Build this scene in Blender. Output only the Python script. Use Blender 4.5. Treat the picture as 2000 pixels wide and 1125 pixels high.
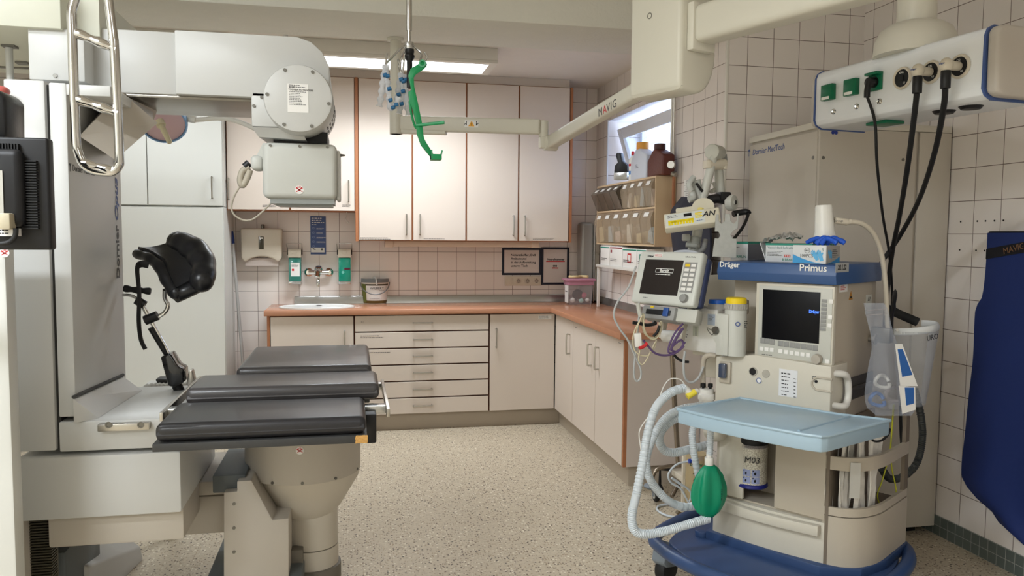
import bpy, bmesh, math, random
from mathutils import Vector as V, Matrix
SC = bpy.context.scene
COL = SC.collection
for o in list(bpy.data.objects):
    bpy.data.objects.remove(o)
random.seed(7)

# ---------------------------------------------------------------- camera
F_PX = 1520.47
YAW, PITCH, ROLL, EYE = .2028, .0674, .0078, 1.42
_w = V((math.sin(YAW)*math.cos(PITCH), math.cos(YAW)*math.cos(PITCH), -math.sin(PITCH)))
_r0 = V((math.cos(YAW), -math.sin(YAW), 0))
_u0 = _r0.cross(_w)
_r = _r0*math.cos(ROLL) + _u0*math.sin(ROLL)
_u = _r.cross(_w)
cam = bpy.data.cameras.new('camera')
camo = bpy.data.objects.new('camera', cam)
COL.objects.link(camo)
cam.sensor_width = 36
cam.lens = F_PX/2000*36
cam.clip_start = .02
camo.matrix_world = Matrix(((_r.x, _u.x, -_w.x, 0), (_r.y, _u.y, -_w.y, 0), (_r.z, _u.z, -_w.z, EYE), (0, 0, 0, 1)))
SC.camera = camo

def at(px, py, X=None, Y=None, Z=None):
    """point of the room seen at a spot of the photograph, on the plane X=, Y= or Z= it is known to lie on (metres)"""
    d = _w + _r*((px-1000)/F_PX) - _u*((py-562.5)/F_PX)
    if X is not None: t = X/d.x
    elif Y is not None: t = Y/d.y
    else: t = (Z-EYE)/d.z
    return V((d.x*t, d.y*t, EYE+d.z*t))
def atp(px, py, o, n):
    """the same on a plane through o with normal n"""
    d = _w + _r*((px-1000)/F_PX) - _u*((py-562.5)/F_PX)
    e = V((0, 0, EYE)); o = V(o); n = V(n)
    return e + d*((o-e).dot(n)/d.dot(n))

# ---------------------------------------------------------------- world, exposure
world = bpy.data.worlds.new('world'); SC.world = world
world.use_nodes = True
wn = world.node_tree.nodes['Background']
wn.inputs[0].default_value = (.62, .74, 1.0, 1)
wn.inputs[1].default_value = 8.0
SC.view_settings.view_transform = 'Standard'
SC.view_settings.look = 'None'
SC.view_settings.exposure = 0.28
SC.view_settings.gamma = 1
SC.view_settings.use_curve_mapping = False
LAMP = 1.0             # scales the wattage of all ceiling lights
LAMP_RGB = (240, 247, 253)

# ---------------------------------------------------------------- materials
def lin(c):
    return tuple(((x/255)/12.92 if x/255 <= .04045 else ((x/255+.055)/1.055)**2.4) for x in c)
MATS = {}
def mat(name, rgb, rough=.5, metal=0, var=.03, scale=12, bump=0, bscale=200, trans=0, ior=1.45, alpha=1, emit=0, coat=0, spec=.5):
    if name in MATS: return MATS[name]
    m = bpy.data.materials.new(name); m.use_nodes = True
    nt = m.node_tree; n = nt.nodes; b = n['Principled BSDF']
    c = lin(rgb)
    tc = n.new('ShaderNodeTexCoord')
    nz = n.new('ShaderNodeTexNoise'); nz.inputs['Scale'].default_value = scale; nz.inputs['Detail'].default_value = 3
    mx = n.new('ShaderNodeMixRGB')
    mx.inputs[1].default_value = (*[min(1, x*(1-var)) for x in c], 1)
    mx.inputs[2].default_value = (*[min(1, x*(1+var)) for x in c], 1)
    nt.links.new(tc.outputs['Object'], nz.inputs['Vector'])
    nt.links.new(nz.outputs['Fac'], mx.inputs[0])
    nt.links.new(mx.outputs[0], b.inputs['Base Color'])
    b.inputs['Roughness'].default_value = rough
    b.inputs['Metallic'].default_value = metal
    b.inputs['Transmission Weight'].default_value = trans
    b.inputs['IOR'].default_value = ior
    b.inputs['Alpha'].default_value = alpha
    b.inputs['Coat Weight'].default_value = coat
    b.inputs['Specular IOR Level'].default_value = spec
    if emit:
        b.inputs['Emission Color'].default_value = (*c, 1); b.inputs['Emission Strength'].default_value = emit
    if bump:
        nb = n.new('ShaderNodeTexNoise'); nb.inputs['Scale'].default_value = bscale; nb.inputs['Detail'].default_value = 4
        bp = n.new('ShaderNodeBump'); bp.inputs['Strength'].default_value = bump; bp.inputs['Distance'].default_value = .004
        nt.links.new(tc.outputs['Object'], nb.inputs['Vector'])
        nt.links.new(nb.outputs['Fac'], bp.inputs['Height']); nt.links.new(bp.outputs[0], b.inputs['Normal'])
    MATS[name] = m
    return m

def tile_mat(name, axis, u0, z0, s, tile, grout, rough=.22, var=.03, gw=.0034):
    """glazed square tiles: axis 'X' (wall faces along X, u = y) or 'Y' (u = x)"""
    m = bpy.data.materials.new(name); m.use_nodes = True
    nt = m.node_tree; n = nt.nodes; b = n['Principled BSDF']
    g = n.new('ShaderNodeNewGeometry'); sp = n.new('ShaderNodeSeparateXYZ'); nt.links.new(g.outputs['Position'], sp.inputs[0])
    cb = n.new('ShaderNodeCombineXYZ')
    def off(sock, o):
        a = n.new('ShaderNodeMath'); a.operation = 'SUBTRACT'; a.inputs[1].default_value = o
        nt.links.new(sock, a.inputs[0]); return a.outputs[0]
    nt.links.new(off(sp.outputs['Y' if axis == 'X' else 'X'], u0-20*s), cb.inputs[0])
    nt.links.new(off(sp.outputs['Z'], z0-20*s), cb.inputs[1])
    br = n.new('ShaderNodeTexBrick'); br.offset = 0; br.squash = 1
    br.inputs['Scale'].default_value = 1
    br.inputs['Brick Width'].default_value = s; br.inputs['Row Height'].default_value = s
    br.inputs['Mortar Size'].default_value = gw/2; br.inputs['Mortar Smooth'].default_value = .15
    t = lin(tile)
    br.inputs['Color1'].default_value = (*[x*(1-var) for x in t], 1)
    br.inputs['Color2'].default_value = (*[min(1, x*(1+var)) for x in t], 1)
    br.inputs['Mortar'].default_value = (*lin(grout), 1)
    nt.links.new(cb.outputs[0], br.inputs['Vector'])
    nt.links.new(br.outputs['Color'], b.inputs['Base Color'])
    bp = n.new('ShaderNodeBump'); bp.inputs['Strength'].default_value = .5; bp.inputs['Distance'].default_value = -.0015
    nt.links.new(br.outputs['Fac'], bp.inputs['Height']); nt.links.new(bp.outputs[0], b.inputs['Normal'])
    mr = n.new('ShaderNodeMapRange'); mr.inputs[3].default_value = rough; mr.inputs[4].default_value = .8
    nt.links.new(br.outputs['Fac'], mr.inputs[0]); nt.links.new(mr.outputs[0], b.inputs['Roughness'])
    return m

def floor_mat():
    m = bpy.data.materials.new('speckled_vinyl'); m.use_nodes = True
    nt = m.node_tree; n = nt.nodes; b = n['Principled BSDF']
    g = n.new('ShaderNodeNewGeometry')
    base = n.new('ShaderNodeTexNoise'); base.inputs['Scale'].default_value = 60; base.inputs['Detail'].default_value = 4
    nt.links.new(g.outputs['Position'], base.inputs['Vector'])
    r0 = n.new('ShaderNodeValToRGB'); r0.color_ramp.elements[0].position = .35; r0.color_ramp.elements[1].position = .65
    r0.color_ramp.elements[0].color = (*lin((188, 175, 153)), 1); r0.color_ramp.elements[1].color = (*lin((203, 190, 168)), 1)
    nt.links.new(base.outputs['Fac'], r0.inputs[0])
    prev = r0.outputs[0]
    # flecks: only some cells of each cell pattern carry one
    for sc, rad, share, col, seed in ((95, .36, .34, (158, 138, 112), 5.3), (70, .34, .24, (228, 220, 202), 3.7), (80, .33, .34, (104, 86, 70), 0), (55, .25, .26, (58, 47, 40), 9.1)):
        mp = n.new('ShaderNodeMapping'); mp.inputs['Location'].default_value = (seed, seed*.7, 0)
        nt.links.new(g.outputs['Position'], mp.inputs[0])
        vo = n.new('ShaderNodeTexVoronoi'); vo.inputs['Scale'].default_value = sc; vo.inputs['Randomness'].default_value = .9
        nt.links.new(mp.outputs[0], vo.inputs['Vector'])
        lt = n.new('ShaderNodeMath'); lt.operation = 'LESS_THAN'; lt.inputs[1].default_value = rad
        nt.links.new(vo.outputs['Distance'], lt.inputs[0])
        sp = n.new('ShaderNodeSeparateColor'); nt.links.new(vo.outputs['Color'], sp.inputs[0])
        l2 = n.new('ShaderNodeMath'); l2.operation = 'LESS_THAN'; l2.inputs[1].default_value = share
        nt.links.new(sp.outputs[0], l2.inputs[0])
        mu = n.new('ShaderNodeMath'); mu.operation = 'MULTIPLY'; nt.links.new(lt.outputs[0], mu.inputs[0]); nt.links.new(l2.outputs[0], mu.inputs[1])
        mx = n.new('ShaderNodeMixRGB'); mx.inputs[2].default_value = (*lin(col), 1)
        nt.links.new(mu.outputs[0], mx.inputs[0]); nt.links.new(prev, mx.inputs[1])
        prev = mx.outputs[0]
    nt.links.new(prev, b.inputs['Base Color'])
    b.inputs['Roughness'].default_value = .45
    return m

# ---------------------------------------------------------------- mesh building
class MB:
    """collects solids into ONE mesh"""
    def __init__(s, M=None):
        s.bm = bmesh.new(); s.M = M or Matrix()
    def merge(s, t, M=None):
        T = s.M @ M if M is not None else s.M
        mp = {v: s.bm.verts.new(T @ v.co) for v in t.verts}
        for f in t.faces:
            try: s.bm.faces.new([mp[v] for v in f.verts])
            except ValueError: pass
        t.free(); return s
    def box(s, x0, x1, y0, y1, z0, z1, bev=0, seg=2, M=None):
        t = bmesh.new(); bmesh.ops.create_cube(t, size=1)
        x0, x1 = min(x0, x1), max(x0, x1); y0, y1 = min(y0, y1), max(y0, y1); z0, z1 = min(z0, z1), max(z0, z1)
        for v in t.verts:
            v.co = V(((x0+x1)/2+v.co.x*(x1-x0), (y0+y1)/2+v.co.y*(y1-y0), (z0+z1)/2+v.co.z*(z1-z0)))
        if bev:
            bev = min(bev, .49*min(x1-x0, y1-y0, z1-z0))
            bmesh.ops.bevel(t, geom=t.edges[:], offset=bev, segments=seg, profile=.5, affect='EDGES')
        return s.merge(t, M)
    def obox(s, c, a, b, n, w, h, d, bev=0, seg=2):
        """box centred at c, width w along a, height h along b, thickness d along n"""
        a, b, n = V(a).normalized(), V(b).normalized(), V(n).normalized(); c = V(c)
        M = Matrix(((a.x, b.x, n.x, c.x), (a.y, b.y, n.y, c.y), (a.z, b.z, n.z, c.z), (0, 0, 0, 1)))
        return s.box(-w/2, w/2, -h/2, h/2, -d/2, d/2, bev, seg, M)
    def prism(s, pts, axis, a0, a1, bev=0, seg=2, M=None, only=None):
        """polygon pts extruded along axis ('X': pts=(y,z), 'Y': (x,z), 'Z': (x,y))"""
        f = {'X': lambda p, a: V((a, p[0], p[1])), 'Y': lambda p, a: V((p[0], a, p[1])), 'Z': lambda p, a: V((p[0], p[1], a))}[axis]
        t = bmesh.new()
        A = [t.verts.new(f(p, a0)) for p in pts]; B = [t.verts.new(f(p, a1)) for p in pts]
        k = len(pts)
        t.faces.new(A); t.faces.new(B[::-1])
        for i in range(k): t.faces.new((A[i], B[i], B[(i+1) % k], A[(i+1) % k]))
        bmesh.ops.recalc_face_normals(t, faces=t.faces[:])
        if bev: bmesh.ops.bevel(t, geom=t.edges[:], offset=bev, segments=seg, profile=.5, affect='EDGES')
        return s.merge(t, M)
    def hexa(s, p, bev=0, seg=2):
        """eight corners: bottom ring of four, then top ring of four"""
        t = bmesh.new(); q = [t.verts.new(V(x)) for x in p]
        for f in ((0, 1, 2, 3), (4, 5, 6, 7), (0, 1, 5, 4), (1, 2, 6, 5), (2, 3, 7, 6), (3, 0, 4, 7)): t.faces.new([q[i] for i in f])
        bmesh.ops.recalc_face_normals(t, faces=t.faces[:])
        if bev: bmesh.ops.bevel(t, geom=t.edges[:], offset=bev, segments=seg, profile=.5, affect='EDGES')
        return s.merge(t)
    def tube(s, pts, r, n=10, k=6, closed=False, cap=True, flat=None):
        P = path(pts, k, closed); m = len(P)
        R = r if callable(r) else (lambda u: r)
        t = bmesh.new(); rings = []
        tan = [(P[(i+1) % m]-P[i-1]) if closed else (P[min(i+1, m-1)]-P[max(i-1, 0)]) for i in range(m)]
        up = V((0, 0, 1)) if abs(tan[0].normalized().z) < .9 else V((1, 0, 0))
        N = (up - tan[0].normalized()*up.dot(tan[0].normalized())).normalized()
        L = 0
        for i in range(m):
            T = tan[i].normalized()
            if T.length == 0: T = V((0, 0, 1))
            N = (N - T*N.dot(T)).normalized(); B = T.cross(N)
            if i: L += (P[i]-P[i-1]).length
            rr = R(L)
            rings.append([t.verts.new(P[i] + (N*math.cos(2*math.pi*j/n) + B*math.sin(2*math.pi*j/n)*(flat or 1))*rr) for j in range(n)])
        for i in range(m if closed else m-1):
            a, b = rings[i], rings[(i+1) % m]
            for j in range(n): t.faces.new((a[j], a[(j+1) % n], b[(j+1) % n], b[j]))
        if cap and not closed: t.faces.new(rings[0][::-1]); t.faces.new(rings[-1])
        bmesh.ops.recalc_face_normals(t, faces=t.faces[:])
        return s.merge(t)
    def cyl(s, a, b, r, n=20, r2=None, bev=0):
        a, b = V(a), V(b); d = b-a
        t = bmesh.new()
        bmesh.ops.create_cone(t, cap_ends=True, segments=n, radius1=r, radius2=r if r2 is None else r2, depth=d.length)
        if bev:
            ed = [e for e in t.edges if any(len(f.verts) > 4 for f in e.link_faces)]
            bmesh.ops.bevel(t, geom=ed, offset=bev, segments=2, profile=.5, affect='EDGES')
        M = Matrix.Translation((a+b)/2) @ d.to_track_quat('Z', 'Y').to_matrix().to_4x4()
        return s.merge(t, M)
    def lathe(s, prof, o, axis=(0, 0, 1), n=28, sx=1, sy=1):
        """(radius, height) profile turned about axis through o"""
        t = bmesh.new(); rings = []
        for r, h in prof:
            if r < 1e-6: rings.append([t.verts.new((0, 0, h))])
            else: rings.append([t.verts.new((r*sx*math.cos(2*math.pi*j/n), r*sy*math.sin(2*math.pi*j/n), h)) for j in range(n)])
        for a, b in zip(rings, rings[1:]):
            for j in range(n):
                q = [a[j % len(a)], a[(j+1) % len(a)], b[(j+1) % len(b)], b[j % len(b)]]
                q = list(dict.fromkeys(q))
                if len(q) > 2: t.faces.new(q)
        if tuple(prof[0]) != tuple(prof[-1]):
            if len(rings[0]) > 2: t.faces.new(rings[0][::-1])
            if len(rings[-1]) > 2: t.faces.new(rings[-1])
        else: bmesh.ops.remove_doubles(t, verts=t.verts[:], dist=1e-5)
        bmesh.ops.recalc_face_normals(t, faces=t.faces[:])
        M = Matrix.Translation(V(o)) @ V(axis).to_track_quat('Z', 'Y').to_matrix().to_4x4()
        return s.merge(t, M)
    def ball(s, c, rx, ry=None, rz=None, n=16, M=None):
        t = bmesh.new(); bmesh.ops.create_uvsphere(t, u_segments=n, v_segments=max(6, n//2), radius=1)
        S = Matrix.Translation(V(c)) @ (M or Matrix()) @ Matrix.Diagonal((rx, ry or rx, rz or rx, 1))
        return s.merge(t, S)
    def grid(s, fn, nu, nv, thick=0):
        """sheet fn(u,v) for u,v in 0..1, given a thickness"""
        t = bmesh.new(); g = [[t.verts.new(V(fn(i/nu, j/nv))) for j in range(nv+1)] for i in range(nu+1)]
        for i in range(nu):
            for j in range(nv): t.faces.new((g[i][j], g[i+1][j], g[i+1][j+1], g[i][j+1]))
        if thick:
            t.normal_update()
            bmesh.ops.solidify(t, geom=t.faces[:], thickness=thick)
        return s.merge(t)
    def build(s, name, m, parent=None, sharp=38, **props):
        bmesh.ops.recalc_face_normals(s.bm, faces=s.bm.faces[:])
        me = bpy.data.meshes.new(name)
        off = world_loc(parent) if parent else V((0, 0, 0))
        if off.length: bmesh.ops.translate(s.bm, verts=s.bm.verts[:], vec=-off)
        s.bm.to_mesh(me); s.bm.free()
        for p in me.polygons: p.use_smooth = True
        me.set_sharp_from_angle(angle=math.radians(sharp))
        me.materials.append(m)
        o = bpy.data.objects.new(name, me); COL.objects.link(o)
        if parent: o.parent = parent
        for k, v in props.items(): o[k] = v
        return o

def world_loc(o):
    l = V((0, 0, 0))
    while o: l = l + o.location; o = o.parent
    return l
def path(pts, k, closed=False):
    pts = [V(p) for p in pts]
    if k <= 1 or len(pts) < 3: return pts
    out = []; m = len(pts)
    for i in range(m if closed else m-1):
        g = (lambda j: pts[j % m]) if closed else (lambda j: pts[max(0, min(m-1, j))])
        p0, p1, p2, p3 = g(i-1), g(i), g(i+1), g(i+2)
        for q in range(k):
            u = q/k
            out.append(.5*((2*p1)+(p2-p0)*u+(2*p0-5*p1+4*p2-p3)*u*u+(3*p1-p0-3*p2+p3)*u*u*u))
    if not closed: out.append(pts[-1])
    return out
def thing(name, loc, label, cat, group=None):
    o = bpy.data.objects.new(name, None); COL.objects.link(o)
    o.empty_display_size = .1; o.location = V(loc); o['label'] = label; o['category'] = cat
    if group: o['group'] = group
    return o
def tag(o, label, cat, group=None):
    o['label'] = label; o['category'] = cat
    if group: o['group'] = group
    return o
def struct(o):
    o['kind'] = 'structure'; return o
_fonts = {}
def text(s, pos, right, up, size, m, parent, name='lettering', align='CENTER', shear=0, bold=0, sx=1, ext=.0004):
    """flat lettering as a mesh"""
    cu = bpy.data.curves.new(name, 'FONT'); cu.body = s; cu.size = size; cu.align_x = align; cu.align_y = 'CENTER'
    cu.extrude = ext; cu.shear = shear; cu.offset = bold; cu.resolution_u = 2
    o = bpy.data.objects.new(name, cu); COL.objects.link(o)
    dg = bpy.context.evaluated_depsgraph_get()
    me = bpy.data.meshes.new_from_object(o.evaluated_get(dg))
    bpy.data.objects.remove(o); bpy.data.curves.remove(cu)
    r, u = V(right).normalized(), V(up).normalized(); n = r.cross(u)
    off = world_loc(parent) if parent else V((0, 0, 0)); p = V(pos)-off
    me.transform(Matrix(((r.x*sx, u.x, n.x, p.x), (r.y*sx, u.y, n.y, p.y), (r.z*sx, u.z, n.z, p.z), (0, 0, 0, 1))))
    me.materials.clear(); me.materials.append(m); me.name = name
    o = bpy.data.objects.new(name, me); COL.objects.link(o)
    if parent: o.parent = parent
    return o
def join_text(objs):
    """several lines of lettering on one thing as one mesh"""
    bm = bmesh.new()
    for o in objs: bm.from_mesh(o.data)
    o = objs[0]; bm.to_mesh(o.data); bm.free()
    for q in objs[1:]: bpy.data.objects.remove(q)
    return o
def lines(rows, pos, right, up, size, m, parent, lead=1.35, name='lettering', align='LEFT', **kw):
    u = V(up).normalized()
    return join_text([text(r, V(pos)-u*(i*size*lead), right, up, size, m, parent, name, align, **kw) for i, r in enumerate(rows) if r])
def fine(n, pos, right, up, w, size, m, parent, name='fine_print', seed=0):
    """print too small to read: rows of short strokes"""
    rnd = random.Random(seed); mb = MB(); r, u = V(right).normalized(), V(up).normalized(); nn = r.cross(u); p = V(pos)
    for i in range(n):
        x = 0; wl = w*rnd.uniform(.55, 1)
        while x < wl:
            l = min(rnd.uniform(.6, 2.2)*size, wl-x+size*.3)
            mb.obox(p + r*(x+l/2) - u*(i*size*1.6), r, u, nn, l, size*.55, .0004); x += l+size*.45
    return mb.build(name, m, parent)
X, Y, Z = V((1, 0, 0)), V((0, 1, 0)), V((0, 0, 1))

# ================================================================ the room
YB, XA, YP, XB, CE = 6.12, 1.95, 3.877, 2.75, 2.605
WARM = (236, 228, 222)
s_b = .1507
o_b = at(702, 491.4, Y=YB); o_a = at(1377.2, 193.4, X=XA); o_c = at(1457.4, 129.7, Y=YP); o_d = at(1909.4, 260.5, X=XB)
T_back = tile_mat('tiles_back', 'Y', o_b.x, o_b.z, s_b, WARM, (128, 112, 104))
T_pier = tile_mat('tiles_window_wall', 'X', o_a.y, o_a.z, .15, WARM, (128, 112, 104))
T_pfront = tile_mat('tiles_pier_front', 'Y', o_c.x, o_c.z, .15, WARM, (116, 100, 92))
T_right = tile_mat('tiles_right', 'X', o_d.y, o_d.z, .15, WARM, (116, 100, 92))
T_base = tile_mat('tiles_skirting', 'X', at(1839, 1010, X=XB).y, .095, .0475, (92, 100, 96), (150, 152, 146), rough=.4)
plaster = mat('plaster', (226, 219, 210), .9, bump=.25, bscale=90)
plaster_cool = mat('plaster_beam', (224, 222, 212), .9, bump=.5, bscale=70)

f = MB(); f.box(-3.6, XB+.3, -2.6, YB+.3, -.1, 0)
struct(f.build('floor', floor_mat()))
w = MB(); w.box(-3.6, XB, YB, YB+.2, 0, 3.1); struct(w.build('wall_back', T_back))
w = MB(); w.box(-3.4, -3.2, -2.6, YB, 0, 3.1); struct(w.build('wall_left', mat('wall_paint', (222, 218, 206), .8)))
w = MB(); w.box(-3.4, XB+.2, -2.8, -2.6, 0, 3.1); struct(w.build('wall_front', MATS['wall_paint']))
# window wall with its opening, pier, right wall
wy0, wy1, wz0, wz1 = 4.55, 5.84, 1.72, 2.315
w = MB()
w.box(XA, XA+.30, wy1, YB, 0, CE); w.box(XA, XA+.30, YP, wy0, 0, 3.1)
w.box(XA, XA+.30, wy0, wy1, 0, wz0); w.box(XA, XA+.30, wy0, wy1, wz1, CE)
struct(w.build('wall_window_side', T_pier))
w = MB(); w.box(XA-.008, XB+.2, YP-.012, YP, 0, 3.1); struct(w.build('wall_pier', T_pfront))
w = MB(); w.box(XB, XB+.2, -2.6, YP, .0, 3.1); struct(w.build('wall_right', T_right))
w = MB(); w.box(XB-.006, XB, -2.6, YP-.02, 0, .095); struct(w.build('baseboard_right', T_base))
w = MB(); w.box(XA-.012, XA+.004, YP-.016, YP-.001, .9, CE, .004); struct(w.build('trim_1', mat('tile_trim_white', (228, 224, 216), .4)))
# drilled holes on the right wall
h = MB()
for px, py in ((1876.5, 433), (1909, 432), (1925, 431.5), (1942.5, 431), (1960, 430.5), (1874.5, 488), (1906.5, 489), (1923, 489.5)):
    p = at(px, py, X=XB-.0008); h.cyl(p, p+V((-.0012, 0, 0)), .0042, 10)
struct(h.build('trim_2', mat('drill_hole', (35, 30, 28), .9)))
# ceilings and beam
c = MB(); c.box(-3.4, XB+.2, 4.32, YB+.2, CE, CE+.2); struct(c.build('ceiling', plaster))
c = MB(); c.box(-3.4, XB+.2, -2.8, 3.9, 3.02, 3.2); struct(c.build('ceiling_main', plaster))
c = MB(); c.box(-3.4, XA-.001, 3.84, 4.36, 2.47, 3.1, .008)
struct(c.build('ceiling_beam', plaster_cool))
# window: reveal board, tilted sash with pane
m_frame = mat('window_white', (226, 228, 232), .35)
w = MB()
xo = XA+.27
w.box(xo, xo+.06, wy0, wy0+.05, wz0, wz1); w.box(xo, xo+.06, wy1-.05, wy1, wz0, wz1)
w.box(xo, xo+.06, wy0+.05, wy1-.05, wz0, wz0+.05); w.box(xo, xo+.06, wy0+.05, wy1-.05, wz1-.05, wz1)
win = struct(w.build('window_1', m_frame))
tl = Matrix.Translation((xo-.02, 0, wz0+.06)) @ Matrix.Rotation(math.radians(-17), 4, 'Y')
w = MB(tl)
h_ = wz1-wz0-.1
for a in ((wy0+.06, wy0+.14, 0, h_), (wy1-.14, wy1-.06, 0, h_), (wy0+.14, wy1-.14, 0, .08), (wy0+.14, wy1-.14, h_-.08, h_)):
    w.box(-.055, .0, *a, .006)
sash = w.build('sash', m_frame, win)
w = MB(tl); w.box(-.032, -.024, wy0+.13, wy1-.13, .07, h_-.07)
w.build('pane', mat('window_glass', (235, 242, 250), .02, trans=1, var=0), sash)
w = MB(); w.box(XA+.0, XA+.295, wy0+.001, wy1-.001, wz1-.006, wz1-.0005); struct(w.build('trim_3', m_frame))
w = MB(); w.box(XA-.006, XA+.002, wy1-.02, wy1+.004, wz0, wz1); struct(w.build('trim_4', m_frame))
# facade across the light well
w = MB(); w.box(4.4, 4.6, 2.5, 9, 0, 2.62)
for k in range(14): w.box(4.36, 4.4, 2.6+k*.45, 2.68+k*.45, 0, 2.62)
struct(w.build('wall_outside', mat('facade_grey', (196, 204, 214), .8)))

# ================================================================ ceiling lamps
m_lamp = mat('lamp_housing', (226, 222, 212), .5)
def lamp(x0, x1, y0, y1, z, label, watts, h=.075, spread=150, glow=6):
    t = thing('ceiling_light', ((x0+x1)/2, (y0+y1)/2, z), label, 'ceiling light')
    b = MB(); b.box(x0, x1, y0, y1, z-h+.012, z, .004)
    b.build('housing', m_lamp, t)
    b = MB()
    fr = .05
    for a in ((x0, x1, y0, y0+fr), (x0, x1, y1-fr, y1), (x0, x0+fr, y0+fr, y1-fr), (x1-fr, x1, y0+fr, y1-fr)): b.box(*a, z-h-.006, z-h+.012)
    b.build('frame', m_lamp, t)
    b = MB(); b.box(x0+fr, x1-fr, y0+fr, y1-fr, z-h, z-h+.01)
    b.build('diffuser', mat('lamp_diffuser', LAMP_RGB, .5, emit=glow, var=0), t)
    l = bpy.data.lights.new('lamp_tube', 'AREA'); l.shape = 'RECTANGLE'; l.size = x1-x0-2*fr; l.size_y = y1-y0-2*fr
    l.energy = watts*LAMP; l.color = lin(LAMP_RGB); l.spread = math.radians(spread)
    o = bpy.data.objects.new('lamp_tube', l); COL.objects.link(o); o.parent = t; o.location = (0, 0, -h-.002)
    return t
lamp(-.33, .915, 4.95, 5.33, CE, 'white surface ceiling light glowing above the wall cupboards', 20, .09, 145)
lamp(-1.95, -.70, 4.95, 5.33, CE, 'white surface ceiling light hidden behind the machine arm', 2.5, .09, 145)
lamp(-2.5, -1.25, 1.75, 2.13, 3.02, 'bright ceiling light out of view over the left side of the room', 14, spread=175)
lamp(-2.3, -1.05, .55, .93, 3.02, 'bright ceiling light out of view above and left of the photographer', 72, spread=175)
lamp(-3.0, -1.75, -1.3, -.92, 3.02, 'bright ceiling light out of view behind the photographer', 66, spread=175)
lamp(.5, 1.75, -1.3, -.92, 3.02, 'added fill light out of view to the right behind the photographer', 9, spread=170)  # added fill lamp, brightens the right side of the anaesthesia machine

# ================================================================ fitted cupboards
m_door = mat('cupboard_cream', (216, 203, 191), .42, var=.012, scale=3)
m_doorw = mat('cupboard_white', (214, 214, 208), .42, var=.01, scale=3)
m_carc = mat('cupboard_edge_beech', (168, 110, 74), .5, var=.12, scale=25)
m_gap = mat('cupboard_gap_brown', (84, 44, 28), .6)
m_steel = mat('brushed_steel', (186, 182, 174), .3, 1)
m_chrome = mat('chrome', (225, 225, 222), .08, 1)
m_ink = mat('print_dark', (70, 66, 68), .7)
m_inkb = mat('print_black', (28, 28, 32), .7)
m_lab = mat('label_white', (236, 234, 230), .5)
m_alu = mat('aluminium_strip', (196, 196, 194), .25, .9)

def handle_v(parent, x, y, z0, z1, nrm=(0, -1, 0), r=.0055, out=.028):
    n = V(nrm); p0, p1 = V((x, y, z0)), V((x, y, z1)); e = V((0, 0, .008))
    b = MB(); b.tube([p0, p0+n*out*.75, p0+n*out+e, p1+n*out-e, p1+n*out*.75, p1], r, 8, 4)
    return b.build('handle', m_steel, parent)
def handle_h(parent, x0, x1, y, z, r=.0055, out=.028):
    n = V((0, -1, 0)); p0, p1 = V((x0, y, z)), V((x1, y, z)); e = V((.008, 0, 0))
    b = MB(); b.tube([p0, p0+n*out*.75, p0+n*out+e, p1+n*out-e, p1+n*out*.75, p1], r, 8, 4)
    return b.build('handle', m_steel, parent)
G = .006
YF = 5.605
ZB0, ZB1 = .121, .846
def door_y(parent, x0, x1, z0, z1, y, m=None, gl=G, gr=G, gt=G, gb=.002):
    b = MB(); b.box(x0+gl, x1-gr, y, y+.019, z0+gb, z1-gt, .0015, 1)
    return b.build('door', m or m_door, parent)
# --- base units on the back wall
def carcass(parent, x0, x1, y0, y1, z0, z1):
    b = MB(); b.box(x0, x1, y0, y1, z0, z1); return b.build('carcass', m_gap, parent)
xs = [-.582, .012, .985, 1.487]
u = thing('base_cabinet', (-.28, 5.85, ZB0), 'cream base cabinet with one door below the washbasin', 'cabinet')
carcass(u, xs[0]+.018, xs[1], YF+.02, YB-.03, ZB0, ZB1)
b = MB(); b.box(xs[0], xs[0]+.018, YF, YB-.03, .02, ZB1); b.build('side_panel', m_carc, u)
d = door_y(u, xs[0]+.018, xs[1], ZB0, ZB1, YF); handle_v(d, -.055, YF, .60, .735)
u = thing('drawer_cabinet', (.5, 5.85, ZB0), 'wide cream base cabinet with six drawers', 'cabinet')
carcass(u, xs[1], xs[2], YF+.02, YB-.03, ZB0, ZB1)
dh = (ZB1-ZB0)/6
for i in range(6):
    z1 = ZB1-i*dh; z0 = z1-dh
    b = MB(); b.box(xs[1]+G, xs[2]-G, YF, YF+.019, z0+.004, z1-.006, .0015, 1)
    d = b.build('drawer', m_door, u)
    handle_h(d, .43, .562, YF, (z0+z1)/2+.002)
    if i == 0: fine(1, (.06, YF-.0006, z1-.048), X, Z, .022, .007, m_ink, d, seed=3)
    if i in (1, 2): fine(2 if i == 1 else 1, (.055, YF-.0006, z1-.028), X, Z, .21, .007, m_ink, d, seed=i)
u = thing('base_cabinet', (1.23, 5.85, ZB0), 'cream base cabinet with one door in the corner right of the drawers', 'cabinet')
carcass(u, xs[2], xs[3]-.002, YF+.02, YB-.03, ZB0, ZB1)
d = door_y(u, xs[2], xs[3], ZB0, ZB1, YF); handle_v(d, 1.035, YF, .60, .735)
b = MB(); b.box(1.355, 1.455, YF-.0006, YF, .80, .826); b.build('label', m_lab, d)
fine(3, (1.36, YF-.0012, .822), X, Z, .08, .0042, m_ink, d, seed=5)
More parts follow.
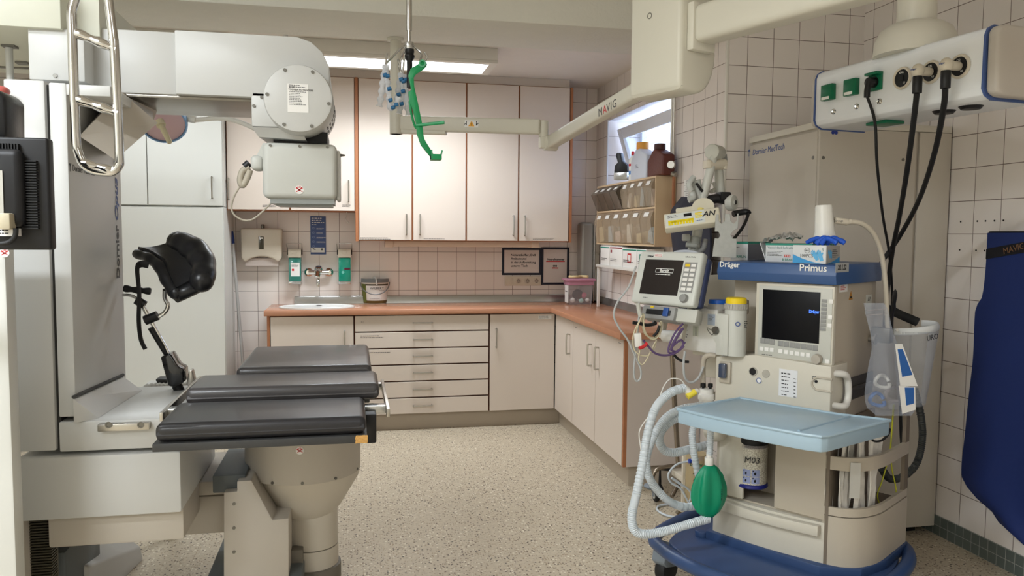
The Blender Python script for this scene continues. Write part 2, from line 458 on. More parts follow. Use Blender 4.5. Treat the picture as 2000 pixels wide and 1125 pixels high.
# --- base units on the window wall
XF = 1.487
def door_x(parent, y0, y1, gz=.002):
    b = MB(); b.box(XF-.001, XF+.018, y0+.003, y1-.003, ZB0+gz, ZB1-G, .0015, 1)
    return b.build('door', m_door, parent)
u = thing('base_cabinet', (1.7, 5.37, ZB0), 'narrow cream base cabinet under the right worktop next to the corner', 'cabinet')
b = MB(); b.box(XF+.02, XA-.01, 5.13, YF-.0, ZB0, ZB1); b.build('carcass', m_gap, u)
d = door_x(u, 5.13, YF-.004); handle_v(d, XF, 5.20, .60, .735, (-1, 0, 0))
u = thing('base_cabinet', (1.7, 4.6, ZB0), 'cream two-door base cabinet at the free end of the right worktop', 'cabinet')
b = MB(); b.box(XF+.02, XA-.01, 4.113, 5.128, ZB0, ZB1); b.build('carcass', m_gap, u)
d = door_x(u, 4.62, 5.13); handle_v(d, XF, 4.70, .60, .735, (-1, 0, 0))
fine(1, (XF-.0012, 5.08, .80), -Y, Z, .05, .006, m_ink, d, seed=8)
d = door_x(u, 4.115, 4.62); handle_v(d, XF, 4.555, .60, .735, (-1, 0, 0))
fine(1, (XF-.0012, 4.2, .815), -Y, Z, .06, .006, m_ink, d, seed=9)
b = MB(); b.box(XF+.02, XA-.006, 4.094, 4.112, ZB0, ZB1); b.build('end_panel', mat('panel_greige', (205, 192, 182), .45, var=.01), u)
b = MB(); b.box(XF, XF+.02, 4.094, 4.112, ZB0, ZB1); b.build('edge_strip', m_carc, u)
# plinths
m_pl = mat('plinth_greige', (176, 163, 146), .5, var=.02)
b = MB(); b.box(xs[0]+.02, 1.535, 5.66, 5.68, 0, ZB0); struct(b.build('trim_5', m_pl))
b = MB(); b.box(1.535, 1.555, 4.13, 5.68, 0, ZB0); b.box(1.555, XA-.01, 4.13, 4.15, 0, ZB0); struct(b.build('trim_6', m_pl))
# worktop, one L-shaped slab
m_top = mat('worktop_beech', (184, 130, 100), .22, var=.08, scale=18)
b = MB()
b.prism([(-.60, 5.582), (1.445, 5.582), (1.445, 4.06), (XA-.004, 4.06), (XA-.004, YB-.004), (-.60, YB-.004)], 'Z', .849, .886, .003, 2)
wt = tag(b.build('worktop', m_top), 'beech-coloured L-shaped worktop along the back and window walls', 'worktop')
b = MB()
b.prism([(YB-.022, .8865), (YB-.001, .8865), (YB-.001, .94), (YB-.010, .945), (YB-.014, .94)], 'X', -.43, XA-.02)
b.prism([(XA-.020, .8865), (XA-.002, .8865), (XA-.002, .94), (XA-.008, .94)], 'Y', 4.07, YB-.02)
struct(b.build('trim_7', m_alu))

# --- wall cupboards
YU = 5.79
YT = 5.66
xl = at(436, 400, Y=YT).x
m_fill = mat('filler_board', (206, 194, 182), .6)
def wall_cab(x0, x1, xm, z0, z1, label, h1, h2, hz0, hz1, ends=(False, False), y=YU):
    u = thing('wall_cabinet', ((x0+x1)/2, (y+YB)/2, z0), label, 'cabinet')
    b = MB(); b.box(x0+(.02 if ends[0] else 0), x1-(.02 if ends[1] else 0), y+.02, YB-.004, z0, z1); b.build('carcass', m_carc, u)
    for k, xx in ((0, x0), (1, x1-.02)):
        if ends[k]: b = MB(); b.box(xx, xx+.02, y, YB-.004, z0-.004, z1); b.build('side_panel', m_carc, u)
    dl = door_y(u, x0+(.02 if ends[0] else 0), xm, z0, z1, y, gb=.006); handle_v(dl, h1, y, hz0, hz1)
    dr = door_y(u, xm, x1-(.02 if ends[1] else 0), z0, z1, y, gb=.006); handle_v(dr, h2, y, hz0, hz1)
    return u, dl, dr
u, d1, d2 = wall_cab(.026, .838, .437, 1.373, 2.545, 'tall cream wall cabinet above the worktop, left of the pair', .392, .492, 1.425, 1.565, (True, False))
fine(2, (.06, YU-.0008, 1.395), X, Z, .26, .006, m_ink, d1, seed=11); fine(1, (.52, YU-.0008, 1.39), X, Z, .2, .006, m_ink, d2, seed=12)
u, d1, d2 = wall_cab(.838, 1.655, 1.237, 1.373, 2.545, 'tall cream wall cabinet above the worktop, right of the pair', 1.195, 1.283, 1.425, 1.565, (False, True))
fine(2, (1.35, YU-.0008, 1.40), X, Z, .25, .006, m_ink, d2, seed=13)
u, d1, d2 = wall_cab(xl+.004, .026, -.432, 1.583, 2.545, 'shorter cream wall cabinet above the paper towels and tap', -.845, -.022, 1.66, 1.80)
fine(2, (-.62, YU-.0008, 1.62), X, Z, .13, .006, m_ink, d1, seed=14); fine(2, (-.07, YU-.0008, 1.63), X, Z, .06, .006, m_ink, d2, seed=15)
b = MB(); b.box(-.9, 1.63, YU+.02, YB-.01, 2.546, CE-.001); struct(b.build('trim_8', m_fill))
# light strip under the right wall cabinets
t = thing('strip_light', (.9, 5.95, 1.34), 'narrow strip light under the tall wall cabinets', 'light')
b = MB(); b.box(.24, 1.42, 5.88, 5.96, 1.33, 1.372, .003); b.build('housing', mat('strip_cream', (222, 200, 180), .5), t)
for xx in (.24, 1.36): b = MB(); b.box(xx, xx+.06, 5.87, 5.97, 1.325, 1.372, .003); b.build('end_cap', MATS['strip_cream'], t)
# --- tall white cupboard and the top box over it


u = thing('tall_cabinet', (-1.3, 5.9, .08), 'tall white cupboard with one plain door left of the basin', 'cabinet')
b = MB(); b.box(-2.05, xl, YT+.02, YB-.004, .08, 1.60); b.build('carcass', m_doorw, u)
b = MB(); b.box(-2.05+.004, xl-.003, YT, YT+.019, .085, 1.593, .0015, 1); b.build('door', m_doorw, u)
u = thing('top_cabinet', (-1.3, 5.9, 1.61), 'white top cabinet over the tall white cupboard', 'cabinet')
b = MB(); b.box(-2.05, xl, YT+.02, YB-.004, 1.604, 2.545); b.build('carcass', m_doorw, u)
xa = at(289, 410, Y=YT).x
for k, (x0, x1) in enumerate(((-2.05, xa), (xa, xl))):
    b = MB(); b.box(x0+.003, x1-.003, YT, YT+.019, 1.608, 2.54, .0015, 1); d = b.build('door', m_doorw, u)
    if k: handle_v(d, at(415, 370, Y=YT).x, YT, 1.66, 1.80)
b = MB(); b.box(-2.05, xl, YT+.06, YB-.01, 0, .08); struct(b.build('trim_9', m_pl))
b = MB(); b.box(-2.05, xl, YT+.02, YB-.01, 2.546, CE-.001); struct(b.build('trim_10', m_fill))

# ================================================================ lithotripsy machine (left)
m_mach = mat('machine_white', (200, 200, 197), .38, var=.008, scale=2, bump=.03, bscale=500)
m_mach2 = mat('machine_beige', (188, 180, 168), .5, var=.01, scale=3)
m_dkgap = mat('machine_seam', (60, 60, 58), .7)
m_scr = mat('screw_grey', (120, 118, 112), .4, .8)
m_navy = mat('print_navy', (78, 96, 150), .6)
m_grey = mat('print_grey', (92, 92, 92), .6)
m_red = mat('print_red', (200, 40, 44), .5)
m_blk = mat('black_plastic', (15, 15, 18), .45)
m_black_rub = mat('black_rubber', (22, 22, 23), .6)
YC0 = 2.750
mach = thing('lithotripsy_machine', (-.9, 3.100, 0), 'large white lithotripsy machine with column, upper X-ray arm and lower arm', 'medical machine')
A = lambda px, py, y=YC0: at(px, py, Y=y)
def bxp(mb, px0, py0, px1, py1, y0, y1, bev=.006):
    """box whose front face spans two corners seen in the photograph at depth y0"""
    a, b = at(px0, (py0+py1)/2, Y=y0), at(px1, (py0+py1)/2, Y=y0); c, d = at((px0+px1)/2, py0, Y=y0), at((px0+px1)/2, py1, Y=y0)
    return mb.box(a.x, b.x, y0, y1, d.z, c.z, bev)
def sticker_no_touch(c, r, u, parent, s=.03):
    """white round sticker with a red crossed-out hand"""
    n = V(r).cross(V(u)); c = V(c)
    b = MB(); b.cyl(c-n*.0004, c+n*.0006, s*.62, 20); k = b.build('warning_sticker', m_lab, parent)
    b = MB()
    for a in (38, -35): b.obox(c+n*.001, V(r)*math.cos(math.radians(a))+V(u)*math.sin(math.radians(a)), V(u)*math.cos(math.radians(a))-V(r)*math.sin(math.radians(a)), n, s*1.05, s*.09, .0006)
    for q in range(7):
        a = math.radians(25+q*22); d = V(r)*math.cos(a)+V(u)*math.sin(a)
        b.obox(c+n*.001+d*s*.4, d, n.cross(d), n, s*.3, s*.06, .0006)
    b.obox(c+n*.001-V(u)*s*.06, r, u, n, s*.35, s*.22, .0006)
    b.build('warning_sign', m_red, k)
# column
xL, xS, xR = A(18, 500).x, A(97, 500).x, A(139, 500).x
zt, zb = A(60, 156).z, A(68, 882).z
b = MB(); b.box(xL, xS, YC0, 3.250, zb, zt, .005); b.build('column_panel', m_mach, mach)
b = MB(); b.box(xS, xS+.012, YC0+.02, 3.240, zb, zt-.01); b.build('seam', m_dkgap, mach)
zt2, zb2 = A(150, 163).z, A(120, 815).z
YC1 = 3.33
b = MB(); b.box(xS+.012, xR, YC0, YC1, zb2, zt2, .005); b.build('column', m_mach, mach)
x2 = A(215, 170).x
b = MB(); b.box(xR-.004, x2, YC0+.003, YC1-.02, A(170, 187).z, zt2-.002, .004); b.build('column_head', m_mach, mach)
# lettering up the side of the column
yl = at(229, 440, X=xR+.001).y
P1 = at(229, 545, X=xR+.001); P2 = at(229, 415, X=xR+.001); P3 = at(229, 336, X=xR+.001)
def side_word(s, p0, p1, m, shear=0):
    o = text(s, (xR+.0008, yl, p0.z), Z, -Y, .055, m, mach, align='LEFT', shear=shear, bold=.0014)
    zs = [v.co.z for v in o.data.vertices]; k = (p1.z-p0.z)/(max(zs)-min(zs)); z0 = min(zs)
    for v in o.data.vertices: v.co.z = z0+(v.co.z-z0)*k
side_word('Dornier', P1, at(229, 441, X=xR+.001), m_grey)
side_word('Opus II', at(229, 433, X=xR+.001), at(229, 318, X=xR+.001), m_navy, .25)
p = at(142, 328, X=xR+.001)
text('Dornier MedTech', (xR+.0008, p.y, p.z), Y, Z, .03, m_grey, mach, align='LEFT')
b = MB(); q = V((xR+.0008, p.y-.022, p.z))
b.obox(q, Y, Z, X, .004, .026, .0006); b.obox(q+V((0, -.005, .008)), (0, 1, -1), (0, 1, 1), X, .014, .003, .0006); b.obox(q+V((0, .005, .008)), (0, 1, 1), (0, -1, 1), X, .014, .003, .0006)
b.build('logo', m_grey, mach)
# upper arm
YA0 = 3.000
b = MB()
pa, pb = at(340, 56, Y=YA0), at(600, 74, Y=YA0)
zA1, zA0 = at(450, 64, Y=YA0).z, at(450, 188, Y=YA0).z
xA0, xA1 = pa.x, at(646, 150, Y=YA0).x
prof = [(xA0, zA0), (xA1-.03, zA0), (xA1, zA0+.03), (xA1-.006, zA1-.10), (xA1-.03, zA1-.05), (xA1-.07, zA1-.015), (xA1-.12, zA1), (xA0, zA1)]
b.prism(prof, 'Y', YA0, 3.480, .006); b.build('arm_cover', m_mach, mach)
b = MB(); xB0 = at(165, 110, Y=YA0).x
b.box(xB0, xA0+.002, YA0+.02, 3.470, zA0, zA1-.004, .006); b.build('arm_rear_cover', m_mach, mach)
xC0 = at(55, 110, Y=2.920).x
b = MB(); b.box(xC0, at(165, 110, Y=2.920).x, 2.920, 3.400, at(100, 157, Y=2.920).z, at(100, 55, Y=2.920).z, .006); b.build('arm_end_cover', m_mach, mach)
b = MB(); q = at(108, 148, Y=2.920); b.cyl(q, q+V((0, -.004, 0)), .007, 12); b.build('screw', m_scr, mach)
b = MB(); b.box(xB0+.02, xA0+.28, YA0+.03, 3.450, zA0-.012, zA0+.002, .003); b.build('arm_underside', mat('underside_metal', (150, 145, 136), .3, .7), mach)
# bracket under the arm: a block turned on edge
def bracket():
    T = at(238, 180, Y=2.980); R_ = at(308, 240, Y=3.060); B_ = at(225, 312, Y=2.860); L_ = at(155, 266, Y=2.800)
    dy = V((0, .34, 0)); T2 = T+dy*1.0
    b = MB()
    top = [T+V((0, .30, 0)), at(300, 211, Y=3.350), R_+V((.0, .0, 0)), L_]
    t = bmesh.new()
    vs = [t.verts.new(v) for v in (L_, B_, R_, T, at(308, 212, Y=3.350), V((xR, 3.200, T.z)), V((xR, 3.200, B_.z+.05)), at(300, 236, Y=3.350))]
    l, bb, r, tt, tr, bl, bbl, br = vs
    for f_ in ((l, bb, r, tt), (tt, r, br, tr), (l, tt, tr, bl), (l, bl, bbl, bb), (bb, bbl, br, r), (bl, tr, br, bbl)): t.faces.new(f_)
    b.merge(t); return b.build('arm_bracket', m_mach2, mach)
bracket()
# tube head
YT0 = 2.920
tc = at(583, 193, Y=YT0); rr = (at(652, 193, Y=YT0).x-at(515, 193, Y=YT0).x)/2
tube = MB(); tube.cyl(tc+V((0, .006, 0)), tc+V((0, .40, 0)), rr*1.0, 48, bev=.006); tb = tube.build('tube_housing', m_mach, mach)
b = MB(); b.cyl(tc+V((0, -.012, 0)), tc+V((0, .01, 0)), rr*.985, 48, bev=.008); cp = b.build('end_cover', m_mach, tb)
for a in (62, 115, 175, -8, -65, -118):
    b = MB(); q = tc+V((math.cos(math.radians(a))*rr*.88, -.012, math.sin(math.radians(a))*rr*.88)); b.cyl(q, q+V((0, -.004, 0)), .006, 10); b.build('cover_screw', m_scr, tb)
b = MB(); c0 = tc+V((0, -.0126, .0)); b.box(c0.x-.037, c0.x+.035, c0.y-.0004, c0.y+.0006, c0.z-.05, c0.z+.05); lb = b.build('rating_label', m_lab, tb)
fine(9, (c0.x-.032, c0.y-.001, c0.z+.022), X, Z, .06, .0035, m_grey, lb, seed=20)
fine(2, (c0.x-.032, c0.y-.001, c0.z+.045), X, Z, .06, .004, m_grey, lb, seed=21)
text('TOSHIBA ROTANODE', (c0.x-.034, c0.y-.001, c0.z+.029), X, Z, .0085, m_inkb, lb, align='LEFT')
text('△ CE', (c0.x-.032, c0.y-.001, c0.z+.038), X, Z, .008, m_inkb, lb, align='LEFT')
b = MB()
for rng, yy in ((range(-38, 8, 8), .30), (range(-38, 4, 8), .19)):
    for a in rng:
        d = V((math.cos(math.radians(a)), 0, math.sin(math.radians(a)))); q = tc+d*rr+V((0, yy, 0))
        b.obox(q, Y, Y.cross(d), d, .055, .008, .003)
b.build('vent_slots', m_blk, tb)
# yoke left of the tube
b = MB(); y0 = at(492, 222, Y=3.000)
b.box(at(491, 220, Y=3.000).x, tc.x, 3.000, 3.400, at(500, 247, Y=3.000).z, zA0+.02, .006)
b.hexa([(at(505, 262, Y=3.030).x, 3.030, at(530, 268, Y=3.030).z), (tc.x+.02, 3.030, at(530, 272, Y=3.030).z), (tc.x+.02, 3.350, at(530, 272, Y=3.030).z), (at(515, 262, Y=3.030).x, 3.350, at(530, 268, Y=3.030).z),
        (at(491, 246, Y=3.000).x, 3.000, at(500, 248, Y=3.000).z), (tc.x, 3.000, at(500, 248, Y=3.000).z), (tc.x, 3.400, at(500, 248, Y=3.000).z), (at(491, 246, Y=3.000).x, 3.400, at(500, 248, Y=3.000).z)])
yk = b.build('tube_yoke', m_mach, mach)
for px, py in ((496, 207), (511, 190)): b = MB(); q = at(px, py, Y=3.000); b.cyl(q, q+V((0, -.004, 0)), .006, 10); b.build('yoke_screw', m_scr, yk)
b = MB(); b.box(at(535, 270, Y=3.100).x, at(640, 270, Y=3.100).x, 3.080, 3.350, at(580, 279, Y=3.100).z, at(580, 258, Y=3.100).z); b.build('collimator_mount', m_blk, mach)
# collimator box
YK = 3.000
kx0, kx1 = at(512, 330, Y=YK).x, at(658, 330, Y=YK).x; kz0, kz1 = at(580, 388, Y=YK).z, at(580, 279, Y=YK).z
b = MB(); b.box(kx0, kx1, YK, YK+.27, kz0, kz1, .022, 4); col = b.build('collimator', mat('collimator_grey', (198, 199, 193), .42, var=.008), mach)
b = MB(); b.box(kx1-.004, kx1+.012, YK+.03, YK+.25, kz0-.002, kz1-.02, .008, 3); b.build('side_cover', m_mach, col)
for fx in (.11, .5, .87): b = MB(); q = V((kx0+(kx1-kx0)*fx, YK, kz1-.012)); b.cyl(q, q+V((0, -.003, 0)), .005, 10); b.build('cover_screw', m_scr, col)
b = MB(); b.box(kx0+.025, kx1-.01, YK+.02, YK+.25, kz0-.018, kz0+.002); b.box(kx0+.045, kx1-.018, YK+.04, YK+.22, kz0-.026, kz0-.016); b.build('bottom_plate', mat('plate_grey', (150, 154, 152), .4), col)
b = MB(); q = V((kx1+.01, YK+.06, kz1-.035)); b.cyl(q, q+V((.02, 0, 0)), .006, 12, .003); b.build('knob', m_scr, col)
sticker_no_touch((kx0+(kx1-kx0)*.49, YK-.0008, kz0+.033), X, Z, col, .026)
b = MB(); b.box(kx0-.045, kx0-.001, YK+.03, YK+.12, kz1-.10, kz1-.045, .016, 3); b.hexa([(kx0-.03, YK+.04, kz1-.06), (kx0+.01, YK+.04, kz1-.06), (kx0+.01, YK+.1, kz1-.06), (kx0-.03, YK+.1, kz1-.06), (kx0, YK+.04, kz1+.0), (kx0+.02, YK+.04, kz1+.0), (kx0+.02, YK+.1, kz1+.0), (kx0, YK+.1, kz1+.0)]); b.build('cable_clamp', MATS['collimator_grey'], col)
b = MB(); b.tube([at(x, y, Y=3.060) for x, y in ((487, 326), (474, 334), (469, 352), (474, 362), (484, 345), (488, 332))], .012, 10, 5); b.build('cable_sleeve', mat('cable_beige', (176, 168, 152), .5), col)
b = MB(); b.tube([at(x, y, Y=3.060) for x, y in ((487, 318), (478, 326))], .014, 10); b.build('cable_gland', m_blk, col)
b = MB(); b.tube([at(x, y, Y=3.060) for x, y in ((471, 360), (458, 382), (452, 404), (458, 420), (476, 430), (494, 428), (512, 414), (529, 397), (536, 392))], .0035, 8, 6); b.build('cable', MATS['cable_beige'], col)
# lower arm: chute, deck, drawer-like fronts
xb = at(357, 850, Y=YC0).x; xb0 = A(115, 850).x
zd = A(240, 820).z
b = MB()
b.box(xb0, at(334, 830, Y=YC0).x, YC0, 3.340, A(240, 878).z, zd, .006); dk = b.build('lower_arm_deck', m_mach, mach)
C0, C1 = at(143, 779, X=xR), at(240, 735, X=xR)
C2, C3 = at(277, 763, Z=zd), at(192, 817, Z=zd)
b = MB(); e = V((0, 0, -.02))
b.hexa([V((xR, C0.y, zd)), C3, C2, V((xR, C1.y, zd)), C0, C3+V((0, 0, .002)), C2+V((0, 0, .002)), C1]); b.build('chute', m_mach, mach)
b = MB(); b.tube([C0+V((.001, 0, .006)), C1+V((.001, 0, .006))], .006, 8); b.build('seam', m_dkgap, mach)
b = MB(); a0, a1 = at(195, 840, Y=YC0), at(295, 822, Y=YC0); b.box(a0.x, a1.x, YC0-.026, YC0, a0.z, a1.z, .003)
rl = b.build('steel_rail', m_steel, mach)
for px in (212, 275): b = MB(); q = at(px, 830, Y=YC0-.027); b.lathe([(.011, 0), (.011, .002), (.007, .002), (.006, -.002)], q, -Y, 16); b.build('rail_screw', m_scr, rl)
z3, z2 = A(200, 1008).z, A(200, 887).z
xe = A(35, 940).x
b = MB(); b.box(xe, A(355, 940).x, YC0-.012, 3.4, z3, z2, .008); b.build('lower_arm_front', m_mach, mach)
z4 = A(220, 1068).z
b = MB(); b.box(A(88, 1030).x, A(357, 1030).x, YC0+.02, 3.05, z4, z3+.01, .01); b.build('lower_arm_underbox', m_mach2, mach)
# base: louvred back panel, foot
b = MB(); b.box(xe, A(43, 1060).x, YC0+.02, 3.200, .1, z3, .003)
b.build('base_panel', m_mach2, mach)
b = MB()
g0, g1 = at(42, 1015, Y=2.820), at(88, 1015, Y=2.820)
for k in range(22):
    z = g0.z-.004-k*.0095; b.box(g0.x, g1.x+.02, 2.810, 2.860, z-.003, z+.002)
b.box(g0.x, g1.x+.02, 2.860, 2.870, g0.z-.22, g0.z); b.build('louvre_grille', mat('grille_dark', (70, 66, 52), .5), mach)
b = MB(); b.box(-1.25, at(163, 1090, Y=3.100).x, 2.920, 3.300, 0, .30, .01); b.build('base', mat('base_slate', (92, 98, 100), .5), mach)
b = MB(); p0 = at(165, 1085, Y=3.220); b.hexa([(p0.x-.02, 3.100, 0), (p0.x+.06, 3.100, 0), (p0.x+.13, 3.550, 0), (p0.x-.02, 3.550, 0), (p0.x-.02, 3.100, .19), (p0.x+.05, 3.100, .17), (p0.x+.12, 3.550, .06), (p0.x-.02, 3.550, .19)], .008)
b.build('foot', mat('foot_grey', (190, 188, 182), .5), mach)
# beam that carries the table column
b = MB(); x0, x1 = at(352, 980, Y=3.08).x, at(450, 980, Y=3.08).x
b.box(x0-.1, x1+.05, 3.08, 3.4, at(400, 1043, Y=3.08).z, at(400, 970, Y=3.08).z, .006)
b.box(x0-.05, x1+.05, 3.08, 3.5, at(400, 968, Y=3.08).z, at(400, 938, Y=3.1).z, .004); b.build('table_beam', m_mach2, mach)

# cabinet at the far left edge
u = thing('equipment_cabinet', (-1.35, 2.47, 0), 'pale grey equipment cabinet cut by the left edge of the picture', 'cabinet')
xc = at(21, 800, Y=2.44).x
b = MB(); b.box(-1.7, xc, 2.44, 2.505, 0, at(8, 488, Y=2.44).z+.12, .008); cb = b.build('body', mat('cabinet_pale', (206, 206, 200), .4), u)
sticker_no_touch(at(9, 494, Y=2.4395), X, Z, u, .02)

# ---------------------------------------------------------------- treatment table
m_pad = mat('vinyl_charcoal', (36, 35, 38), .4, var=.04, scale=6, coat=.15)
m_pad2 = mat('vinyl_grey', (64, 61, 61), .36, var=.04, scale=6, coat=.15)
m_board = mat('board_black', (54, 54, 54), .45, var=.1)
tab = thing('treatment_table', (-.2, 3.2, 0), 'patient treatment table with three dark vinyl pads on a beige column', 'table')
Y0 = 2.42
L0, R0 = at(297, 873, Y=Y0), at(717, 860, Y=Y0)
zbrd = (L0.z+R0.z)/2
b = MB(); b.box(L0.x, R0.x, Y0, 3.3, zbrd-.012, zbrd+.012, .002); brd = b.build('table_board', m_board, tab)
rnd = random.Random(3)
b = MB()
def chip(uu, vv):
    j = rnd.uniform(-.002, .002)
    return (R0.x-.035+uu*.036+j, Y0-.0015-.002*math.sin(vv*3)+rnd.uniform(-.001, .0006), zbrd-.0125+vv*.025+j*.4)
b.grid(chip, 6, 5, .003); b.build('chipped_corner', mat('foam_ochre', (196, 150, 84), .9, var=.25, scale=150, bump=.8, bscale=300), brd)
def pad(x0, x1, y0, y1, z0, z1, m, rake=0):
    b = MB(); b.box(x0, x1, y0, y1, z0, z1, .022, 5)
    b.tube([(x0+.012, y0+.012, (z0+z1)/2-.006), (x1-.012, y0+.012, (z0+z1)/2-.006), (x1-.012, y1-.012, (z0+z1)/2-.006), (x0+.012, y1-.012, (z0+z1)/2-.006)], .0145, 8, 1, closed=True)
    return b.build('cushion', m, tab)
zt1 = zbrd+.014+.055
pl, pr_ = at(303, 846, Z=zt1), at(718, 842, Z=zt1)
yb1 = at(560, 778, Z=zt1).y
pad(L0.x+.005, R0.x-.002, Y0+.006, yb1, zbrd+.013, zt1, m_pad)
# second pad, a little higher and wider
zt2_ = zt1+.035
q0, q1 = at(360, 778, Z=zt2_-.03), at(742, 770, Z=zt2_-.03)
yb2 = at(560, 727, Z=zt2_).y
pad(q0.x, q1.x, q0.y+.01, yb2, zt2_-.06, zt2_, m_pad2)
zt3 = zt2_+.02
q2, q3 = at(452, 728, Z=zt3), at(728, 726, Z=zt3)
yb3 = at(600, 674, Z=zt3).y
pad(q2.x, q3.x, yb2+.008, yb3, zt3-.06, zt3, m_pad2)
b = MB(); b.box(q0.x+.03, q1.x-.03, 3.0, yb2, zbrd-.012, zt2_-.061, .004); b.box(q2.x+.03, q3.x-.03, yb2-.05, yb3-.05, zt3-.09, zt3-.061, .004); b.build('table_frame', m_board, tab)
# side rails
def rail(xc, y0, y1, z, sgn):
    b = MB(); b.box(xc-.006, xc+.006, y0, y1, z-.015, z+.015, .002)
    r = b.build('side_rail', m_steel, tab)
    for yy in (y0+.05, y1-.08): b = MB(); b.box(xc-sgn*.006, xc-sgn*.085, yy, yy+.05, z-.014, z+.014, .003); b.build('rail_block', m_alu, r)
rr_ = at(756, 795, Y=q1.y); rail(rr_.x, q1.y-.10, yb2+.12, zt2_-.075, 1)
rl_ = at(318, 812, Y=2.66); rail(rl_.x, 2.64, 3.3, rl_.z, -1)
b = MB(); b.box(R0.x-.01, R0.x+.035, yb1-.12, yb1+.06, zbrd-.07, zbrd+.03, .006); b.build('rail_clamp', m_blk, tab)
# column
cxy = at(592, 900, Y=3.2); cx, cy = cxy.x, 3.24
rd = (at(706, 900, Y=cy).x-at(481, 900, Y=cy).x)/2
zr0 = at(590, 948, Y=cy-rd).z
rn = (at(658, 1050, Y=cy).x-at(560, 1050, Y=cy).x)*.52
b = MB(); b.lathe([(rd, zr0), (rd, zbrd-.014)], (cx, cy, 0), n=48); drum = b.build('drum', m_mach2, tab)
for a in (200, 243, 272, 305, 340): b = MB(); d = V((math.cos(math.radians(a)), math.sin(math.radians(a)), 0)); q = V((cx, cy, zr0+.008))+d*rd; b.cyl(q, q+d*.003, .006, 10); b.build('drum_screw', m_scr, drum)
zn = at(600, 1004, Y=cy-rn).z
m_col = mat('column_ivory', (200, 192, 178), .42, var=.01)
b = MB(); b.lathe([(rn*1.05, zn-.02), (rn*1.3, zn+.01), (rd*.9, zr0-.03), (rd*.93, zr0)], (cx+.015, cy, 0), n=48); b.build('funnel', m_col, tab)
zl = at(610, 1078, Y=cy-rn).z
b = MB(); b.lathe([(rn, zl), (rn, zn+.01)], (cx+.03, cy, 0), n=40); b.lathe([(rn+.002, .06), (rn+.002, zl-.004)], (cx+.03, cy, 0), n=40); b.build('column', m_col, tab)
b = MB(); b.lathe([(rn+.012, 0), (rn+.012, .065), (rn, .068)], (cx+.03, cy, 0), n=40); b.build('column_foot', mat('foot_taupe', (120, 114, 104), .6), tab)
YQ = 2.98
b = MB()
b.prism([(at(px, py, Y=YQ).x, at(px, py, Y=YQ).z) for px, py in ((437, 962), (463, 960), (463, 940), (491, 938), (532, 1016), (564, 1012), (564, 1140), (437, 1140))], 'Y', YQ, 3.3, .004)
zmin = 0
cv = b.build('column_cover', m_mach2, tab)
for py in (984, 1031, 1078): b = MB(); q = at(457, py, Y=YQ); b.cyl(q, q+V((0, -.003, 0)), .006, 10); b.build('cover_screw', m_scr, cv)
b = MB(); b.box(at(437, 1140, Y=YQ).x-.07, at(590, 1140, Y=YQ).x, 2.97, 3.45, 0, at(437, 1138, Y=YQ).z+.004, .01); b.build('pedestal_base', MATS['base_slate'], tab)
b = MB(); k0, k1 = at(415, 935, Y=3.02), at(480, 960, Y=3.02); b.box(k0.x, k1.x, 3.02, 3.4, k1.z, k0.z+.01, .004); b.build('cover_cap', MATS['base_slate'], tab)
b = MB(); q0_, q1_ = at(567, 1075, Y=cy-rn-.03), at(592, 1125, Y=cy-rn-.03); b.box(q0_.x, q1_.x, cy-rn-.035, cy-rn+.02, 0, q0_.z, .003); b.build('cover_plate', MATS['foot_taupe'], tab)
sticker_no_touch(V((cx, cy-rd-.0015, at(586, 880, Y=cy-rd).z)), X, Z, tab, .024)

# leg support on the left rail
m_leath = mat('black_leather', (26, 26, 28), .33, var=.1, bump=.12, bscale=60)
YL = 3.25
leg = thing('leg_support', at(360, 772, Y=YL), 'black padded leg support on a steel arm clamped to the table rail', 'leg support')
LP = lambda px, py, dy=0: at(px, py, Y=YL+dy)
LINES_ = (((268, 496), (290, 503), (312, 520), (328, 548), (343, 572)), ((306, 493), (325, 503), (343, 520), (356, 540), (366, 562)), ((348, 474), (370, 484), (388, 500), (398, 524), (394, 548)))
DEP_ = ((.10, .05, 0, -.05, -.09), (.12, .07, .02, -.03, -.075), (.10, .06, .02, -.04, -.09))
CL_ = [path([LP(x, y, d) for (x, y), d in zip(L_, D_)], 4) for L_, D_ in zip(LINES_, DEP_)]
def gutter(uu, vv):
    i = uu*16; k = min(15, int(i)); f_ = i-k
    a_, b_, c_ = [C_[k]+(C_[k+1]-C_[k])*f_ for C_ in CL_]
    return a_*(1-vv)**2 + (b_*2-(a_+c_)*.5)*(2*vv*(1-vv)) + c_*vv*vv
b = MB(); b.grid(gutter, 16, 12, -.03)
gp = b.build('leg_pad', m_leath, leg)
b = MB(); P = CL_[0]; b.tube(P, lambda l: .019+.007*min(1, l/.2)+.0015*math.sin(l*90), 14, 2); b.ball(P[0], .019); b.ball(P[-1], .026)
b.build('side_roll', m_leath, gp)
b = MB(); P = [p_+V((0, 0, .0)) for p_ in CL_[2]]; b.tube(P, lambda l: .046+.008*math.sin(min(1, l/.22)*3.14)+.0015*math.sin(l*80), 16, 2); b.ball(P[0], .046); b.ball(P[-1], .046)
b.build('side_roll', m_leath, gp)
b = MB(); b.tube([gutter(1, v/8)+V((0, -.004, -.012)) for v in range(9)], .028, 12, 3); b.build('front_roll', m_leath, gp)
b = MB(); b.tube([LP(290, 518, -.02), LP(275, 516, -.02), LP(268, 526, -.04), LP(272, 575, -.05), LP(271, 625, -.05), LP(275, 662, -.05), LP(284, 682, -.05)], .013, 8, 6, flat=.3); b.build('strap', m_black_rub, gp)
b = MB(); b.tube([LP(272, 586, -.01), LP(287, 612, -.01), LP(330, 692)], .0085, 12, 1); b.build('rod', m_chrome, leg)
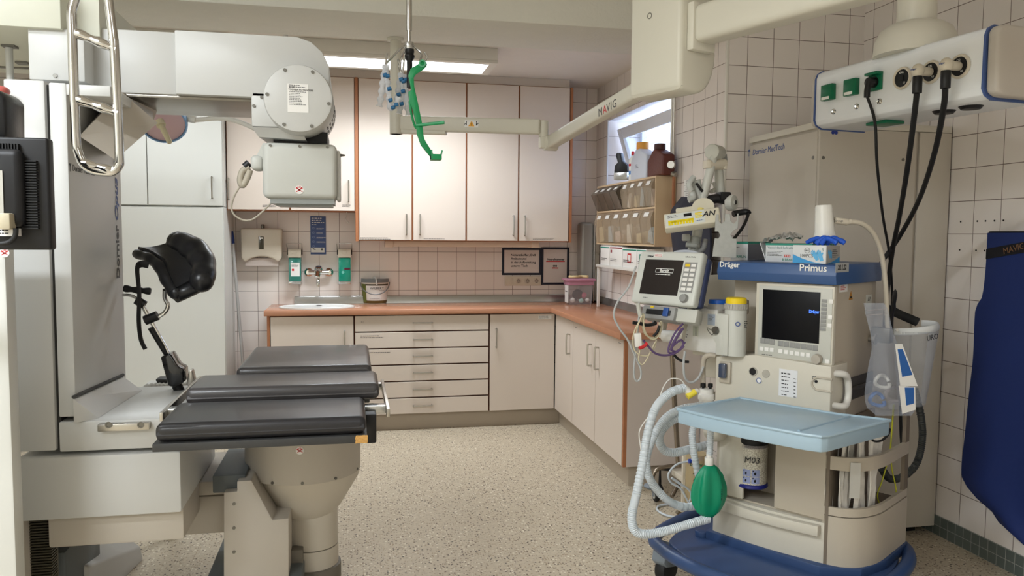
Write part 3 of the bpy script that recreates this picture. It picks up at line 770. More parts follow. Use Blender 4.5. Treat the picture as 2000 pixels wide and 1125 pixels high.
b = MB(); b.tube([LP(240, 576, .0), LP(258, 578, -.01), LP(275, 590, -.02), LP(284, 606, -.02)], .006, 10, 5); b.build('handle_rod', m_chrome, leg)
b = MB(); b.tube([LP(242, 563, .0), LP(262, 566), LP(294, 569)], lambda l: .0125+.002*math.sin(l*160), 12, 6); b.build('grip', m_black_rub, leg)
b = MB(); b.tube([LP(266, 586, -.02), LP(283, 596, -.02)], .017, 14); b.tube([LP(283, 626, -.02), LP(308, 616, -.02)], .0185, 14); b.build('joint', m_blk, leg)
b = MB(); b.tube([LP(307, 620, -.02), LP(322, 610, -.02), LP(328, 596, -.02), LP(322, 582, -.03), LP(322, 566, -.05)], .0085, 12, 6); b.build('bent_rod', m_chrome, leg)
b = MB(); b.tube([LP(294, 640, -.02), LP(327, 694)], .011, 10); b.build('rod_sleeve', m_blk, leg)
b = MB()
Mh = [LP(318, 694), LP(337, 686), LP(352, 712), LP(363, 716), (LP(365, 742)), LP(345, 753), LP(333, 750)]
b.prism([(p_.x, p_.z) for p_ in Mh], 'Y', YL-.045, YL+.045, .008, 3); b.build('clamp_body', mat('black_gloss', (18, 18, 20), .12, coat=.5), leg)
b = MB(); b.prism([(p_.x, p_.z) for p_ in (LP(366, 748), LP(371, 722), (LP(376, 722)), LP(383, 750), LP(374, 760))], 'Y', YL-.02, YL+.03, .003); b.build('clamp_jaw', m_steel, leg)
b = MB(); b.tube([LP(345, 752), LP(352, 765), LP(360, 774)], .02, 10, 4); b.build('clamp_foot', m_blk, leg)

# shower-like hose and black bowl on the deck behind the clamp
YH = 3.6
t = thing('corrugated_hose', at(330, 762, Y=YH), 'ribbed grey hose lying behind the leg support clamp', 'hose')
b = MB(); b.tube([at(x, y, Y=YH) for x, y in ((283, 760), (300, 757), (330, 757), (362, 755), (380, 753))], lambda l: .018+.0035*(int(l/.008) % 2), 12, 30); b.build('hose', mat('hose_grey', (176, 174, 168), .5), t)
t = tag(None or MB().prism([(at(px, py, Y=3.75).x, at(px, py, Y=3.75).z) for px, py in ((306, 738), (332, 738), (334, 749), (318, 750), (309, 746))], 'Y', 3.72, 3.8, .006).build('hand_switch', m_blk), 'small black hand switch resting by the ribbed hose', 'switch')
b = MB(); q = at(322, 752, Y=3.76); b.box(q.x-.085, q.x+.06, 3.70, 3.86, q.z-.006, q.z+.006, .003)
tag(b.build('switch_tray', m_mach), 'white tray under the black hand switch', 'tray')
b = MB(); q2_ = at(330, 770, Y=3.78); b.box(q2_.x-.2, q2_.x+.1, 3.62, 3.95, q2_.z-.02, q2_.z, .005); b.box(q2_.x-.02, q2_.x+.02, 3.78, 3.82, 0, q2_.z-.02)
tag(b.build('instrument_stand', m_mach), 'small white stand behind the treatment table carrying hose and switch', 'stand')

# hanging grab handle
m_ss = mat('polished_steel', (206, 205, 203), .12, 1)
YG = 2.15
gh = thing('grab_handle', at(190, 0, Y=YG), 'polished steel ladder-shaped grab handle hanging from above', 'handle')
Gp = lambda px, py, dy=0: at(px, py, Y=YG+dy)
rt = .0115
b = MB()
b.tube([Gp(165, -60, 0), Gp(146, 0), Gp(140, 24), Gp(141, 60)] + [Gp(x, y) for x, y in ((144, 150), (148, 268), (152, 296), (162, 318), (180, 331), (205, 336), (222, 334), (232, 322), (233, 306))] + [Gp(x, y) for x, y in ((229, 200), (223, 90), (221, 70), (212, 0), (203, -60))], rt, 14, 5)
b.build('frame', m_ss, gh)
for (x0, y0_, x1, y1_) in ((148, 64, 228, 97), (151, 194, 232, 221), (160, 318, 226, 336)):
    b = MB(); a0, a1 = Gp(x0, y0_), Gp(x1, y1_)
    b.tube([a0+(a1-a0)*(i/30) for i in range(31)], lambda l: .0115+.0015*math.sin(l*130), 14, 2); b.build('rung', m_ss, gh)
b = MB(); b.cyl(Gp(184, -60)+V((0, 0, -.02)), V((Gp(184, -60).x, YG, 3.02)), .02, 16); b.tube([Gp(165, -60), Gp(184, -66), Gp(203, -60)], rt, 12, 4); b.build('hanger', m_ss, gh)

# monitor seen from behind
YM = 1.95
mon = thing('monitor', at(40, 480, Y=YM), 'black monitor seen from behind at the left edge', 'monitor')
mx1 = at(97, 380, Y=YM).x; mz1, mz0 = at(50, 268, Y=YM).z, at(50, 488, Y=YM).z
b = MB(); b.box(mx1-.40, mx1, YM, YM+.035, mz0, mz1, .006, 3); sh = b.build('shell', m_blk, mon)
b = MB(); b.box(mx1-.38, mx1-.045, YM-.03, YM+.005, mz0+.05, mz1-.028, .022, 4); b.build('back_bulge', m_blk, sh)
b = MB()
for k in range(26): z = mz1-.055-k*.006; b.box(mx1-.055, mx1-.022, YM-.012, YM+.002, z, z+.0026)
for k in range(22): x = mx1-.06-k*.006; b.box(x, x+.0026, YM-.012, YM+.002, mz1-.03, mz1-.016)
b.build('vents', m_black_rub, sh)
b = MB(); b.box(at(-5, 430, Y=YM-.03).x, at(9, 430, Y=YM-.03).x, YM-.033, YM-.029, at(4, 417, Y=YM).z, at(4, 335, Y=YM).z); b.build('mount_plate', m_alu, mon)
b = MB(); q = at(28, 433, Y=YM); b.box(q.x-.014, q.x+.012, YM-.055, YM-.02, q.z-.018, q.z+.018, .004); b.build('plug', mat('plug_beige', (186, 176, 152), .5), mon)
b = MB(); b.tube([at(x, y, Y=YM-.04) for x, y in ((31, 446), (29, 462), (16, 474), (-6, 477))], .0055, 10, 5); b.build('cable', m_black_rub, mon)
b = MB(); b.box(at(8, 454, Y=YM).x, at(42, 454, Y=YM).x, YM-.034, YM-.001, at(8, 461, Y=YM).z, at(8, 446, Y=YM).z); lb = b.build('rating_label', m_lab, mon)
fine(2, (at(12, 452, Y=YM).x, YM-.0345, at(8, 450, Y=YM).z), X, Z, .03, .004, m_inkb, lb, seed=31)
b = MB(); b.tube([(mx1-.2, YM+.03, mz0+.12), (mx1-.3, YM+.1, mz0+.1), (-1.6, YM+.2, mz0+.1), (-3.2, YM+.25, mz0+.12)], .022, 12, 4); b.build('support_arm', m_alu, mon)
b = MB(); b.prism([(at(px, py, Y=2.1).x, at(px, py, Y=2.1).z) for px, py in ((-60, 160), (0, 176), (17, 192), (18, 272), (-60, 300))], 'Y', 2.08, 2.2, .01)
tag(b.build('padded_cover', m_leath), 'black padded cover above the monitor at the left edge', 'cover')
b = MB(); b.ball(at(2, 178, Y=2.7), .024, .03, .016); b.ball(at(-12, 176, Y=2.7), .03, .03, .02)
tag(b.build('red_bag', mat('red_plastic', (190, 96, 88), .4, var=.4, scale=30)), 'small red and white plastic bag behind the column top', 'bag')
# operating lamp behind the arm
YO = 4.45
ol = thing('operating_lamp', at(330, 240, Y=YO), 'operating lamp with pink lens and blue rim behind the machine', 'lamp')
n_ = V((.15, -.75, -.62)).normalized()
b = MB(); o_ = at(320, 240, Y=YO); b.lathe([(.0, .05), (.06, .045), (.10, .02), (.112, 0)], o_-n_*.02, -n_, 32); b.build('shell', mat('lamp_white', (228, 228, 224), .4), ol)
b = MB(); b.lathe([(.112, -.02), (.118, -.01), (.118, .014), (.108, .014), (.106, -.02), (.112, -.02)], o_, -n_, 32); b.build('rim', mat('lamp_blue', (120, 160, 205), .4), ol)
b = MB(); b.lathe([(.0, 0), (.105, 0), (.105, .004), (.0, .004)], o_+n_*.004, n_, 32); b.build('lens', mat('lens_pink', (206, 176, 182), .15, coat=.4), ol)
b = MB(); h0, h1 = at(311, 237, Y=YO-.06), at(332, 279, Y=YO-.12); b.cyl(h0, h1, .016, 14, .013, .004); b.cyl(h0, h0+(h1-h0)*.2, .024, 14); b.build('handle', mat('handle_ivory', (214, 206, 176), .5), ol)
b = MB(); b.tube([at(x, y, Y=YO+.03) for x, y in ((313, 226), (335, 222), (355, 224), (372, 232), (384, 234), (420, 231), (450, 233), (480, 243), (520, 262))], .013, 12, 6); b.tube([at(368, 231, Y=YO+.03), at(382, 234, Y=YO+.03)], .02, 12); b.tube([at(520, 262, Y=YO+.03), at(560, 240, Y=YO+.1), V((at(560, 240, Y=YO+.1).x, YO+.1, CE))], .013, 12, 1); b.build('arm', MATS['lamp_white'], ol)
# ceiling trunking and rods top left
b = MB(); x1 = at(118, 20, Y=2.9).x; b.box(-3.2, x1, 2.9, 3.75, at(60, 53, Y=2.9).z, at(60, 0, Y=2.9).z+.06, .003)
b.box(x1-.002, x1+.09, 3.0, 3.7, at(60, 50, Y=2.9).z, at(60, 0, Y=2.9).z+.06)
ct = tag(b.build('ceiling_trunking', mat('trunking_ivory', (214, 214, 198), .5)), 'large ivory ceiling trunking box in the top left corner', 'trunking')
for (px, py0, py1, yy, rr0, lb) in ((18, 56, 158, 3.2, .014, 'pale ceiling rod nearest the left edge'), (43, 70, 110, 3.5, .012, 'short grey ceiling rod with ring beside the pale rod')):
    a0, a1 = at(px, py0, Y=yy), at(px+2, py1, Y=yy)
    t = thing('ceiling_rod', a0, lb, 'rod')
    b = MB(); b.cyl(a1, V((a1.x, yy, ct.bound_box[0][2])), rr0*.9, 12); b.build('rod', m_mach2 if yy > 3.3 else m_mach, t)
    b = MB(); b.box(a0.x-.022, a0.x+.022, yy-.02, yy+.02, ct.bound_box[0][2]-.008, ct.bound_box[0][2]); b.build('flange', m_scr, t)
b = MB(); b.box(-2.4, at(56, 120, Y=3.6).x, 3.6, 3.66, at(30, 122, Y=3.6).z, at(30, 104, Y=3.6).z, .004); b.tube([at(0, 116, Y=3.58), at(24, 114, Y=3.58), at(52, 108, Y=3.58)], .004, 8, 5)
b.box(-2.4, at(56, 120, Y=3.6).x, 3.6, 3.62, at(30, 133, Y=3.6).z, at(30, 130, Y=3.6).z)
tag(b.build('wall_rail', mat('rail_dark', (120, 116, 108), .4, .5)), 'dark equipment rail behind the column at the top left', 'rail')

# ================================================================ along the back wall
def FR(o, n):
    """frame on a face: matrix (x right, y up, z out of the face) and a lookup of photograph spots on that face"""
    o, n = V(o), V(n).normalized(); r = Z.cross(n).normalized(); u = n.cross(r)
    M = Matrix(((r.x, u.x, n.x, o.x), (r.y, u.y, n.y, o.y), (r.z, u.z, n.z, o.z), (0, 0, 0, 1)))
    def L(px, py):
        p = atp(px, py, o, n)-o; return p.dot(r), p.dot(u)
    return M, L, r, u, n
def fbox(b, L, px0, py0, px1, py1, d0, d1, bev=0, seg=2):
    """box in a face frame spanning two photograph spots, from depth d0 to d1 out of the face"""
    x0, y0 = L(px0, py0); x1, y1 = L(px1, py1); return b.box(x0, x1, y0, y1, d0, d1, bev, seg)
Wb = lambda px, py, d=0: at(px, py, Y=YB-d)
m_ivory = mat('plastic_ivory', (214, 205, 188), .35, var=.01)
m_white = mat('plastic_white', (228, 226, 220), .35, var=.01)
# paper towel dispenser
t = thing('paper_towel_dispenser', Wb(511, 515), 'ivory folded paper towel dispenser on the tiles', 'dispenser')
x0, x1 = Wb(470, 480, .1).x, Wb(551, 480, .1).x; z1, z0 = Wb(510, 446, .1).z, Wb(510, 510, .1).z
b = MB()
pts = [(x0, z1-.01), (x0+.01, z1), (x1-.01, z1), (x1, z1-.01), (x1-.004, z0+.02), (x1-.03, z0-.008), (x1-.07, z0+.02), ((x0+x1)/2+.02, z0+.034), ((x0+x1)/2-.02, z0+.034), (x0+.07, z0+.02), (x0+.03, z0-.008), (x0+.004, z0+.02)]
b.prism(pts, 'Y', YB-.11, YB-.001, .012, 3); sh = b.build('housing', m_ivory, t)
b = MB(); b.box((x0+x1)/2-.02, (x0+x1)/2+.018, YB-.1115, YB-.108, z1-.155, z1-.06, .002); b.build('sight_window', mat('smoked_window', (66, 62, 48), .1, coat=.5), t)
b = MB(); b.box((x0+x1)/2-.015, (x0+x1)/2+.012, YB-.1122, YB-.111, z1-.078, z1-.066); b.build('window_label', m_lab, t)
b = MB(); b.box(x0+.03, x1-.03, YB-.085, YB-.04, z0-.035, z0+.02); b.build('paper_towels', mat('paper_grey', (200, 188, 180), .9), t)
b = MB(); b.lathe([(.014, 0), (.014, .02), (.009, .03)], ((x0+x1)/2+.006, YB-.06, z1), n=14); b.build('lock', m_scr, t)
# two soap dispensers
for k, (px, lb, front) in enumerate(((576, 'arm-lever dispenser with white label left of the tap', 0), (673, 'arm-lever dispenser with dark label right of the tap', 1))):
    c = Wb(px, 515, .06); t = thing('soap_dispenser', (c.x, YB, Wb(px, 555).z), 'green bottle in an '+lb, 'dispenser', )
    xa, xb = c.x-.048, c.x+.048; zt_, zm, zb_ = Wb(px, 486, .07).z, Wb(px, 503, .07).z, Wb(px, 555, .07).z
    b = MB(); b.box(xa, xb, YB-.09, YB-.005, zm, zt_, .005); b.box(xa+.028, xb-.034, YB-.094, YB-.088, zm+.028, zt_-.012, .002); b.build('pump_head', m_ivory, t)
    b = MB(); b.box(xa, xb, YB-.012, YB, zb_, zt_); b.box(xa, xb, YB-.085, YB-.004, zb_, zb_+.022, .004); b.build('holder', m_alu, t)
    b = MB(); b.box(xa+.003, xb-.003, YB-.082, YB-.014, zb_+.022, zm-.001, .006); bo = b.build('bottle', mat('bottle_green%d' % k, ((46, 128, 116), (0, 150, 126))[k], .2, coat=.5), t)
    b = MB(); zz = zt_+.04
    b.tube([(xa-.005, YB-.05, zt_-.03), (xa-.006, YB-.06, zt_), (xa-.008, YB-.13, zz), (xb+.008, YB-.13, zz), (xb+.006, YB-.06, zt_), (xb+.005, YB-.05, zt_-.03)], .004, 8, 1); b.build('lever', m_steel, t)
    for xx in (xa-.008, xb): b = MB(); b.box(xx, xx+.008, YB-.075, YB-.04, zt_-.045, zt_-.008, .002); b.build('lever_pivot', m_blk, t)
    yb_ = YB-.0832
    if front == 0:
        b = MB(); b.box(xa+.02, xb-.012, yb_, yb_+.001, zb_+.06, zm-.038); lb_ = b.build('label', m_lab, bo)
        b = MB(); b.box(xa+.027, xa+.043, yb_-.0006, yb_, (zb_+zm)/2+.0, (zb_+zm)/2+.016); b.build('red_mark', m_red, lb_)
        fine(3, (xa+.026, yb_-.0008, zm-.05), X, Z, .05, .005, m_ink, lb_, seed=41)
    else:
        b = MB(); b.box(xa+.045, xb-.008, yb_, yb_+.001, (zb_+zm)/2+.008, (zb_+zm)/2+.024); b.build('label', mat('label_maroon', (92, 30, 48), .5), bo)
        b = MB(); b.cyl((xa+.036, yb_, (zb_+zm)/2-.01), (xa+.036, yb_+.001, (zb_+zm)/2-.01), .011, 16); b.build('drop_mark', mat('label_mint', (120, 205, 190), .5), bo)
# hand hygiene poster
pA, pB = Wb(606, 422), Wb(637, 497)
b = MB(); b.box(pA.x, pB.x, YB-.003, YB-.0005, pB.z, pA.z); po = tag(b.build('poster', mat('poster_blue', (72, 92, 140), .5)), 'narrow blue hand hygiene poster above the tap', 'poster')
for k_, w_ in enumerate((.098, .1, .094, .045)): fine(1, (pA.x+.010, YB-.0034, pA.z-.016-k_*.0165), X, Z, w_, .011, m_lab, po, seed=44+k_)
for k in range(5):
    z = pA.z-.092-k*.034
    if k < 4: fine(2, (pA.x+.045, YB-.0036, z), X, Z, .068, .004, m_lab, po, seed=50+k)
    b = MB(); b.lathe([(.006, 0), (.0085, 0), (.0085, .0006), (.006, .0006), (.006, 0)], (pA.x+.022, YB-.0034, z), -Y, 14); b.build('pictogram', mat('poster_pale', (142, 158, 196), .5), po)
b = MB(); b.box(pA.x+.003, pB.x-.012, YB-.0036, YB-.003, pB.z+.015, pB.z+.052); fp = b.build('footer', m_lab, po)
b = MB(); b.box(pA.x+.015, pA.x+.028, YB-.0042, YB-.0036, pB.z+.040, pB.z+.046); b.box(pA.x+.024, pA.x+.038, YB-.0042, YB-.0036, pB.z+.036, pB.z+.042); b.box(pB.x-.036, pB.x-.026, YB-.0042, YB-.0036, pB.z+.032, pB.z+.046); b.build('logo', m_inkb, fp)
# wall tap
c = Wb(623, 531); t = thing('wall_tap', c, 'chrome single-lever wall tap between the two soap dispensers', 'tap')
b = MB()
for s_ in (-1, 1):
    q = V((c.x+s_*.075, YB, c.z-.002)); b.lathe([(.034, 0), (.032, .012), (.02, .02), (.018, .05)], q, -Y, 24)
b.tube([(c.x-.075, YB-.052, c.z-.002), (c.x+.075, YB-.052, c.z-.002)], .017, 16); b.build('body', m_chrome, t)
b = MB(); b.lathe([(.024, 0), (.03, .012), (.03, .03), (.022, .042), (0, .045)], (c.x, YB-.055, c.z+.006), (0, -.6, .8), 24); b.build('cap', m_chrome, t)
b = MB(); b.tube([(c.x, YB-.085, c.z+.02), (c.x-.003, YB-.14, c.z+.006), (c.x-.006, YB-.175, c.z-.03)], .013, 12, 6, flat=1.5); b.build('lever', m_chrome, t)
b = MB(); b.tube([(c.x, YB-.05, c.z-.01), (c.x, YB-.09, c.z-.03), (c.x, YB-.15, c.z-.05), (c.x, YB-.17, c.z-.075), (c.x, YB-.17, c.z-.10)], .012, 14, 6); b.build('spout', m_chrome, t)
# sink
zw = .886
sc = at(621, 597, Z=zw); sx = (at(693, 597, Z=zw).x-at(549, 597, Z=zw).x)/2; sy = .175
t = thing('washbasin', (sc.x, 5.80, zw), 'oval white inset washbasin in the worktop', 'basin')
b = MB(); b.lathe([(.94, .003), (.97, .012), (1.0, .009), (1.0, .0005), (.94, .0005), (.94, .003)], (sc.x, 5.82, zw), n=48, sx=sx, sy=sy); b.build('rim', mat('enamel_white', (226, 226, 222), .15), t)
b = MB(); b.lathe([(0, .0012), (.8, .002), (.945, .006)], (sc.x, 5.82, zw), n=48, sx=sx, sy=sy); b.build('bowl', MATS['enamel_white'], t)
b = MB(); b.lathe([(0, .006), (.02, .006), (.024, .003)], (sc.x+.01, 5.90, zw+.002), n=20); b.build('overflow', m_blk, t)
# white bucket
bc = at(733, 594, Z=zw); t = thing('wipes_bucket', bc, 'white bucket with grey lid and printed label on the worktop', 'bucket')
br = (at(760, 560, Y=bc.y).x-at(705, 560, Y=bc.y).x)/2; bh = at(733, 545, Y=bc.y).z-zw
bc = V((bc.x, bc.y+br*.8, zw))
b = MB(); b.lathe([(br*.85, .001), (br*.97, bh*.9)], bc, n=36); bd = b.build('tub', mat('bucket_white', (222, 214, 204), .35, var=.02), t)
b = MB(); b.lathe([(br*1.0, bh*.86), (br*1.02, bh*.95), (br*.99, bh), (br*.7, bh*.985), (0, bh*.985)], bc, n=36); b.build('lid', mat('lid_grey', (120, 124, 126), .4), t)
def wrap(a0, a1, z0, z1, m, name, parent, off=.0008, nn=14):
    b = MB()
    def fn(u_, v_):
        z = z0+(z1-z0)*v_; r = br*(.85+.12*z/(bh*.9))+off; a = math.radians(a0+(a1-a0)*u_)
        return bc+V((r*math.cos(a), r*math.sin(a), z))
    b.grid(fn, nn, 2, .0005); return b.build(name, m, parent)
wrap(182, 225, .012, bh*.8, mat('print_green', (110, 120, 50), .5, var=.55, scale=40), 'print_forest', bd)
wrap(184, 356, .005, bh*.17, mat('print_earth', (104, 84, 42), .5, var=.5, scale=40), 'print_ground', bd, .001)
wrap(205, 345, bh*.66, bh*.8, mat('print_bark', (78, 70, 50), .5, var=.5, scale=50), 'print_bark', bd, .001)
lbk = wrap(227, 348, bh*.14, bh*.74, m_lab, 'label', bd, .0016)
text('WILBERT', bc+V((.012, -br*.965, bh*.63)), X, Z, .026, m_ink, lbk); fine(1, bc+V((.03, -br*.955, bh*.54)), X, Z, .05, .005, m_ink, lbk, seed=61)
fine(2, bc+V((-.04, -br*.93, bh*.24)), X, Z, .09, .003, m_ink, lbk, seed=62)
b = MB(); b.tube([bc+V((math.cos(a)*br*1.05, -abs(math.sin(a))*br*.35-.9*br*math.sin(a), bh*.86-math.sin(a)*bh*.46)) for a in [math.pi*i/12 for i in range(13)]], .004, 8, 3); b.build('bail_handle', MATS['lid_grey'], t)
b = MB(); b.tube([bc+V((-.02, .0, bh*.99)), bc+V((-.005, -br*.5, bh*1.04)), bc+V((.005, -br*.9, bh*1.02)), bc+V((.008, -br*1.06, bh*.86)), bc+V((.012, -br*1.05, bh*.78))], .012, 8, 5, flat=.35); b.build('wipe', m_white, t)
# notices and sockets
for (px0, py0, px1, py1, lb, rows) in ((981, 484, 1057, 537, 'landscape paper notice in a dark blue frame under the wall cabinets', 0), (1058, 483, 1111, 556, 'portrait emergency number notice in a dark blue frame with red underlines', 1)):
    a0, a1 = Wb(px0, py0, .01), Wb(px1, py1, .01)
    t = thing('framed_notice', ((a0.x+a1.x)/2, YB, a1.z), lb, 'notice')
    b = MB(); fw = .017
    b.box(a0.x, a1.x, YB-.008, YB-.001, a1.z, a1.z+fw); b.box(a0.x, a1.x, YB-.008, YB-.001, a0.z-fw, a0.z); b.box(a0.x, a0.x+fw, YB-.008, YB-.001, a1.z+fw, a0.z-fw); b.box(a1.x-fw, a1.x, YB-.008, YB-.001, a1.z+fw, a0.z-fw)
    b.build('frame', mat('frame_navy', (22, 26, 46), .4), t)
    b = MB(); b.box(a0.x+fw, a1.x-fw, YB-.004, YB-.001, a1.z+fw, a0.z-fw); pp_ = b.build('paper', mat('notice_paper', (222, 212, 206), .5, var=.01), t)
    if rows == 0: lines(['Notarztkoffer, Defi', 'Ambubeutel', 'in der Aufbereitung', 'unterm Tisch'], (a0.x+.072, YB-.0045, a0.z-.058), X, Z, .026, m_inkb, pp_, 1.12, bold=.0004)
    else:
        xm_ = (a0.x+a1.x)/2+.004
        join_text([text('Notrufnummer', (xm_, YB-.0045, a0.z-.098), X, Z, .0235, m_inkb, pp_, bold=.0007), text('999', (xm_-.005, YB-.0045, a0.z-.153), X, Z, .024, m_inkb, pp_, bold=.0007)])
        b = MB(); b.box(xm_-.08, xm_+.076, YB-.005, YB-.004, a0.z-.118, a0.z-.109); b.box(xm_-.03, xm_+.022, YB-.005, YB-.004, a0.z-.172, a0.z-.163); b.build('red_underline', m_red, pp_)
a0, a1 = Wb(986, 540), Wb(1056, 557); cw = (a1.x-a0.x)/4; zc = (a0.z+a1.z)/2
t = thing('socket_strip', ((a0.x+a1.x)/2, YB, a1.z), 'cream strip of three wall sockets and a blank plate', 'socket')
b = MB(); b.box(a0.x, a1.x, YB-.01, YB, zc-.038, zc+.038, .003); b.build('plate', m_ivory, t)
b = MB(); b.box(a0.x+.008, a0.x+cw-.008, YB-.013, YB-.009, zc-.028, zc+.028, .002); b.build('blank_cover', m_ivory, t)
for k in (1, 2, 3):
    q = V((a0.x+cw*(k+.5), YB-.0102, zc)); b = MB(); b.lathe([(.018, -.004), (.018, .002), (.023, .003), (.025, .0), (.025, -.002), (.018, -.004)], q, -Y, 24); so = b.build('socket', m_ivory, t)
    b = MB(); b.cyl(q+V((0, .0, 0)), q+V((0, -.0006, 0)), .0178, 20); b.build('socket_face', mat('socket_shade', (170, 158, 144), .5), so)
    b = MB(); b.cyl(q+V((-.008, -.0006, 0)), q+V((-.008, -.0012, 0)), .003, 8); b.cyl(q+V((.008, -.0006, 0)), q+V((.008, -.0012, 0)), .003, 8); b.box(q.x-.003, q.x+.003, q.y-.001, q.y, q.z+.013, q.z+.02); b.box(q.x-.003, q.x+.003, q.y-.001, q.y, q.z-.02, q.z-.013); b.build('contacts', m_blk, so)
# mop against the cupboard
YMp = 5.98
t = thing('mop', (at(476, 720, Y=YMp).x, YMp, 0), 'grey mop pole with a blue grip leaning beside the tall cupboard', 'mop')
m0, m1, m2 = at(451, 452, Y=YMp+.05), at(455, 476, Y=YMp+.045), at(473, 690, Y=YMp)
dr = (m2-m1).normalized(); foot = m2+dr*((m2.z-.06)/-dr.z)
b = MB(); b.tube([m1, foot], .0115, 12); b.build('pole', mat('pole_grey', (196, 196, 194), .3, .4), t)
b = MB(); b.tube([m0, m0+(m1-m0)*.5, m1], lambda l: .0165 if l < .07 else .014, 12, 3); b.build('grip', mat('grip_blue', (32, 54, 120), .4), t)
b = MB(); b.box(foot.x-.08, foot.x+.08, YMp-.09, YMp+.08, 0, .05, .012); b.build('mop_head', mat('mop_blue', (120, 140, 176), .9, bump=.8, bscale=100), t)
# loose white cable end below the wall cabinet
b = MB(); b.tube([at(x, y, Y=5.95) for x, y in ((677, 410), (677, 420), (675, 426), (678, 432), (682, 436))], .004, 8, 5)
tag(b.build('cable', m_white), 'short white cable end hanging under the wall cabinet right of the blue poster', 'cable')

# ================================================================ corner and window wall
# clear storage box with pink lid
t0 = at(1128, 594, Z=zw)
t = thing('storage_box', t0, 'clear plastic storage box with pink lid and white label in the worktop corner', 'box')
q1, q2 = at(1113, 590, Y=5.80), at(1155, 590, Y=5.80)
xa, xb = q1.x, q2.x; ya = 5.80; yb_ = ya+.135; hb = at(1128, 549, Y=ya).z-zw
m_clear = mat('clear_box', (214, 204, 206), .12, var=.02, alpha=.26)
m_pink = mat('clear_pink', (214, 150, 176), .2, var=.02, alpha=.72)
b = MB(); th = .003
def taper(x0, x1, y0, y1, z0, z1, k):
    return [(x0+k, y0+k, z0), (x1-k, y0+k, z0), (x1-k, y1-k, z0), (x0+k, y1-k, z0), (x0, y0, z1), (x1, y0, z1), (x1, y1, z1), (x0, y1, z1)]
b.hexa(taper(xa-.012, xb+.012, ya-.01, yb_, zw+.001, zw+hb, .012)); b.build('tub', m_clear, t)
b = MB(); b.box(xa-.03, xb+.03, ya-.024, yb_+.012, zw+hb, zw+hb+.018, .006); b.box(xa-.016, xb+.016, ya-.013, yb_, zw+hb-.032, zw+hb, .004); b.build('lid', m_pink, t)
b = MB(); b.box(xa-.0118, xa-.0098, ya+.01, yb_-.03, zw+.015, zw+hb-.035); lb_ = b.build('label', m_lab, t)
fine(1, (xa-.0122, yb_-.045, zw+hb*.55), -Y, Z, .06, .016, m_inkb, lb_, seed=64)
b = MB()
b.tube([V(((xa+xb)/2-.075+i*.03, (ya+yb_)/2-.03*math.sin(i*1.3), zw+hb+.031)) for i in range(6)], .011, 8, 4)
tag(b.build('yellow_tube', mat('tube_straw', (226, 204, 150), .4)), 'coiled straw-coloured tube lying on the pink lid', 'tube')
b = MB(); b.tube([V(((xa+xb)/2-.08+i*.03, yb_-.04+.02*math.sin(i*2.2), zw+hb+.026+.01*(i % 2))) for i in range(6)], .008, 8, 4)
tag(b.build('black_cable', m_black_rub), 'black cable bundle lying at the back of the pink lid', 'cable')
rnd = random.Random(5)
for k, (dx, dz, r_, c_, nm, lb) in enumerate(((.07, .075, .04, m_blk, 'round_mask', 'dark round mask inside the clear storage box'), (.12, .07, .022, mat('pink_part', (196, 110, 130), .5), 'pink_connector', 'pink connector inside the clear storage box'), (.03, .03, .02, m_white, 'white_packet', 'white packet inside the clear storage box by the label'), (.10, .025, .018, mat('mint_part', (170, 210, 200), .4), 'green_tube', 'mint-coloured tube piece low in the clear storage box'), (.15, .03, .016, m_white, 'white_clip', 'white clip low at the right of the clear storage box'))):
    b = MB(); b.ball((xa+dx, ya+.03, zw+dz+.004), r_*1.1, .012, r_); tag(b.build(nm, c_), lb, 'supply')
# tall grey case in the corner
t = thing('equipment_case', (1.86, 6.03, zw), 'tall grey rounded equipment case standing in the worktop corner', 'case')
hc = at(1155, 434, Y=5.97).z-zw
b = MB(); b.box(1.782, 1.895, 5.968, 6.092, zw+.004, zw+hc, .03, 4); b.build('shell', mat('case_grey', (168, 168, 164), .3, .2, var=.02), t)
b = MB(); b.box(1.897, 1.944, 5.972, 6.09, zw+.012, zw+hc-.03, .015, 3)
for k in range(4): b.box(1.903, 1.939, 5.966, 5.98, zw+.04+k*.12, zw+.14+k*.12, .004)
b.build('back_shell', mat('case_beige', (150, 144, 130), .45), t)
b = MB(); b.box(1.890, 1.901, 5.963, 6.094, zw+.008, zw+hc-.02, .004); b.build('seam_rim', m_alu, t)
# tilt bin cabinet on the window wall
XBN = 1.815
by0, by1 = at(1280, 400, X=XBN).y, at(1166, 400, X=XBN).y
bz1, bzm, bz0 = at(1280, 343, X=XBN).z, at(1280, 405, X=XBN).z, at(1280, 478, X=XBN).z
m_beige = mat('bin_beige', (206, 180, 146), .5, var=.02)
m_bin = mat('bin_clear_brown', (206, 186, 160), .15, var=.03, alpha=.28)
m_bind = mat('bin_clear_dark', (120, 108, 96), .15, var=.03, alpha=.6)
t = thing('tilt_bin_cabinet', ((XBN+XA)/2, (by0+by1)/2, bz0), 'beige cabinet of clear tilt-out bins in two rows on the window wall', 'bin cabinet')
b = MB()
b.box(XBN, XA-.002, by0, by0+.012, bz0-.012, bz1, .001); b.box(XBN, XA-.002, by1-.012, by1, bz0-.012, bz1, .001)
b.box(XBN, XA-.002, by0+.012, by1-.012, bz0-.012, bz0); b.box(XBN, XA-.002, by0+.012, by1-.012, bzm-.006, bzm+.006); b.box(XBN, XA-.002, by0+.012, by1-.012, bz1-.012, bz1)
b.box(XA-.008, XA-.002, by0+.012, by1-.012, bz0, bz1-.012); b.build('frame', m_beige, t)
rnd = random.Random(11)
ordw = ['first', 'second', 'third', 'fourth', 'fifth', 'sixth', 'seventh', 'eighth']
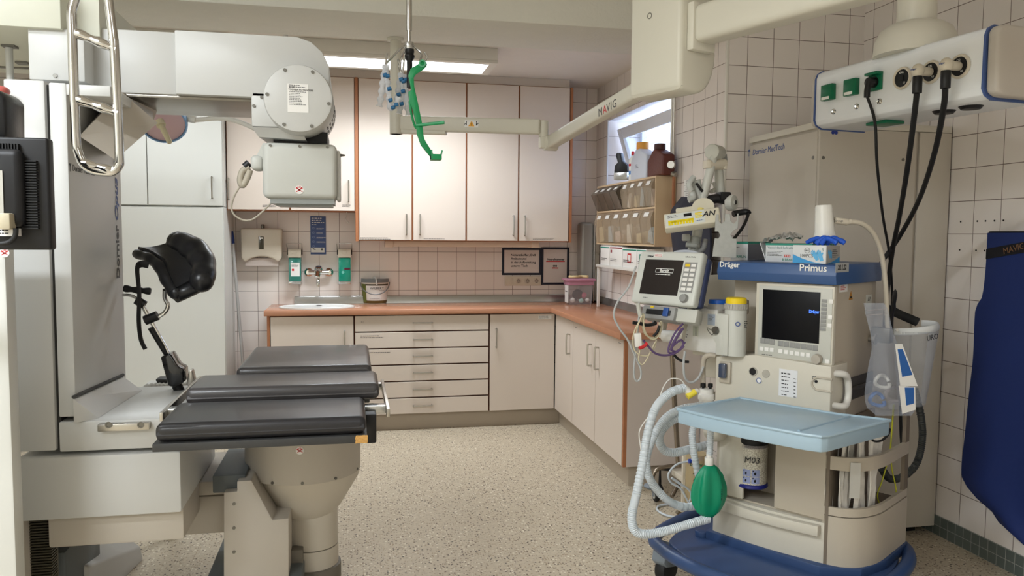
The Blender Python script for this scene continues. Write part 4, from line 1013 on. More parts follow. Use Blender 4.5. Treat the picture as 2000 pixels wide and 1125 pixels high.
m_sup = [mat('supply_white', (226, 220, 208), .6, var=.25, scale=60), mat('supply_cream', (216, 200, 160), .6, var=.25, scale=60), mat('supply_blue', (176, 196, 204), .6, var=.25, scale=60), mat('supply_mixed', (206, 190, 178), .6, var=.4, scale=50)]
for row, (nb, z0, z1) in enumerate(((8, bzm+.008, bz1-.014), (6, bz0+.002, bzm-.008))):
    wy = (by1-by0-.024)/nb
    for k in range(nb):
        ya_ = by1-.012-(k+1)*wy+.004; yb_ = by1-.012-k*wy-.004
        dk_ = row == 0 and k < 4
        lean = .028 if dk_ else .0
        b = MB(); zz = z0+(z1-z0)*.70
        b.prism([(XBN-.004, z0+.002), (XBN-.026-lean, zz), (XBN-.002, z1-.001), (XBN+.002, z1-.001), (XBN-.02-lean, zz), (XBN+.0, z0+.002)], 'Y', ya_, yb_)
        b.prism([(XBN, z0+.002), (XBN-.024-lean, zz), (XBN, z1-.002), (XBN+.10, z1-.02), (XBN+.10, z0+.002)], 'Y', ya_, ya_+.002)
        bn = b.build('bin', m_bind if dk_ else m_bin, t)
        b = MB(); b.obox(((XBN*2-.028-lean)/2-.002, (ya_+yb_)/2, (zz+z1)/2), -Y, V((.024+lean, 0, z1-zz)), V((-(z1-zz), 0, .024+lean)), wy*.42, .028, .001)
        b.build('bin_label', m_lab, bn)
        if row == 0 and k < 1: continue
        # what lies in the bin
        hgt = (z1-z0)*(rnd.uniform(.35, .62) if row else rnd.uniform(.45, .78)); b = MB()
        for q in range(5):
            a = rnd.uniform(-.5, .5); w_ = wy*rnd.uniform(.2, .32); hh = hgt*rnd.uniform(.6, 1)
            yy = (ya_+yb_)/2+rnd.uniform(-.22, .22)*wy; xx = XBN+.012+q*.017
            b.obox((xx, yy, z0+.006+hh/2), V((.12, -math.cos(a*.4), math.sin(a*.4))), V((0, math.sin(a*.4), math.cos(a*.4))), V((-1, -.12, 0)), w_*1.5, hh, .012, .004)
        tag(b.build('packaged_supplies', m_sup[(k+row) % 4]), 'packaged supplies in the %s bin of the %s row counted from the wall corner' % (ordw[k], 'upper' if row == 0 else 'lower'), 'supplies', 'supplies in the tilt bins')
# shelf with boxes under the bins
zs = at(1174, 522, X=XBN).z
t = thing('shelf', ((XBN+XA)/2, (by0+by1)/2, zw), 'white shelf on legs below the tilt bins', 'shelf')
b = MB(); b.box(XBN-.01, XA-.004, by0+.1, by1-.02, zs, zs+.02, .002); b.build('board', m_white, t)
for yy in (by1-.045,):
    b = MB(); b.box(XBN, XBN+.02, yy, yy+.02, zw+.001, zs, .001); b.build('leg', m_white, t)
ypos = [at(x, 505, X=XBN).y for x in (1172, 1190, 1215, 1243, 1262)]
m_green = mat('print_teal', (40, 140, 120), .5)
for k, (lb, hh) in enumerate((('small white carton with green edge nearest the corner on the shelf', .15), ('white dressing carton with dark red logo on the shelf', .15), ('white carton with a red ring mark on the shelf', .13), ('white carton with green stripe behind the patient monitor on the shelf', .13))):
    y1_, y0_ = ypos[k]-.004, ypos[k+1]+.004
    hh = min(hh, bz0-.02-zs-.022)
    t = thing('carton', (XBN+.05, (y0_+y1_)/2, zs+.02), lb, 'carton', 'cartons on the shelf below the bins')
    b = MB(); b.box(XBN+.002, XA-.015, y0_, y1_, zs+.0205, zs+.0205+hh, .001); b.build('box', m_lab, t)
    fx = XBN+.0012; zb_ = zs+.02
    b = MB(); b.box(fx-.0006, fx, y0_+.004, y1_-.004, zb_+hh-.014, zb_+hh-.006)
    if k == 1: b.box(fx-.0006, fx, y1_-.05, y1_-.02, zb_+hh-.045, zb_+hh-.025)
    b.build('stripe', m_green if k != 1 else mat('print_maroon', (150, 60, 70), .5), t)
    if k in (2, 3):
        b = MB(); w2 = (y1_-y0_); cy_, cz_ = (y0_+y1_)/2, zb_+hh*.5
        for a in ((cy_-.035, cy_+.035, cz_+.022, cz_+.032), (cy_-.035, cy_+.035, cz_-.032, cz_-.022), (cy_-.035, cy_-.025, cz_-.022, cz_+.022), (cy_+.025, cy_+.035, cz_-.022, cz_+.022)): b.box(fx-.0006, fx, *a)
        b.build('ring_mark', m_red if k == 2 else m_green, t)
    fine(2, (fx-.001, y1_-.02, zb_+.05), -Y, Z, (y1_-y0_)*.7, .007, m_ink, t, seed=70+k)
# things on top of the bin cabinet
zt = bz1+.0005
def bottle(name, px, label, prof, m, cap, capprof, cat='bottle', sx=1, sy=1, dy=0):
    p = at(px, 342, X=XA-.075); t = thing(name, (XA-.075, p.y, zt), label, cat)
    b = MB(); b.lathe(prof, (XA-.075, p.y, zt), n=4 if sx == 4 else 24, sx=1, sy=1); b.build('body', m, t)
    b = MB(); b.lathe(capprof, (XA-.075, p.y, zt), n=16); b.build('cap', cap, t); return t, p
def jug(name, px0, px1, pyt, label, m, mcap, handle=True):
    p0, p1 = at(px0, 342, X=XA-.07), at(px1, 342, X=XA-.07); c = (p0.y+p1.y)/2; w = abs(p0.y-p1.y)
    h = at((px0+px1)/2, pyt, X=XA-.07).z-zt
    t = thing(name, (XA-.07, c, zt), label, 'bottle')
    b = MB(); ya_, yb_ = c-w/2, c+w/2
    b.prism([(ya_, zt), (yb_, zt), (yb_, zt+h*.52), (c+w*.16, zt+h*.83), (c-w*.02, zt+h*.83), (ya_, zt+h*.62)], 'X', XA-.11, XA-.03, .012, 3); b.build('body', m, t)
    b = MB(); b.cyl((XA-.07, c+w*.07, zt+h*.81), (XA-.07, c+w*.07, zt+h), w*.14, 18, bev=.003); b.build('cap', mcap, t)
    return t, c, w, h
t, c, w_, h_ = jug('disinfectant_bottle', 1241, 1273, 278, 'milky white canister with orange cap on the bin cabinet', mat('canister_milky', (214, 220, 232), .3, alpha=.9), mat('cap_orange', (232, 160, 60), .4))
fine(3, (XA-.1112, c+.04, zt+h_*.4), -Y, Z, .05, .006, m_ink, t, seed=80)
jug('brown_bottle', 1275, 1306, 281, 'dark brown canister on the bin cabinet by the window', mat('canister_brown', (92, 40, 30), .4, bump=.4, bscale=90), mat('cap_brown', (70, 30, 24), .5))
p = at(1235.5, 342, X=XA-.09); t = thing('spray_bottle', (XA-.09, p.y, zt), 'slim white bottle with red cap and blue label on the bin cabinet', 'bottle')
hh = at(1235, 296, X=XA-.09).z-zt
b = MB(); b.lathe([(.026, 0), (.026, hh*.72), (.012, hh*.82), (.012, hh*.86)], (XA-.09, p.y, zt), n=20); bd = b.build('body', m_white, t)
b = MB(); b.lathe([(.012, hh*.86), (.01, hh), (0, hh)], (XA-.09, p.y, zt), n=16); b.build('cap', m_red, t)
b = MB(); b.lathe([(.0262, hh*.22), (.0266, hh*.22), (.0266, hh*.34), (.0262, hh*.34), (.0262, hh*.22)], (XA-.09, p.y, zt), n=20); b.build('blue_band', mat('band_blue', (80, 130, 190), .5), bd)
b = MB(); b.lathe([(.0262, hh*.5), (.0266, hh*.5), (.0266, hh*.58), (.0262, hh*.58), (.0262, hh*.5)], (XA-.09, p.y, zt), n=20); b.build('red_band', m_red, bd)
Mt, Lt, *_ = FR(at(1216, 342, X=XA-.08), (-.75, -.6, 0))
t = thing('tape_dispenser', at(1216, 348, X=XA-.08), 'black upright tape gun on the bin cabinet nearest the corner', 'tape dispenser')
b = MB(Mt); pts = [Lt(x, y) for x, y in ((1203, 335), (1204, 324), (1210, 318), (1206, 304), (1208, 299), (1215, 299), (1219, 316), (1229, 324), (1229, 337), (1203, 339))]
b.prism(pts, 'Z', -.02, .025, .004); b.build('body', m_blk, t)
b = MB(Mt); fbox(b, Lt, 1203, 338, 1229, 351, -.025, .03, .003); b.build('base', m_alu, t)
# window rod / pipe with valve
XPp = XA-.03; py_ = at(1316, 250, X=XPp).y
t = thing('window_rod', (XPp, py_, 1.3), 'pair of steel rods with a round crank joint beside the window', 'rod')
b = MB(); b.cyl((XPp, py_, at(1316, 345, X=XPp).z), (XPp, py_, CE), .008, 12); b.cyl((XPp+.006, py_+.045, at(1316, 345, X=XPp).z), (XPp+.006, py_+.045, CE), .008, 12); b.build('rod', m_steel, t)
b = MB(); q = at(1311, 322, X=XPp-.03); b.lathe([(0, .014), (.022, .014), (.026, .008), (.026, -.008), (0, -.012)], q, (-.6, -.8, 0), 20); b.cyl(q+V((-.01, .06, -.03)), q+V((.03, .0, -.06)), .016, 12); b.build('crank_joint', m_steel, t)
b = MB(); b.tube([at(x, y, X=XPp-.008) for x, y in ((1316, 345), (1315, 400), (1317, 480), (1318, 520))], .009, 10, 4); b.build('wooden_rod', m_carc, t)

# ================================================================ hung from the ceiling
# shield arm
YV = 4.30
m_arm = mat('arm_ivory', (212, 208, 194), .4, var=.01)
t = thing('shield_arm', at(776, 75, Y=YV), 'ivory jointed ceiling arm with vertical post and sloping section', 'ceiling arm')
p0, p1 = at(777, 74, Y=YV), at(772, 262, Y=YV); px_ = p1.x
b = MB(); b.cyl((px_+.004, YV, p1.z), (px_+.004, YV, 2.47), .030, 24); b.cyl((px_+.004, YV, p1.z), (px_+.004, YV, at(772, 212, Y=YV).z), .034, 24); b.cyl((px_+.004, YV, 2.455), (px_+.004, YV, 2.4695), .045, 24); b.build('post', m_arm, t)
yj = 4.02
a0, a1 = at(785, 241, Y=YV), at(1052, 248, Y=yj)
dv = (a1-a0).normalized(); up = (Z-dv*Z.dot(dv)).normalized()
b = MB(); b.obox((a0+a1)/2, dv, up, dv.cross(up), (a1-a0).length+.02, .078, .055, .01, 3); b.obox(a0+dv*.12-up*.045, dv, up, dv.cross(up), .26, .02, .05, .006); ar = b.build('horizontal_arm', m_arm, t)
nf = dv.cross(up); nf = nf if nf.y < 0 else -nf
q = atp(921, 242, (a0+a1)/2+nf*.0285, nf)
Mq = (q, dv, up)
b = MB(); b.obox(q+nf*.0006, dv, up, nf, .075, .036, .0012); st = b.build('warning_sticker', m_lab, ar)
b = MB(); b.prism([(-.017, -.013), (.017, -.013), (0, .016)], 'Z', 0, .0006, M=Matrix(((dv.x, up.x, nf.x, q.x+nf.x*.0014), (dv.y, up.y, nf.y, q.y+nf.y*.0014), (dv.z, up.z, nf.z, q.z+nf.z*.0014), (0, 0, 0, 1)))); b.build('triangle', mat('warn_yellow', (236, 170, 40), .5), st)
b = MB()
b.obox(q+nf*.0022+up*.001, dv, up, nf, .002, .014, .0004); b.obox(q+nf*.0022-up*.009, dv, up, nf, .002, .002, .0004)
for s_, x_ in ((-1, -.028), (1, .027)):
    b.obox(q+nf*.0016+dv*x_, dv, up, nf, .004, .016, .0005); b.obox(q+nf*.0016+dv*(x_)+up*.012, dv, up, nf, .005, .005, .0005); b.obox(q+nf*.0016+dv*(x_+.006*s_), dv+up, up-dv, nf, .012, .003, .0005)
b.build('pictograms', m_inkb, st)
jx = at(1062, 260, Y=yj)
b = MB(); b.cyl((jx.x, yj, at(1060, 268, Y=yj).z), (jx.x, yj, at(1060, 236, Y=yj).z), .026, 20, bev=.004); jc = at(1075, 279, Y=yj); b.box(jx.x-.022, jx.x+.02, yj-.03, yj+.03, jc.z-.03, jc.z+.03, .008); b.build('elbow', m_arm, t)
s0, s1 = jc, at(1262, 168, Y=2.95)
ds = (s1-s0).normalized(); us = (Z-ds*Z.dot(ds)).normalized(); ns = ds.cross(us); ns = ns if ns.y < 0 else -ns
b = MB(); b.obox((s0+s1)/2, ds, us, ns, (s1-s0).length, .066, .055, .012, 3); sl = b.build('sloping_arm', m_arm, t)
b = MB(); b.cyl(s0+ns*.036, s0-ns*.036, .041, 28, bev=.004); b.build('joint_disc', m_arm, t)
q = atp(1187, 211, s0+ns*.0278, ns)
for ch, off_, mm in (('M', -.062, m_grey), ('A', -.025, m_red), ('V', .004, m_grey), ('I', .028, m_grey), ('G', .054, m_grey)):
    text(ch, q+ds*(off_*1.25)+ns*.0004, ds, us, .05, mm, sl, sx=1.15)
# spring-arm housing and its boom
e1 = V((.38, -.925, 0)).normalized(); e2 = V((-.925, -.38, 0)).normalized()
hc_ = at(1328, 100, Y=2.5)
t = thing('ceiling_boom', (hc_.x, hc_.y, 1.9), 'large ivory ceiling boom with rounded end housing', 'ceiling boom')
Mh = Matrix(((-e2.x, e1.x, 0, hc_.x), (-e2.y, e1.y, 0, hc_.y), (0, 0, 1, 0), (0, 0, 0, 1)))   # x away from the pale face, y along the boom
zb_, ztp = at(1290, 186, Y=2.6).z, 2.38
pr = [(0, ztp), (0, zb_+.02), (.012, zb_+.004)] + [(.09+.09*math.sin(math.radians(a)), zb_+.14-.14*math.cos(math.radians(a))) for a in range(0, 91, 15)] + [(.18, ztp)]
b = MB(Mh); b.prism(pr, 'Y', -.25, 0, .016, 3); hs = b.build('housing', m_arm, t)
b = MB(); q = atp(1269, 31, hc_, e2); b.lathe([(.009, 0), (.011, 0), (.011, .001), (.009, .001), (.009, 0)], q+e2*.0005, e2, 16); b.build('button', m_scr, hs)
b = MB(Mh); zc_ = at(1372, 55, Y=2.5).z
b.box(.03, .14, 0, .03, zc_-.075, zc_+.085, .006); b.build('boom_collar', m_arm, t)
b = MB(Mh); b.box(.036, .132, .02, 1.5, zc_-.05, zc_+.075, .022, 4); b.build('boom', m_arm, t)
b = MB(); pe = Mh @ V((.085, 1.45, 0)); b.cyl((pe.x, pe.y, zc_+.07), (pe.x, pe.y, 3.02), .07, 24); b.build('boom_post', m_arm, t)
# infusion hanger on a telescopic pole
YI = 3.35
t = thing('infusion_pole', at(799, 0, Y=YI), 'telescopic steel infusion pole with wire hooks hanging from the ceiling', 'pole')
I = lambda px, py, dy=0: at(px, py, Y=YI+dy)
cxp = I(799, 60).x
b = MB(); b.cyl((cxp, YI, I(799, 60).z), (cxp, YI, 3.02), .0125, 20); b.cyl((cxp, YI, I(799, 84).z), (cxp, YI, I(799, 50).z), .0085, 16); b.build('tube', m_ss, t)
b = MB(); b.cyl((cxp, YI, I(799, 97).z), (cxp, YI, I(799, 82).z), .019, 20, bev=.003); b.build('hub', m_alu, t)
b = MB(); b.lathe([(.019, 0), (.02, -.012), (.017, -.02), (.021, -.026), (.021, -.034), (.012, -.05), (.012, -.16), (.0, -.165)], (cxp+.002, YI, I(799, 96).z), n=18); b.build('grip', m_blk, t)
for pts in (((793, 88, 0), (780, 97, -.01), (766, 112, -.02), (756, 122, -.03), (753, 130, -.03), (756, 104, -.02)), ((806, 88, 0), (815, 96, -.02), (824, 106, -.03), (820, 120, -.05), (826, 122, -.05), (834, 112, -.05), (829, 102, -.05)), ((795, 94, .0), (791, 105, .03), (788, 130, .04), (786, 148, .04), (783, 140, .04)), ((793, 95, .0), (785, 110, .05), (780, 130, .06), (783, 140, .06), (777, 115, .06))):
    b = MB(); b.tube([I(*p_) for p_ in pts], .0046, 8, 4); b.build('hook', m_alu, t)
# bundles of wrapped syringe caps
m_film = mat('wrap_film', (226, 228, 232), .15, var=.15, scale=150, alpha=.72)
m_cap = mat('cap_blue', (40, 110, 160), .4)
rnd = random.Random(21)
def strip(pts, capn, label, dy):
    P = path([I(x, y, dy) for x, y in pts], 6); L_ = sum((b_-a_).length for a_, b_ in zip(P, P[1:]))
    t = thing('wrapped_caps', P[0], label, 'packet', 'wrapped blue caps on the infusion hooks')
    b = MB(); b.tube(P, lambda l: .012+.003*math.sin(l*190), 8, 2, flat=.5); b.build('film', m_film, t)
    for k in range(capn):
        p_ = P[int(len(P)*(.22+.72*k/max(1, capn-.0)))]; b = MB(); b.cyl(p_+V((-.004, -.008, 0)), p_+V((.012, -.012, .004)), .008, 12, bev=.001); b.build('cap', m_cap, t)
strip([(753, 128), (748, 160), (744, 190), (741, 208)], 1, 'leftmost wrapped strip with a single blue cap hanging on the infusion pole', -.03)
strip([(754, 126), (755, 150), (759, 180), (763, 210), (772, 206), (779, 190)], 5, 'wrapped strip with five blue caps in a row on the infusion pole', -.03)
strip([(784, 143), (780, 165), (776, 190), (772, 205)], 2, 'wrapped strip with two blue caps left of the middle hook', .04)
strip([(786, 145), (786, 170), (783, 200), (779, 222)], 3, 'wrapped strip with three clustered blue caps on the middle hook', .04)
strip([(788, 146), (792, 165), (794, 195), (798, 225)], 1, 'wrapped strip behind the green holder with one blue cap', .04)
# green bottle holder
m_gr = mat('holder_green', (22, 150, 88), .35, var=.03)
YB2 = YI-.05
t = thing('bottle_holder', at(822, 120, Y=YB2), 'green plastic infusion bottle holder hanging from a wire hook', 'holder')
B2 = lambda px, py, dy=0: at(px, py, Y=YB2+dy)
def flatprof(pts, y0, y1, bev=.003):
    b = MB(); b.prism([(B2(x, y).x, B2(x, y).z) for x, y in pts], 'Y', YB2+y0, YB2+y1, bev); return b
b = flatprof([(824, 118), (832, 124), (830, 134), (812, 146), (808, 152), (809, 170), (817, 205), (824, 240), (828, 270), (832, 278), (846, 300), (840, 306), (822, 284), (814, 262), (812, 240), (806, 215), (801, 204), (799, 196), (797, 180), (803, 176), (800, 160), (797, 148), (802, 134), (816, 126)], -.008, .008); b.build('spine', m_gr, t)
b = MB(); b.lathe([(.009, -.013), (.0155, -.013), (.0155, .013), (.009, .013), (.009, -.013)], B2(826, 125), (-.3, -1, 0), 20); b.build('eye', m_gr, t)
b = MB(); b.tube([B2(x, y, -.002) for x, y in ((800, 198), (803, 220), (808, 240), (813, 250), (818, 246), (820, 243))], .005, 8, 5); b.build('side_loop', m_gr, t)
b = MB(); b.tube([B2(812, 245, -.004), B2(868, 239, -.05)], .007, 8, flat=.6); b.build('cross_bar', m_gr, t)
b = MB(); q = B2(851, 305); b.box(q.x-.022, q.x+.022, YB2-.035, YB2+.02, q.z-.018, q.z+.006, .003); b.tube([q+V((.018, -.03, .0)), q+V((.024, -.03, .022))], .0035, 8); b.box(q.x-.022, q.x-.017, YB2-.035, YB2+.02, q.z-.018, q.z+.024, .002); b.build('foot', m_gr, t)

# supply pendant
d1 = V((.144, -.99, 0)).normalized(); nP = V((-.99, -.144, 0)).normalized()
pl0 = at(1594, 140, Y=2.9)
Mp_, Lp_, rP, uP, _n = FR(pl0, nP)
t = thing('supply_pendant', pl0, 'white ceiling supply pendant with green sockets and gas outlets', 'pendant')
x0_, yb0 = Lp_(1606, 243); x1_, yt1 = Lp_(1912, 58); x0t, yt0 = Lp_(1595, 136); xr_, yb1 = Lp_(1928, 197)
x0_ = min(x0_, x0t); x1_ = (x1_+xr_)/2; ybm = (yb0+yb1)/2; ytm = (yt0+yt1)/2; hP = ytm-ybm
m_pen = mat('pendant_white', (232, 234, 236), .35, 0, var=.005)
m_pnb = mat('pendant_blue', (74, 96, 150), .4)
m_pend = mat('pendant_end', (190, 182, 172), .4)
DP = .26
def pprof(s_=0): return [(ybm-s_, -DP), (ybm-s_, -.035), (ybm+.012-s_*.5, -.008), (ybm+.03, s_), (ytm-.03, s_*.5), (ytm-.01+s_*.5, -.008), (ytm+s_, -.03), (ytm+s_, -DP+.07), (ytm-.06, -DP)]
b = MB(Mp_); b.prism(pprof(), 'X', x0_, x1_, .004); bd = b.build('console', m_pen, t)
b = MB(Mp_); b.prism(pprof(.004), 'X', x0_-.006, x0_); b.build('trim_band', m_pnb, t)
b = MB(Mp_); b.prism(pprof(.004), 'X', x1_, x1_+.008); b.build('trim_band', m_pnb, t)
b = MB(Mp_); b.prism(pprof(-.002), 'X', x1_+.008, x1_+.05, .012, 3); b.build('end_cap', m_pend, t)
b = MB(Mp_); b.prism(pprof(-.002), 'X', x0_-.03, x0_-.006, .008, 3); b.build('end_cap', m_pend, t)
pc = Mp_ @ V(((x0_+x1_)*.5+.02, ytm, -DP*.55))
cpx = at(1789, 60, Y=pc.y); 
b = MB(); rC = .085; ctr = V((cpx.x, pc.y, pc.z)); b.cyl(ctr+V((0, 0, .05)), V((ctr.x, ctr.y, 3.02)), .066, 32); b.build('post', m_arm, t)
b = MB(); b.lathe([(.142, -.01), (.138, .04), (.12, .08), (.09, .10), (.066, .108)], ctr, n=36); b.build('dome', m_arm, t)
b = MB(); q = at(1818, 22, Y=ctr.y-.066); b.box(q.x-.012, q.x+.014, q.y+.02, q.y+.024, q.z-.02, q.z+.012); b.build('post_label', mat('label_green', (70, 110, 90), .5), t)
m_sgr = mat('socket_green', (0, 104, 70), .35)
for k, (px, py, op) in enumerate(((1622, 181, 0), (1667, 171, 0), (1712, 161, 1))):
    cx_, cy_ = Lp_(px, py)
    b = MB(Mp_); s_ = .031
    if not op: b.box(cx_-s_, cx_+s_, cy_-s_, cy_+s_, 0, .022, .003)
    else:
        b.box(cx_-s_, cx_+s_, cy_-s_, cy_+s_, 0, .010, .003); b.box(cx_-s_, cx_+s_, cy_+s_-.006, cy_+s_+.004, 0, .03, .002)
    so = b.build('socket', m_sgr, t)
    if not op:
        b = MB(Mp_); b.box(cx_-s_*.8, cx_+s_*.55, cy_-s_+.003, cy_-s_+.014, .022, .0226); b.build('label', m_lab, so)
    else:
        b = MB(Mp_); b.lathe([(.016, .010), (.02, .0105), (.02, .014), (.016, .014), (.016, .010)], (cx_, cy_, 0), n=20); b.build('socket_ring', m_blk, so)
    ex, ey = Lp_(px+6, py+37)
    b = MB(Mp_); b.lathe([(.0, .006), (.004, .006), (.006, .002), (.010, .004), (.012, 0)], (ex, ey, 0), n=16); b.build('earth_stud', m_chrome, t)
gas = []
for k, (px, py, lb) in enumerate(((1764, 153, 'VAC'), (1820, 141, 'AIR'), (1876, 130, 'O2'))):
    cx_, cy_ = Lp_(px, py); gas.append((cx_, cy_))
    b = MB(Mp_); b.lathe([(.031, 0), (.038, 0), (.040, .004), (.037, .010), (.031, .008), (.031, 0)], (cx_, cy_, 0), n=32); go = b.build('gas_outlet', m_ivory, t)
    b = MB(Mp_); b.lathe([(0, .006), (.031, .006), (.031, .0)], (cx_, cy_, 0), n=32); b.build('outlet_face', m_blk, go)
    pt = Mp_ @ V((cx_-.003, cy_+.020, .0065)); text(lb, pt, rP, uP, .011, m_lab, go)
    pt = Mp_ @ V((cx_+.010, cy_-.017, .0065)); text('CE', pt, rP, uP, .008, m_lab, go)
    if k == 0: b = MB(Mp_); b.box(cx_-.009, cx_+.009, cy_-.009, cy_+.009, .006, .009, .002); b.build('outlet_button', m_black_rub, go)
# underside: outlets and rail of green socket
b = MB(Mp_)
for f_ in (.12, .62, .93): b.lathe([(.02, 0), (.02, -.002), (0, -.002)], (x0_+(x1_-x0_)*f_, ybm+.0005, -.08), (0, -1, 0) and (0, -.0, 1), n=4)
b.bm.free()
for f_ in (.70, .84):
    q = Mp_ @ V((x0_+(x1_-x0_)*f_, ybm, -.10)); b = MB(); b.lathe([(.0, .010), (.03, .010), (.038, 0)], q, -Z, 28); b.build('gas_outlet', m_blk, t)
q = Mp_ @ V((x0_+(x1_-x0_)*.33, ybm, -.12)); b = MB(Mp_); b.box(x0_+.20, x0_+.30, ybm-.012, ybm, -.16, -.07, .002); b.build('socket', m_sgr, t)
# plugs and hoses
def plug_hose(k, pts, label, r=.0095):
    cx_, cy_ = gas[k]; o = Mp_ @ V((cx_, cy_, .007))
    t2 = thing('gas_hose', o, label, 'hose')
    tip = o+nP*.055
    b = MB(); b.cyl(o, tip, .015, 18, bev=.002); b.ball(tip, .021, .021, .024); b.build('connector', m_ivory, t2)
    text('Dräger', tip+nP*.0215+V((0, 0, .003)), rP, uP, .009, m_navy, t2)
    b = MB(); b.cyl(tip+V((0, 0, -.018)), tip+V((0, 0, -.075)), .0155, 16, bev=.002); b.build('collar', m_blk, t2)
    P = [tip+V((0, 0, -.07))]+[at(x, y, Y=yy) for x, y, yy in pts]
    b = MB(); b.tube(P, r, 12, 8); b.build('hose', m_black_rub, t2)
plug_hose(1, [(1784, 240, 2.42), (1772, 330, 2.55), (1757, 420, 2.78), (1744, 485, 2.95), (1734, 560, 3.02), (1728, 640, 3.0)], 'black gas hose from the middle outlet of the pendant')
plug_hose(2, [(1843, 210, 2.28), (1825, 300, 2.45), (1795, 390, 2.72), (1758, 460, 2.93), (1720, 516, 2.96), (1700, 560, 2.98)], 'black gas hose from the right-hand outlet of the pendant')
cx_, cy_ = Lp_(1712, 161); o = Mp_ @ V((cx_, cy_-.002, .012))
t2 = thing('power_cable', o, 'thin black mains cable plugged into the open green socket', 'cable')
b = MB(); b.cyl(o, o+nP*.03, .018, 18, bev=.003); b.tube([o+nP*.024, o+nP*.03+V((0, 0, -.03)), o+nP*.03+V((0, 0, -.055))], .011, 12, 4); b.build('plug', m_blk, t2)
b = MB(); b.tube([o+nP*.03+V((0, 0, -.05))]+[at(x, y, Y=yy) for x, y, yy in ((1709, 240, 2.6), (1713, 320, 2.65), (1724, 420, 2.8), (1736, 490, 2.95), (1742, 560, 3.03), (1742, 640, 3.05))], .0055, 10, 8); b.build('cord', m_black_rub, t2)

# ================================================================ right side
# electronics cupboard
m_dcab = mat('cupboard_greige', (200, 192, 180), .5, var=.01, scale=3)
DX0, DY0, DY1, DX1, DH = 2.055, 3.185, 3.80, 2.742, 1.93
t = thing('electronics_cupboard', (2.4, 3.5, 0), 'tall greige electronics cupboard in the right-hand corner', 'cupboard')
b = MB(); b.box(DX0+.012, DX1, DY0+.012, DY1, .05, DH-.01); b.build('carcass', m_dcab, t)
b = MB(); b.box(DX0, DX0+.012, DY0+.01, DY1, .05, DH-.03, .002); sd = b.build('side_panel', m_dcab, t)
b = MB(); b.box(DX0-.008, DX1, DY0-.004, DY1, DH-.018, DH+.012, .003); b.build('top', mat('top_pale', (214, 208, 196), .5), t)
b = MB(); b.box(DX0+.004, 2.555, DY0-.006, DY0+.012, .04, DH-.02, .003); dr_ = b.build('door', m_dcab, t)
b = MB(); b.box(2.575, DX1, DY0-.002, DY0+.012, .04, DH-.02, .002); b.build('side_strip', m_dcab, t)
for xx in (2.12, 2.62):
    for yy in (DY0+.05, DY1-.1): b = MB(); b.box(xx, xx+.06, yy, yy+.05, 0, .05); b.build('foot', m_blk, t)
q = at(1467, 299, X=DX0-.0008); text('Dornier MedTech', (DX0-.0008, q.y-.015, q.z), -Y, Z, .042, m_navy, sd, align='LEFT', shear=.1)
b = MB(); q = at(1463, 299, X=DX0-.0008); b.obox(q, -Y, Z, -X, .004, .034, .0006); b.obox(q+V((0, .006, .012)), (0, -1, 1), (0, 1, 1), -X, .018, .004, .0006); b.obox(q+V((0, -.006, .012)), (0, -1, -1), (0, 1, -1), -X, .018, .004, .0006); b.build('logo', m_navy, sd)
for k, (px, py) in enumerate(((1608, 308), (1764, 312))):
    q = at(px, py, Y=DY0-.006); b = MB(); b.lathe([(0, .002), (.007, .002), (.008, 0)], q, -Y, 12); b.build('screw', m_scr, dr_)
q = at(1454, 330, X=DX0); b = MB(); b.lathe([(0, .002), (.008, .002), (.009, 0)], at(1588, 308, X=DX0), -X, 12); b.build('screw', m_scr, sd)
q = at(1630, 257, Y=DY0-.0066); b = MB()
for a in (90, 210, 330): b.cyl(q+V((.009*math.cos(math.radians(a)), 0, .009*math.sin(math.radians(a)))), q+V((.009*math.cos(math.radians(a)), -.0006, .009*math.sin(math.radians(a)))), .0085, 14)
b.build('trefoil_sticker', mat('sticker_blue', (40, 60, 150), .5), dr_)

# lead apron on the wall
XL_ = 2.655
m_apr = mat('apron_blue', (22, 42, 100), .75, var=.06, scale=5, bump=.2, bscale=40)
m_trim = mat('apron_trim', (14, 14, 22), .8)
edge = [(1937, 455), (1936, 480), (1934, 520), (1930, 560), (1925, 585), (1914, 602), (1911, 640), (1908, 700), (1898, 780), (1890, 850), (1883, 905), (1884, 935), (1900, 958), (1925, 985), (1945, 1000)]
E_ = [at(x, y, X=XL_) for x, y in edge]; yc_ = at(1999, 700, X=XL_).y-.20
t = thing('lead_apron', (XL_, yc_, E_[-1].z), 'royal blue lead apron with black trim hanging on the right wall', 'apron')
Epath = path(E_, 4)
def edge_y(z):
    for a_, b_ in zip(Epath, Epath[1:]):
        if a_.z >= z >= b_.z and a_.z-b_.z > 1e-6: return a_.y+(b_.y-a_.y)*(a_.z-z)/(a_.z-b_.z)
    return Epath[0].y if z > Epath[0].z else Epath[-1].y
ztop_, zbot_ = E_[0].z, E_[-1].z-.06
def apr(u_, v_):
    z = ztop_+.0+(zbot_-ztop_)*v_
    h_ = edge_y(max(z, E_[-1].z+.001))-yc_
    if z < E_[-1].z: h_ *= math.sqrt(max(0, 1-((E_[-1].z-z)/.0601)**2))*.45+.5
    s_ = 1-2*u_; y = yc_+h_*s_
    if v_ < .14: z += -.0*s_+.02*(1-abs(s_))*0
    x = XL_+.004-.035*math.cos(s_*1.2)-.012*math.sin(s_*9+v_*2)*v_
    return (x, y, z)
b = MB(); b.grid(apr, 30, 40, .012); ap = b.build('body', m_apr, t, sharp=60)
b = MB(); b.tube([apr(0, k/40) for k in range(41)]+[apr(k/12, 1) for k in range(1, 13)], .0085, 8, 1); b.build('trim', m_trim, t)
b = MB(); b.tube([apr(k/12, 0) for k in range(13)], .0075, 8, 1); b.build('neck_trim', m_trim, t)
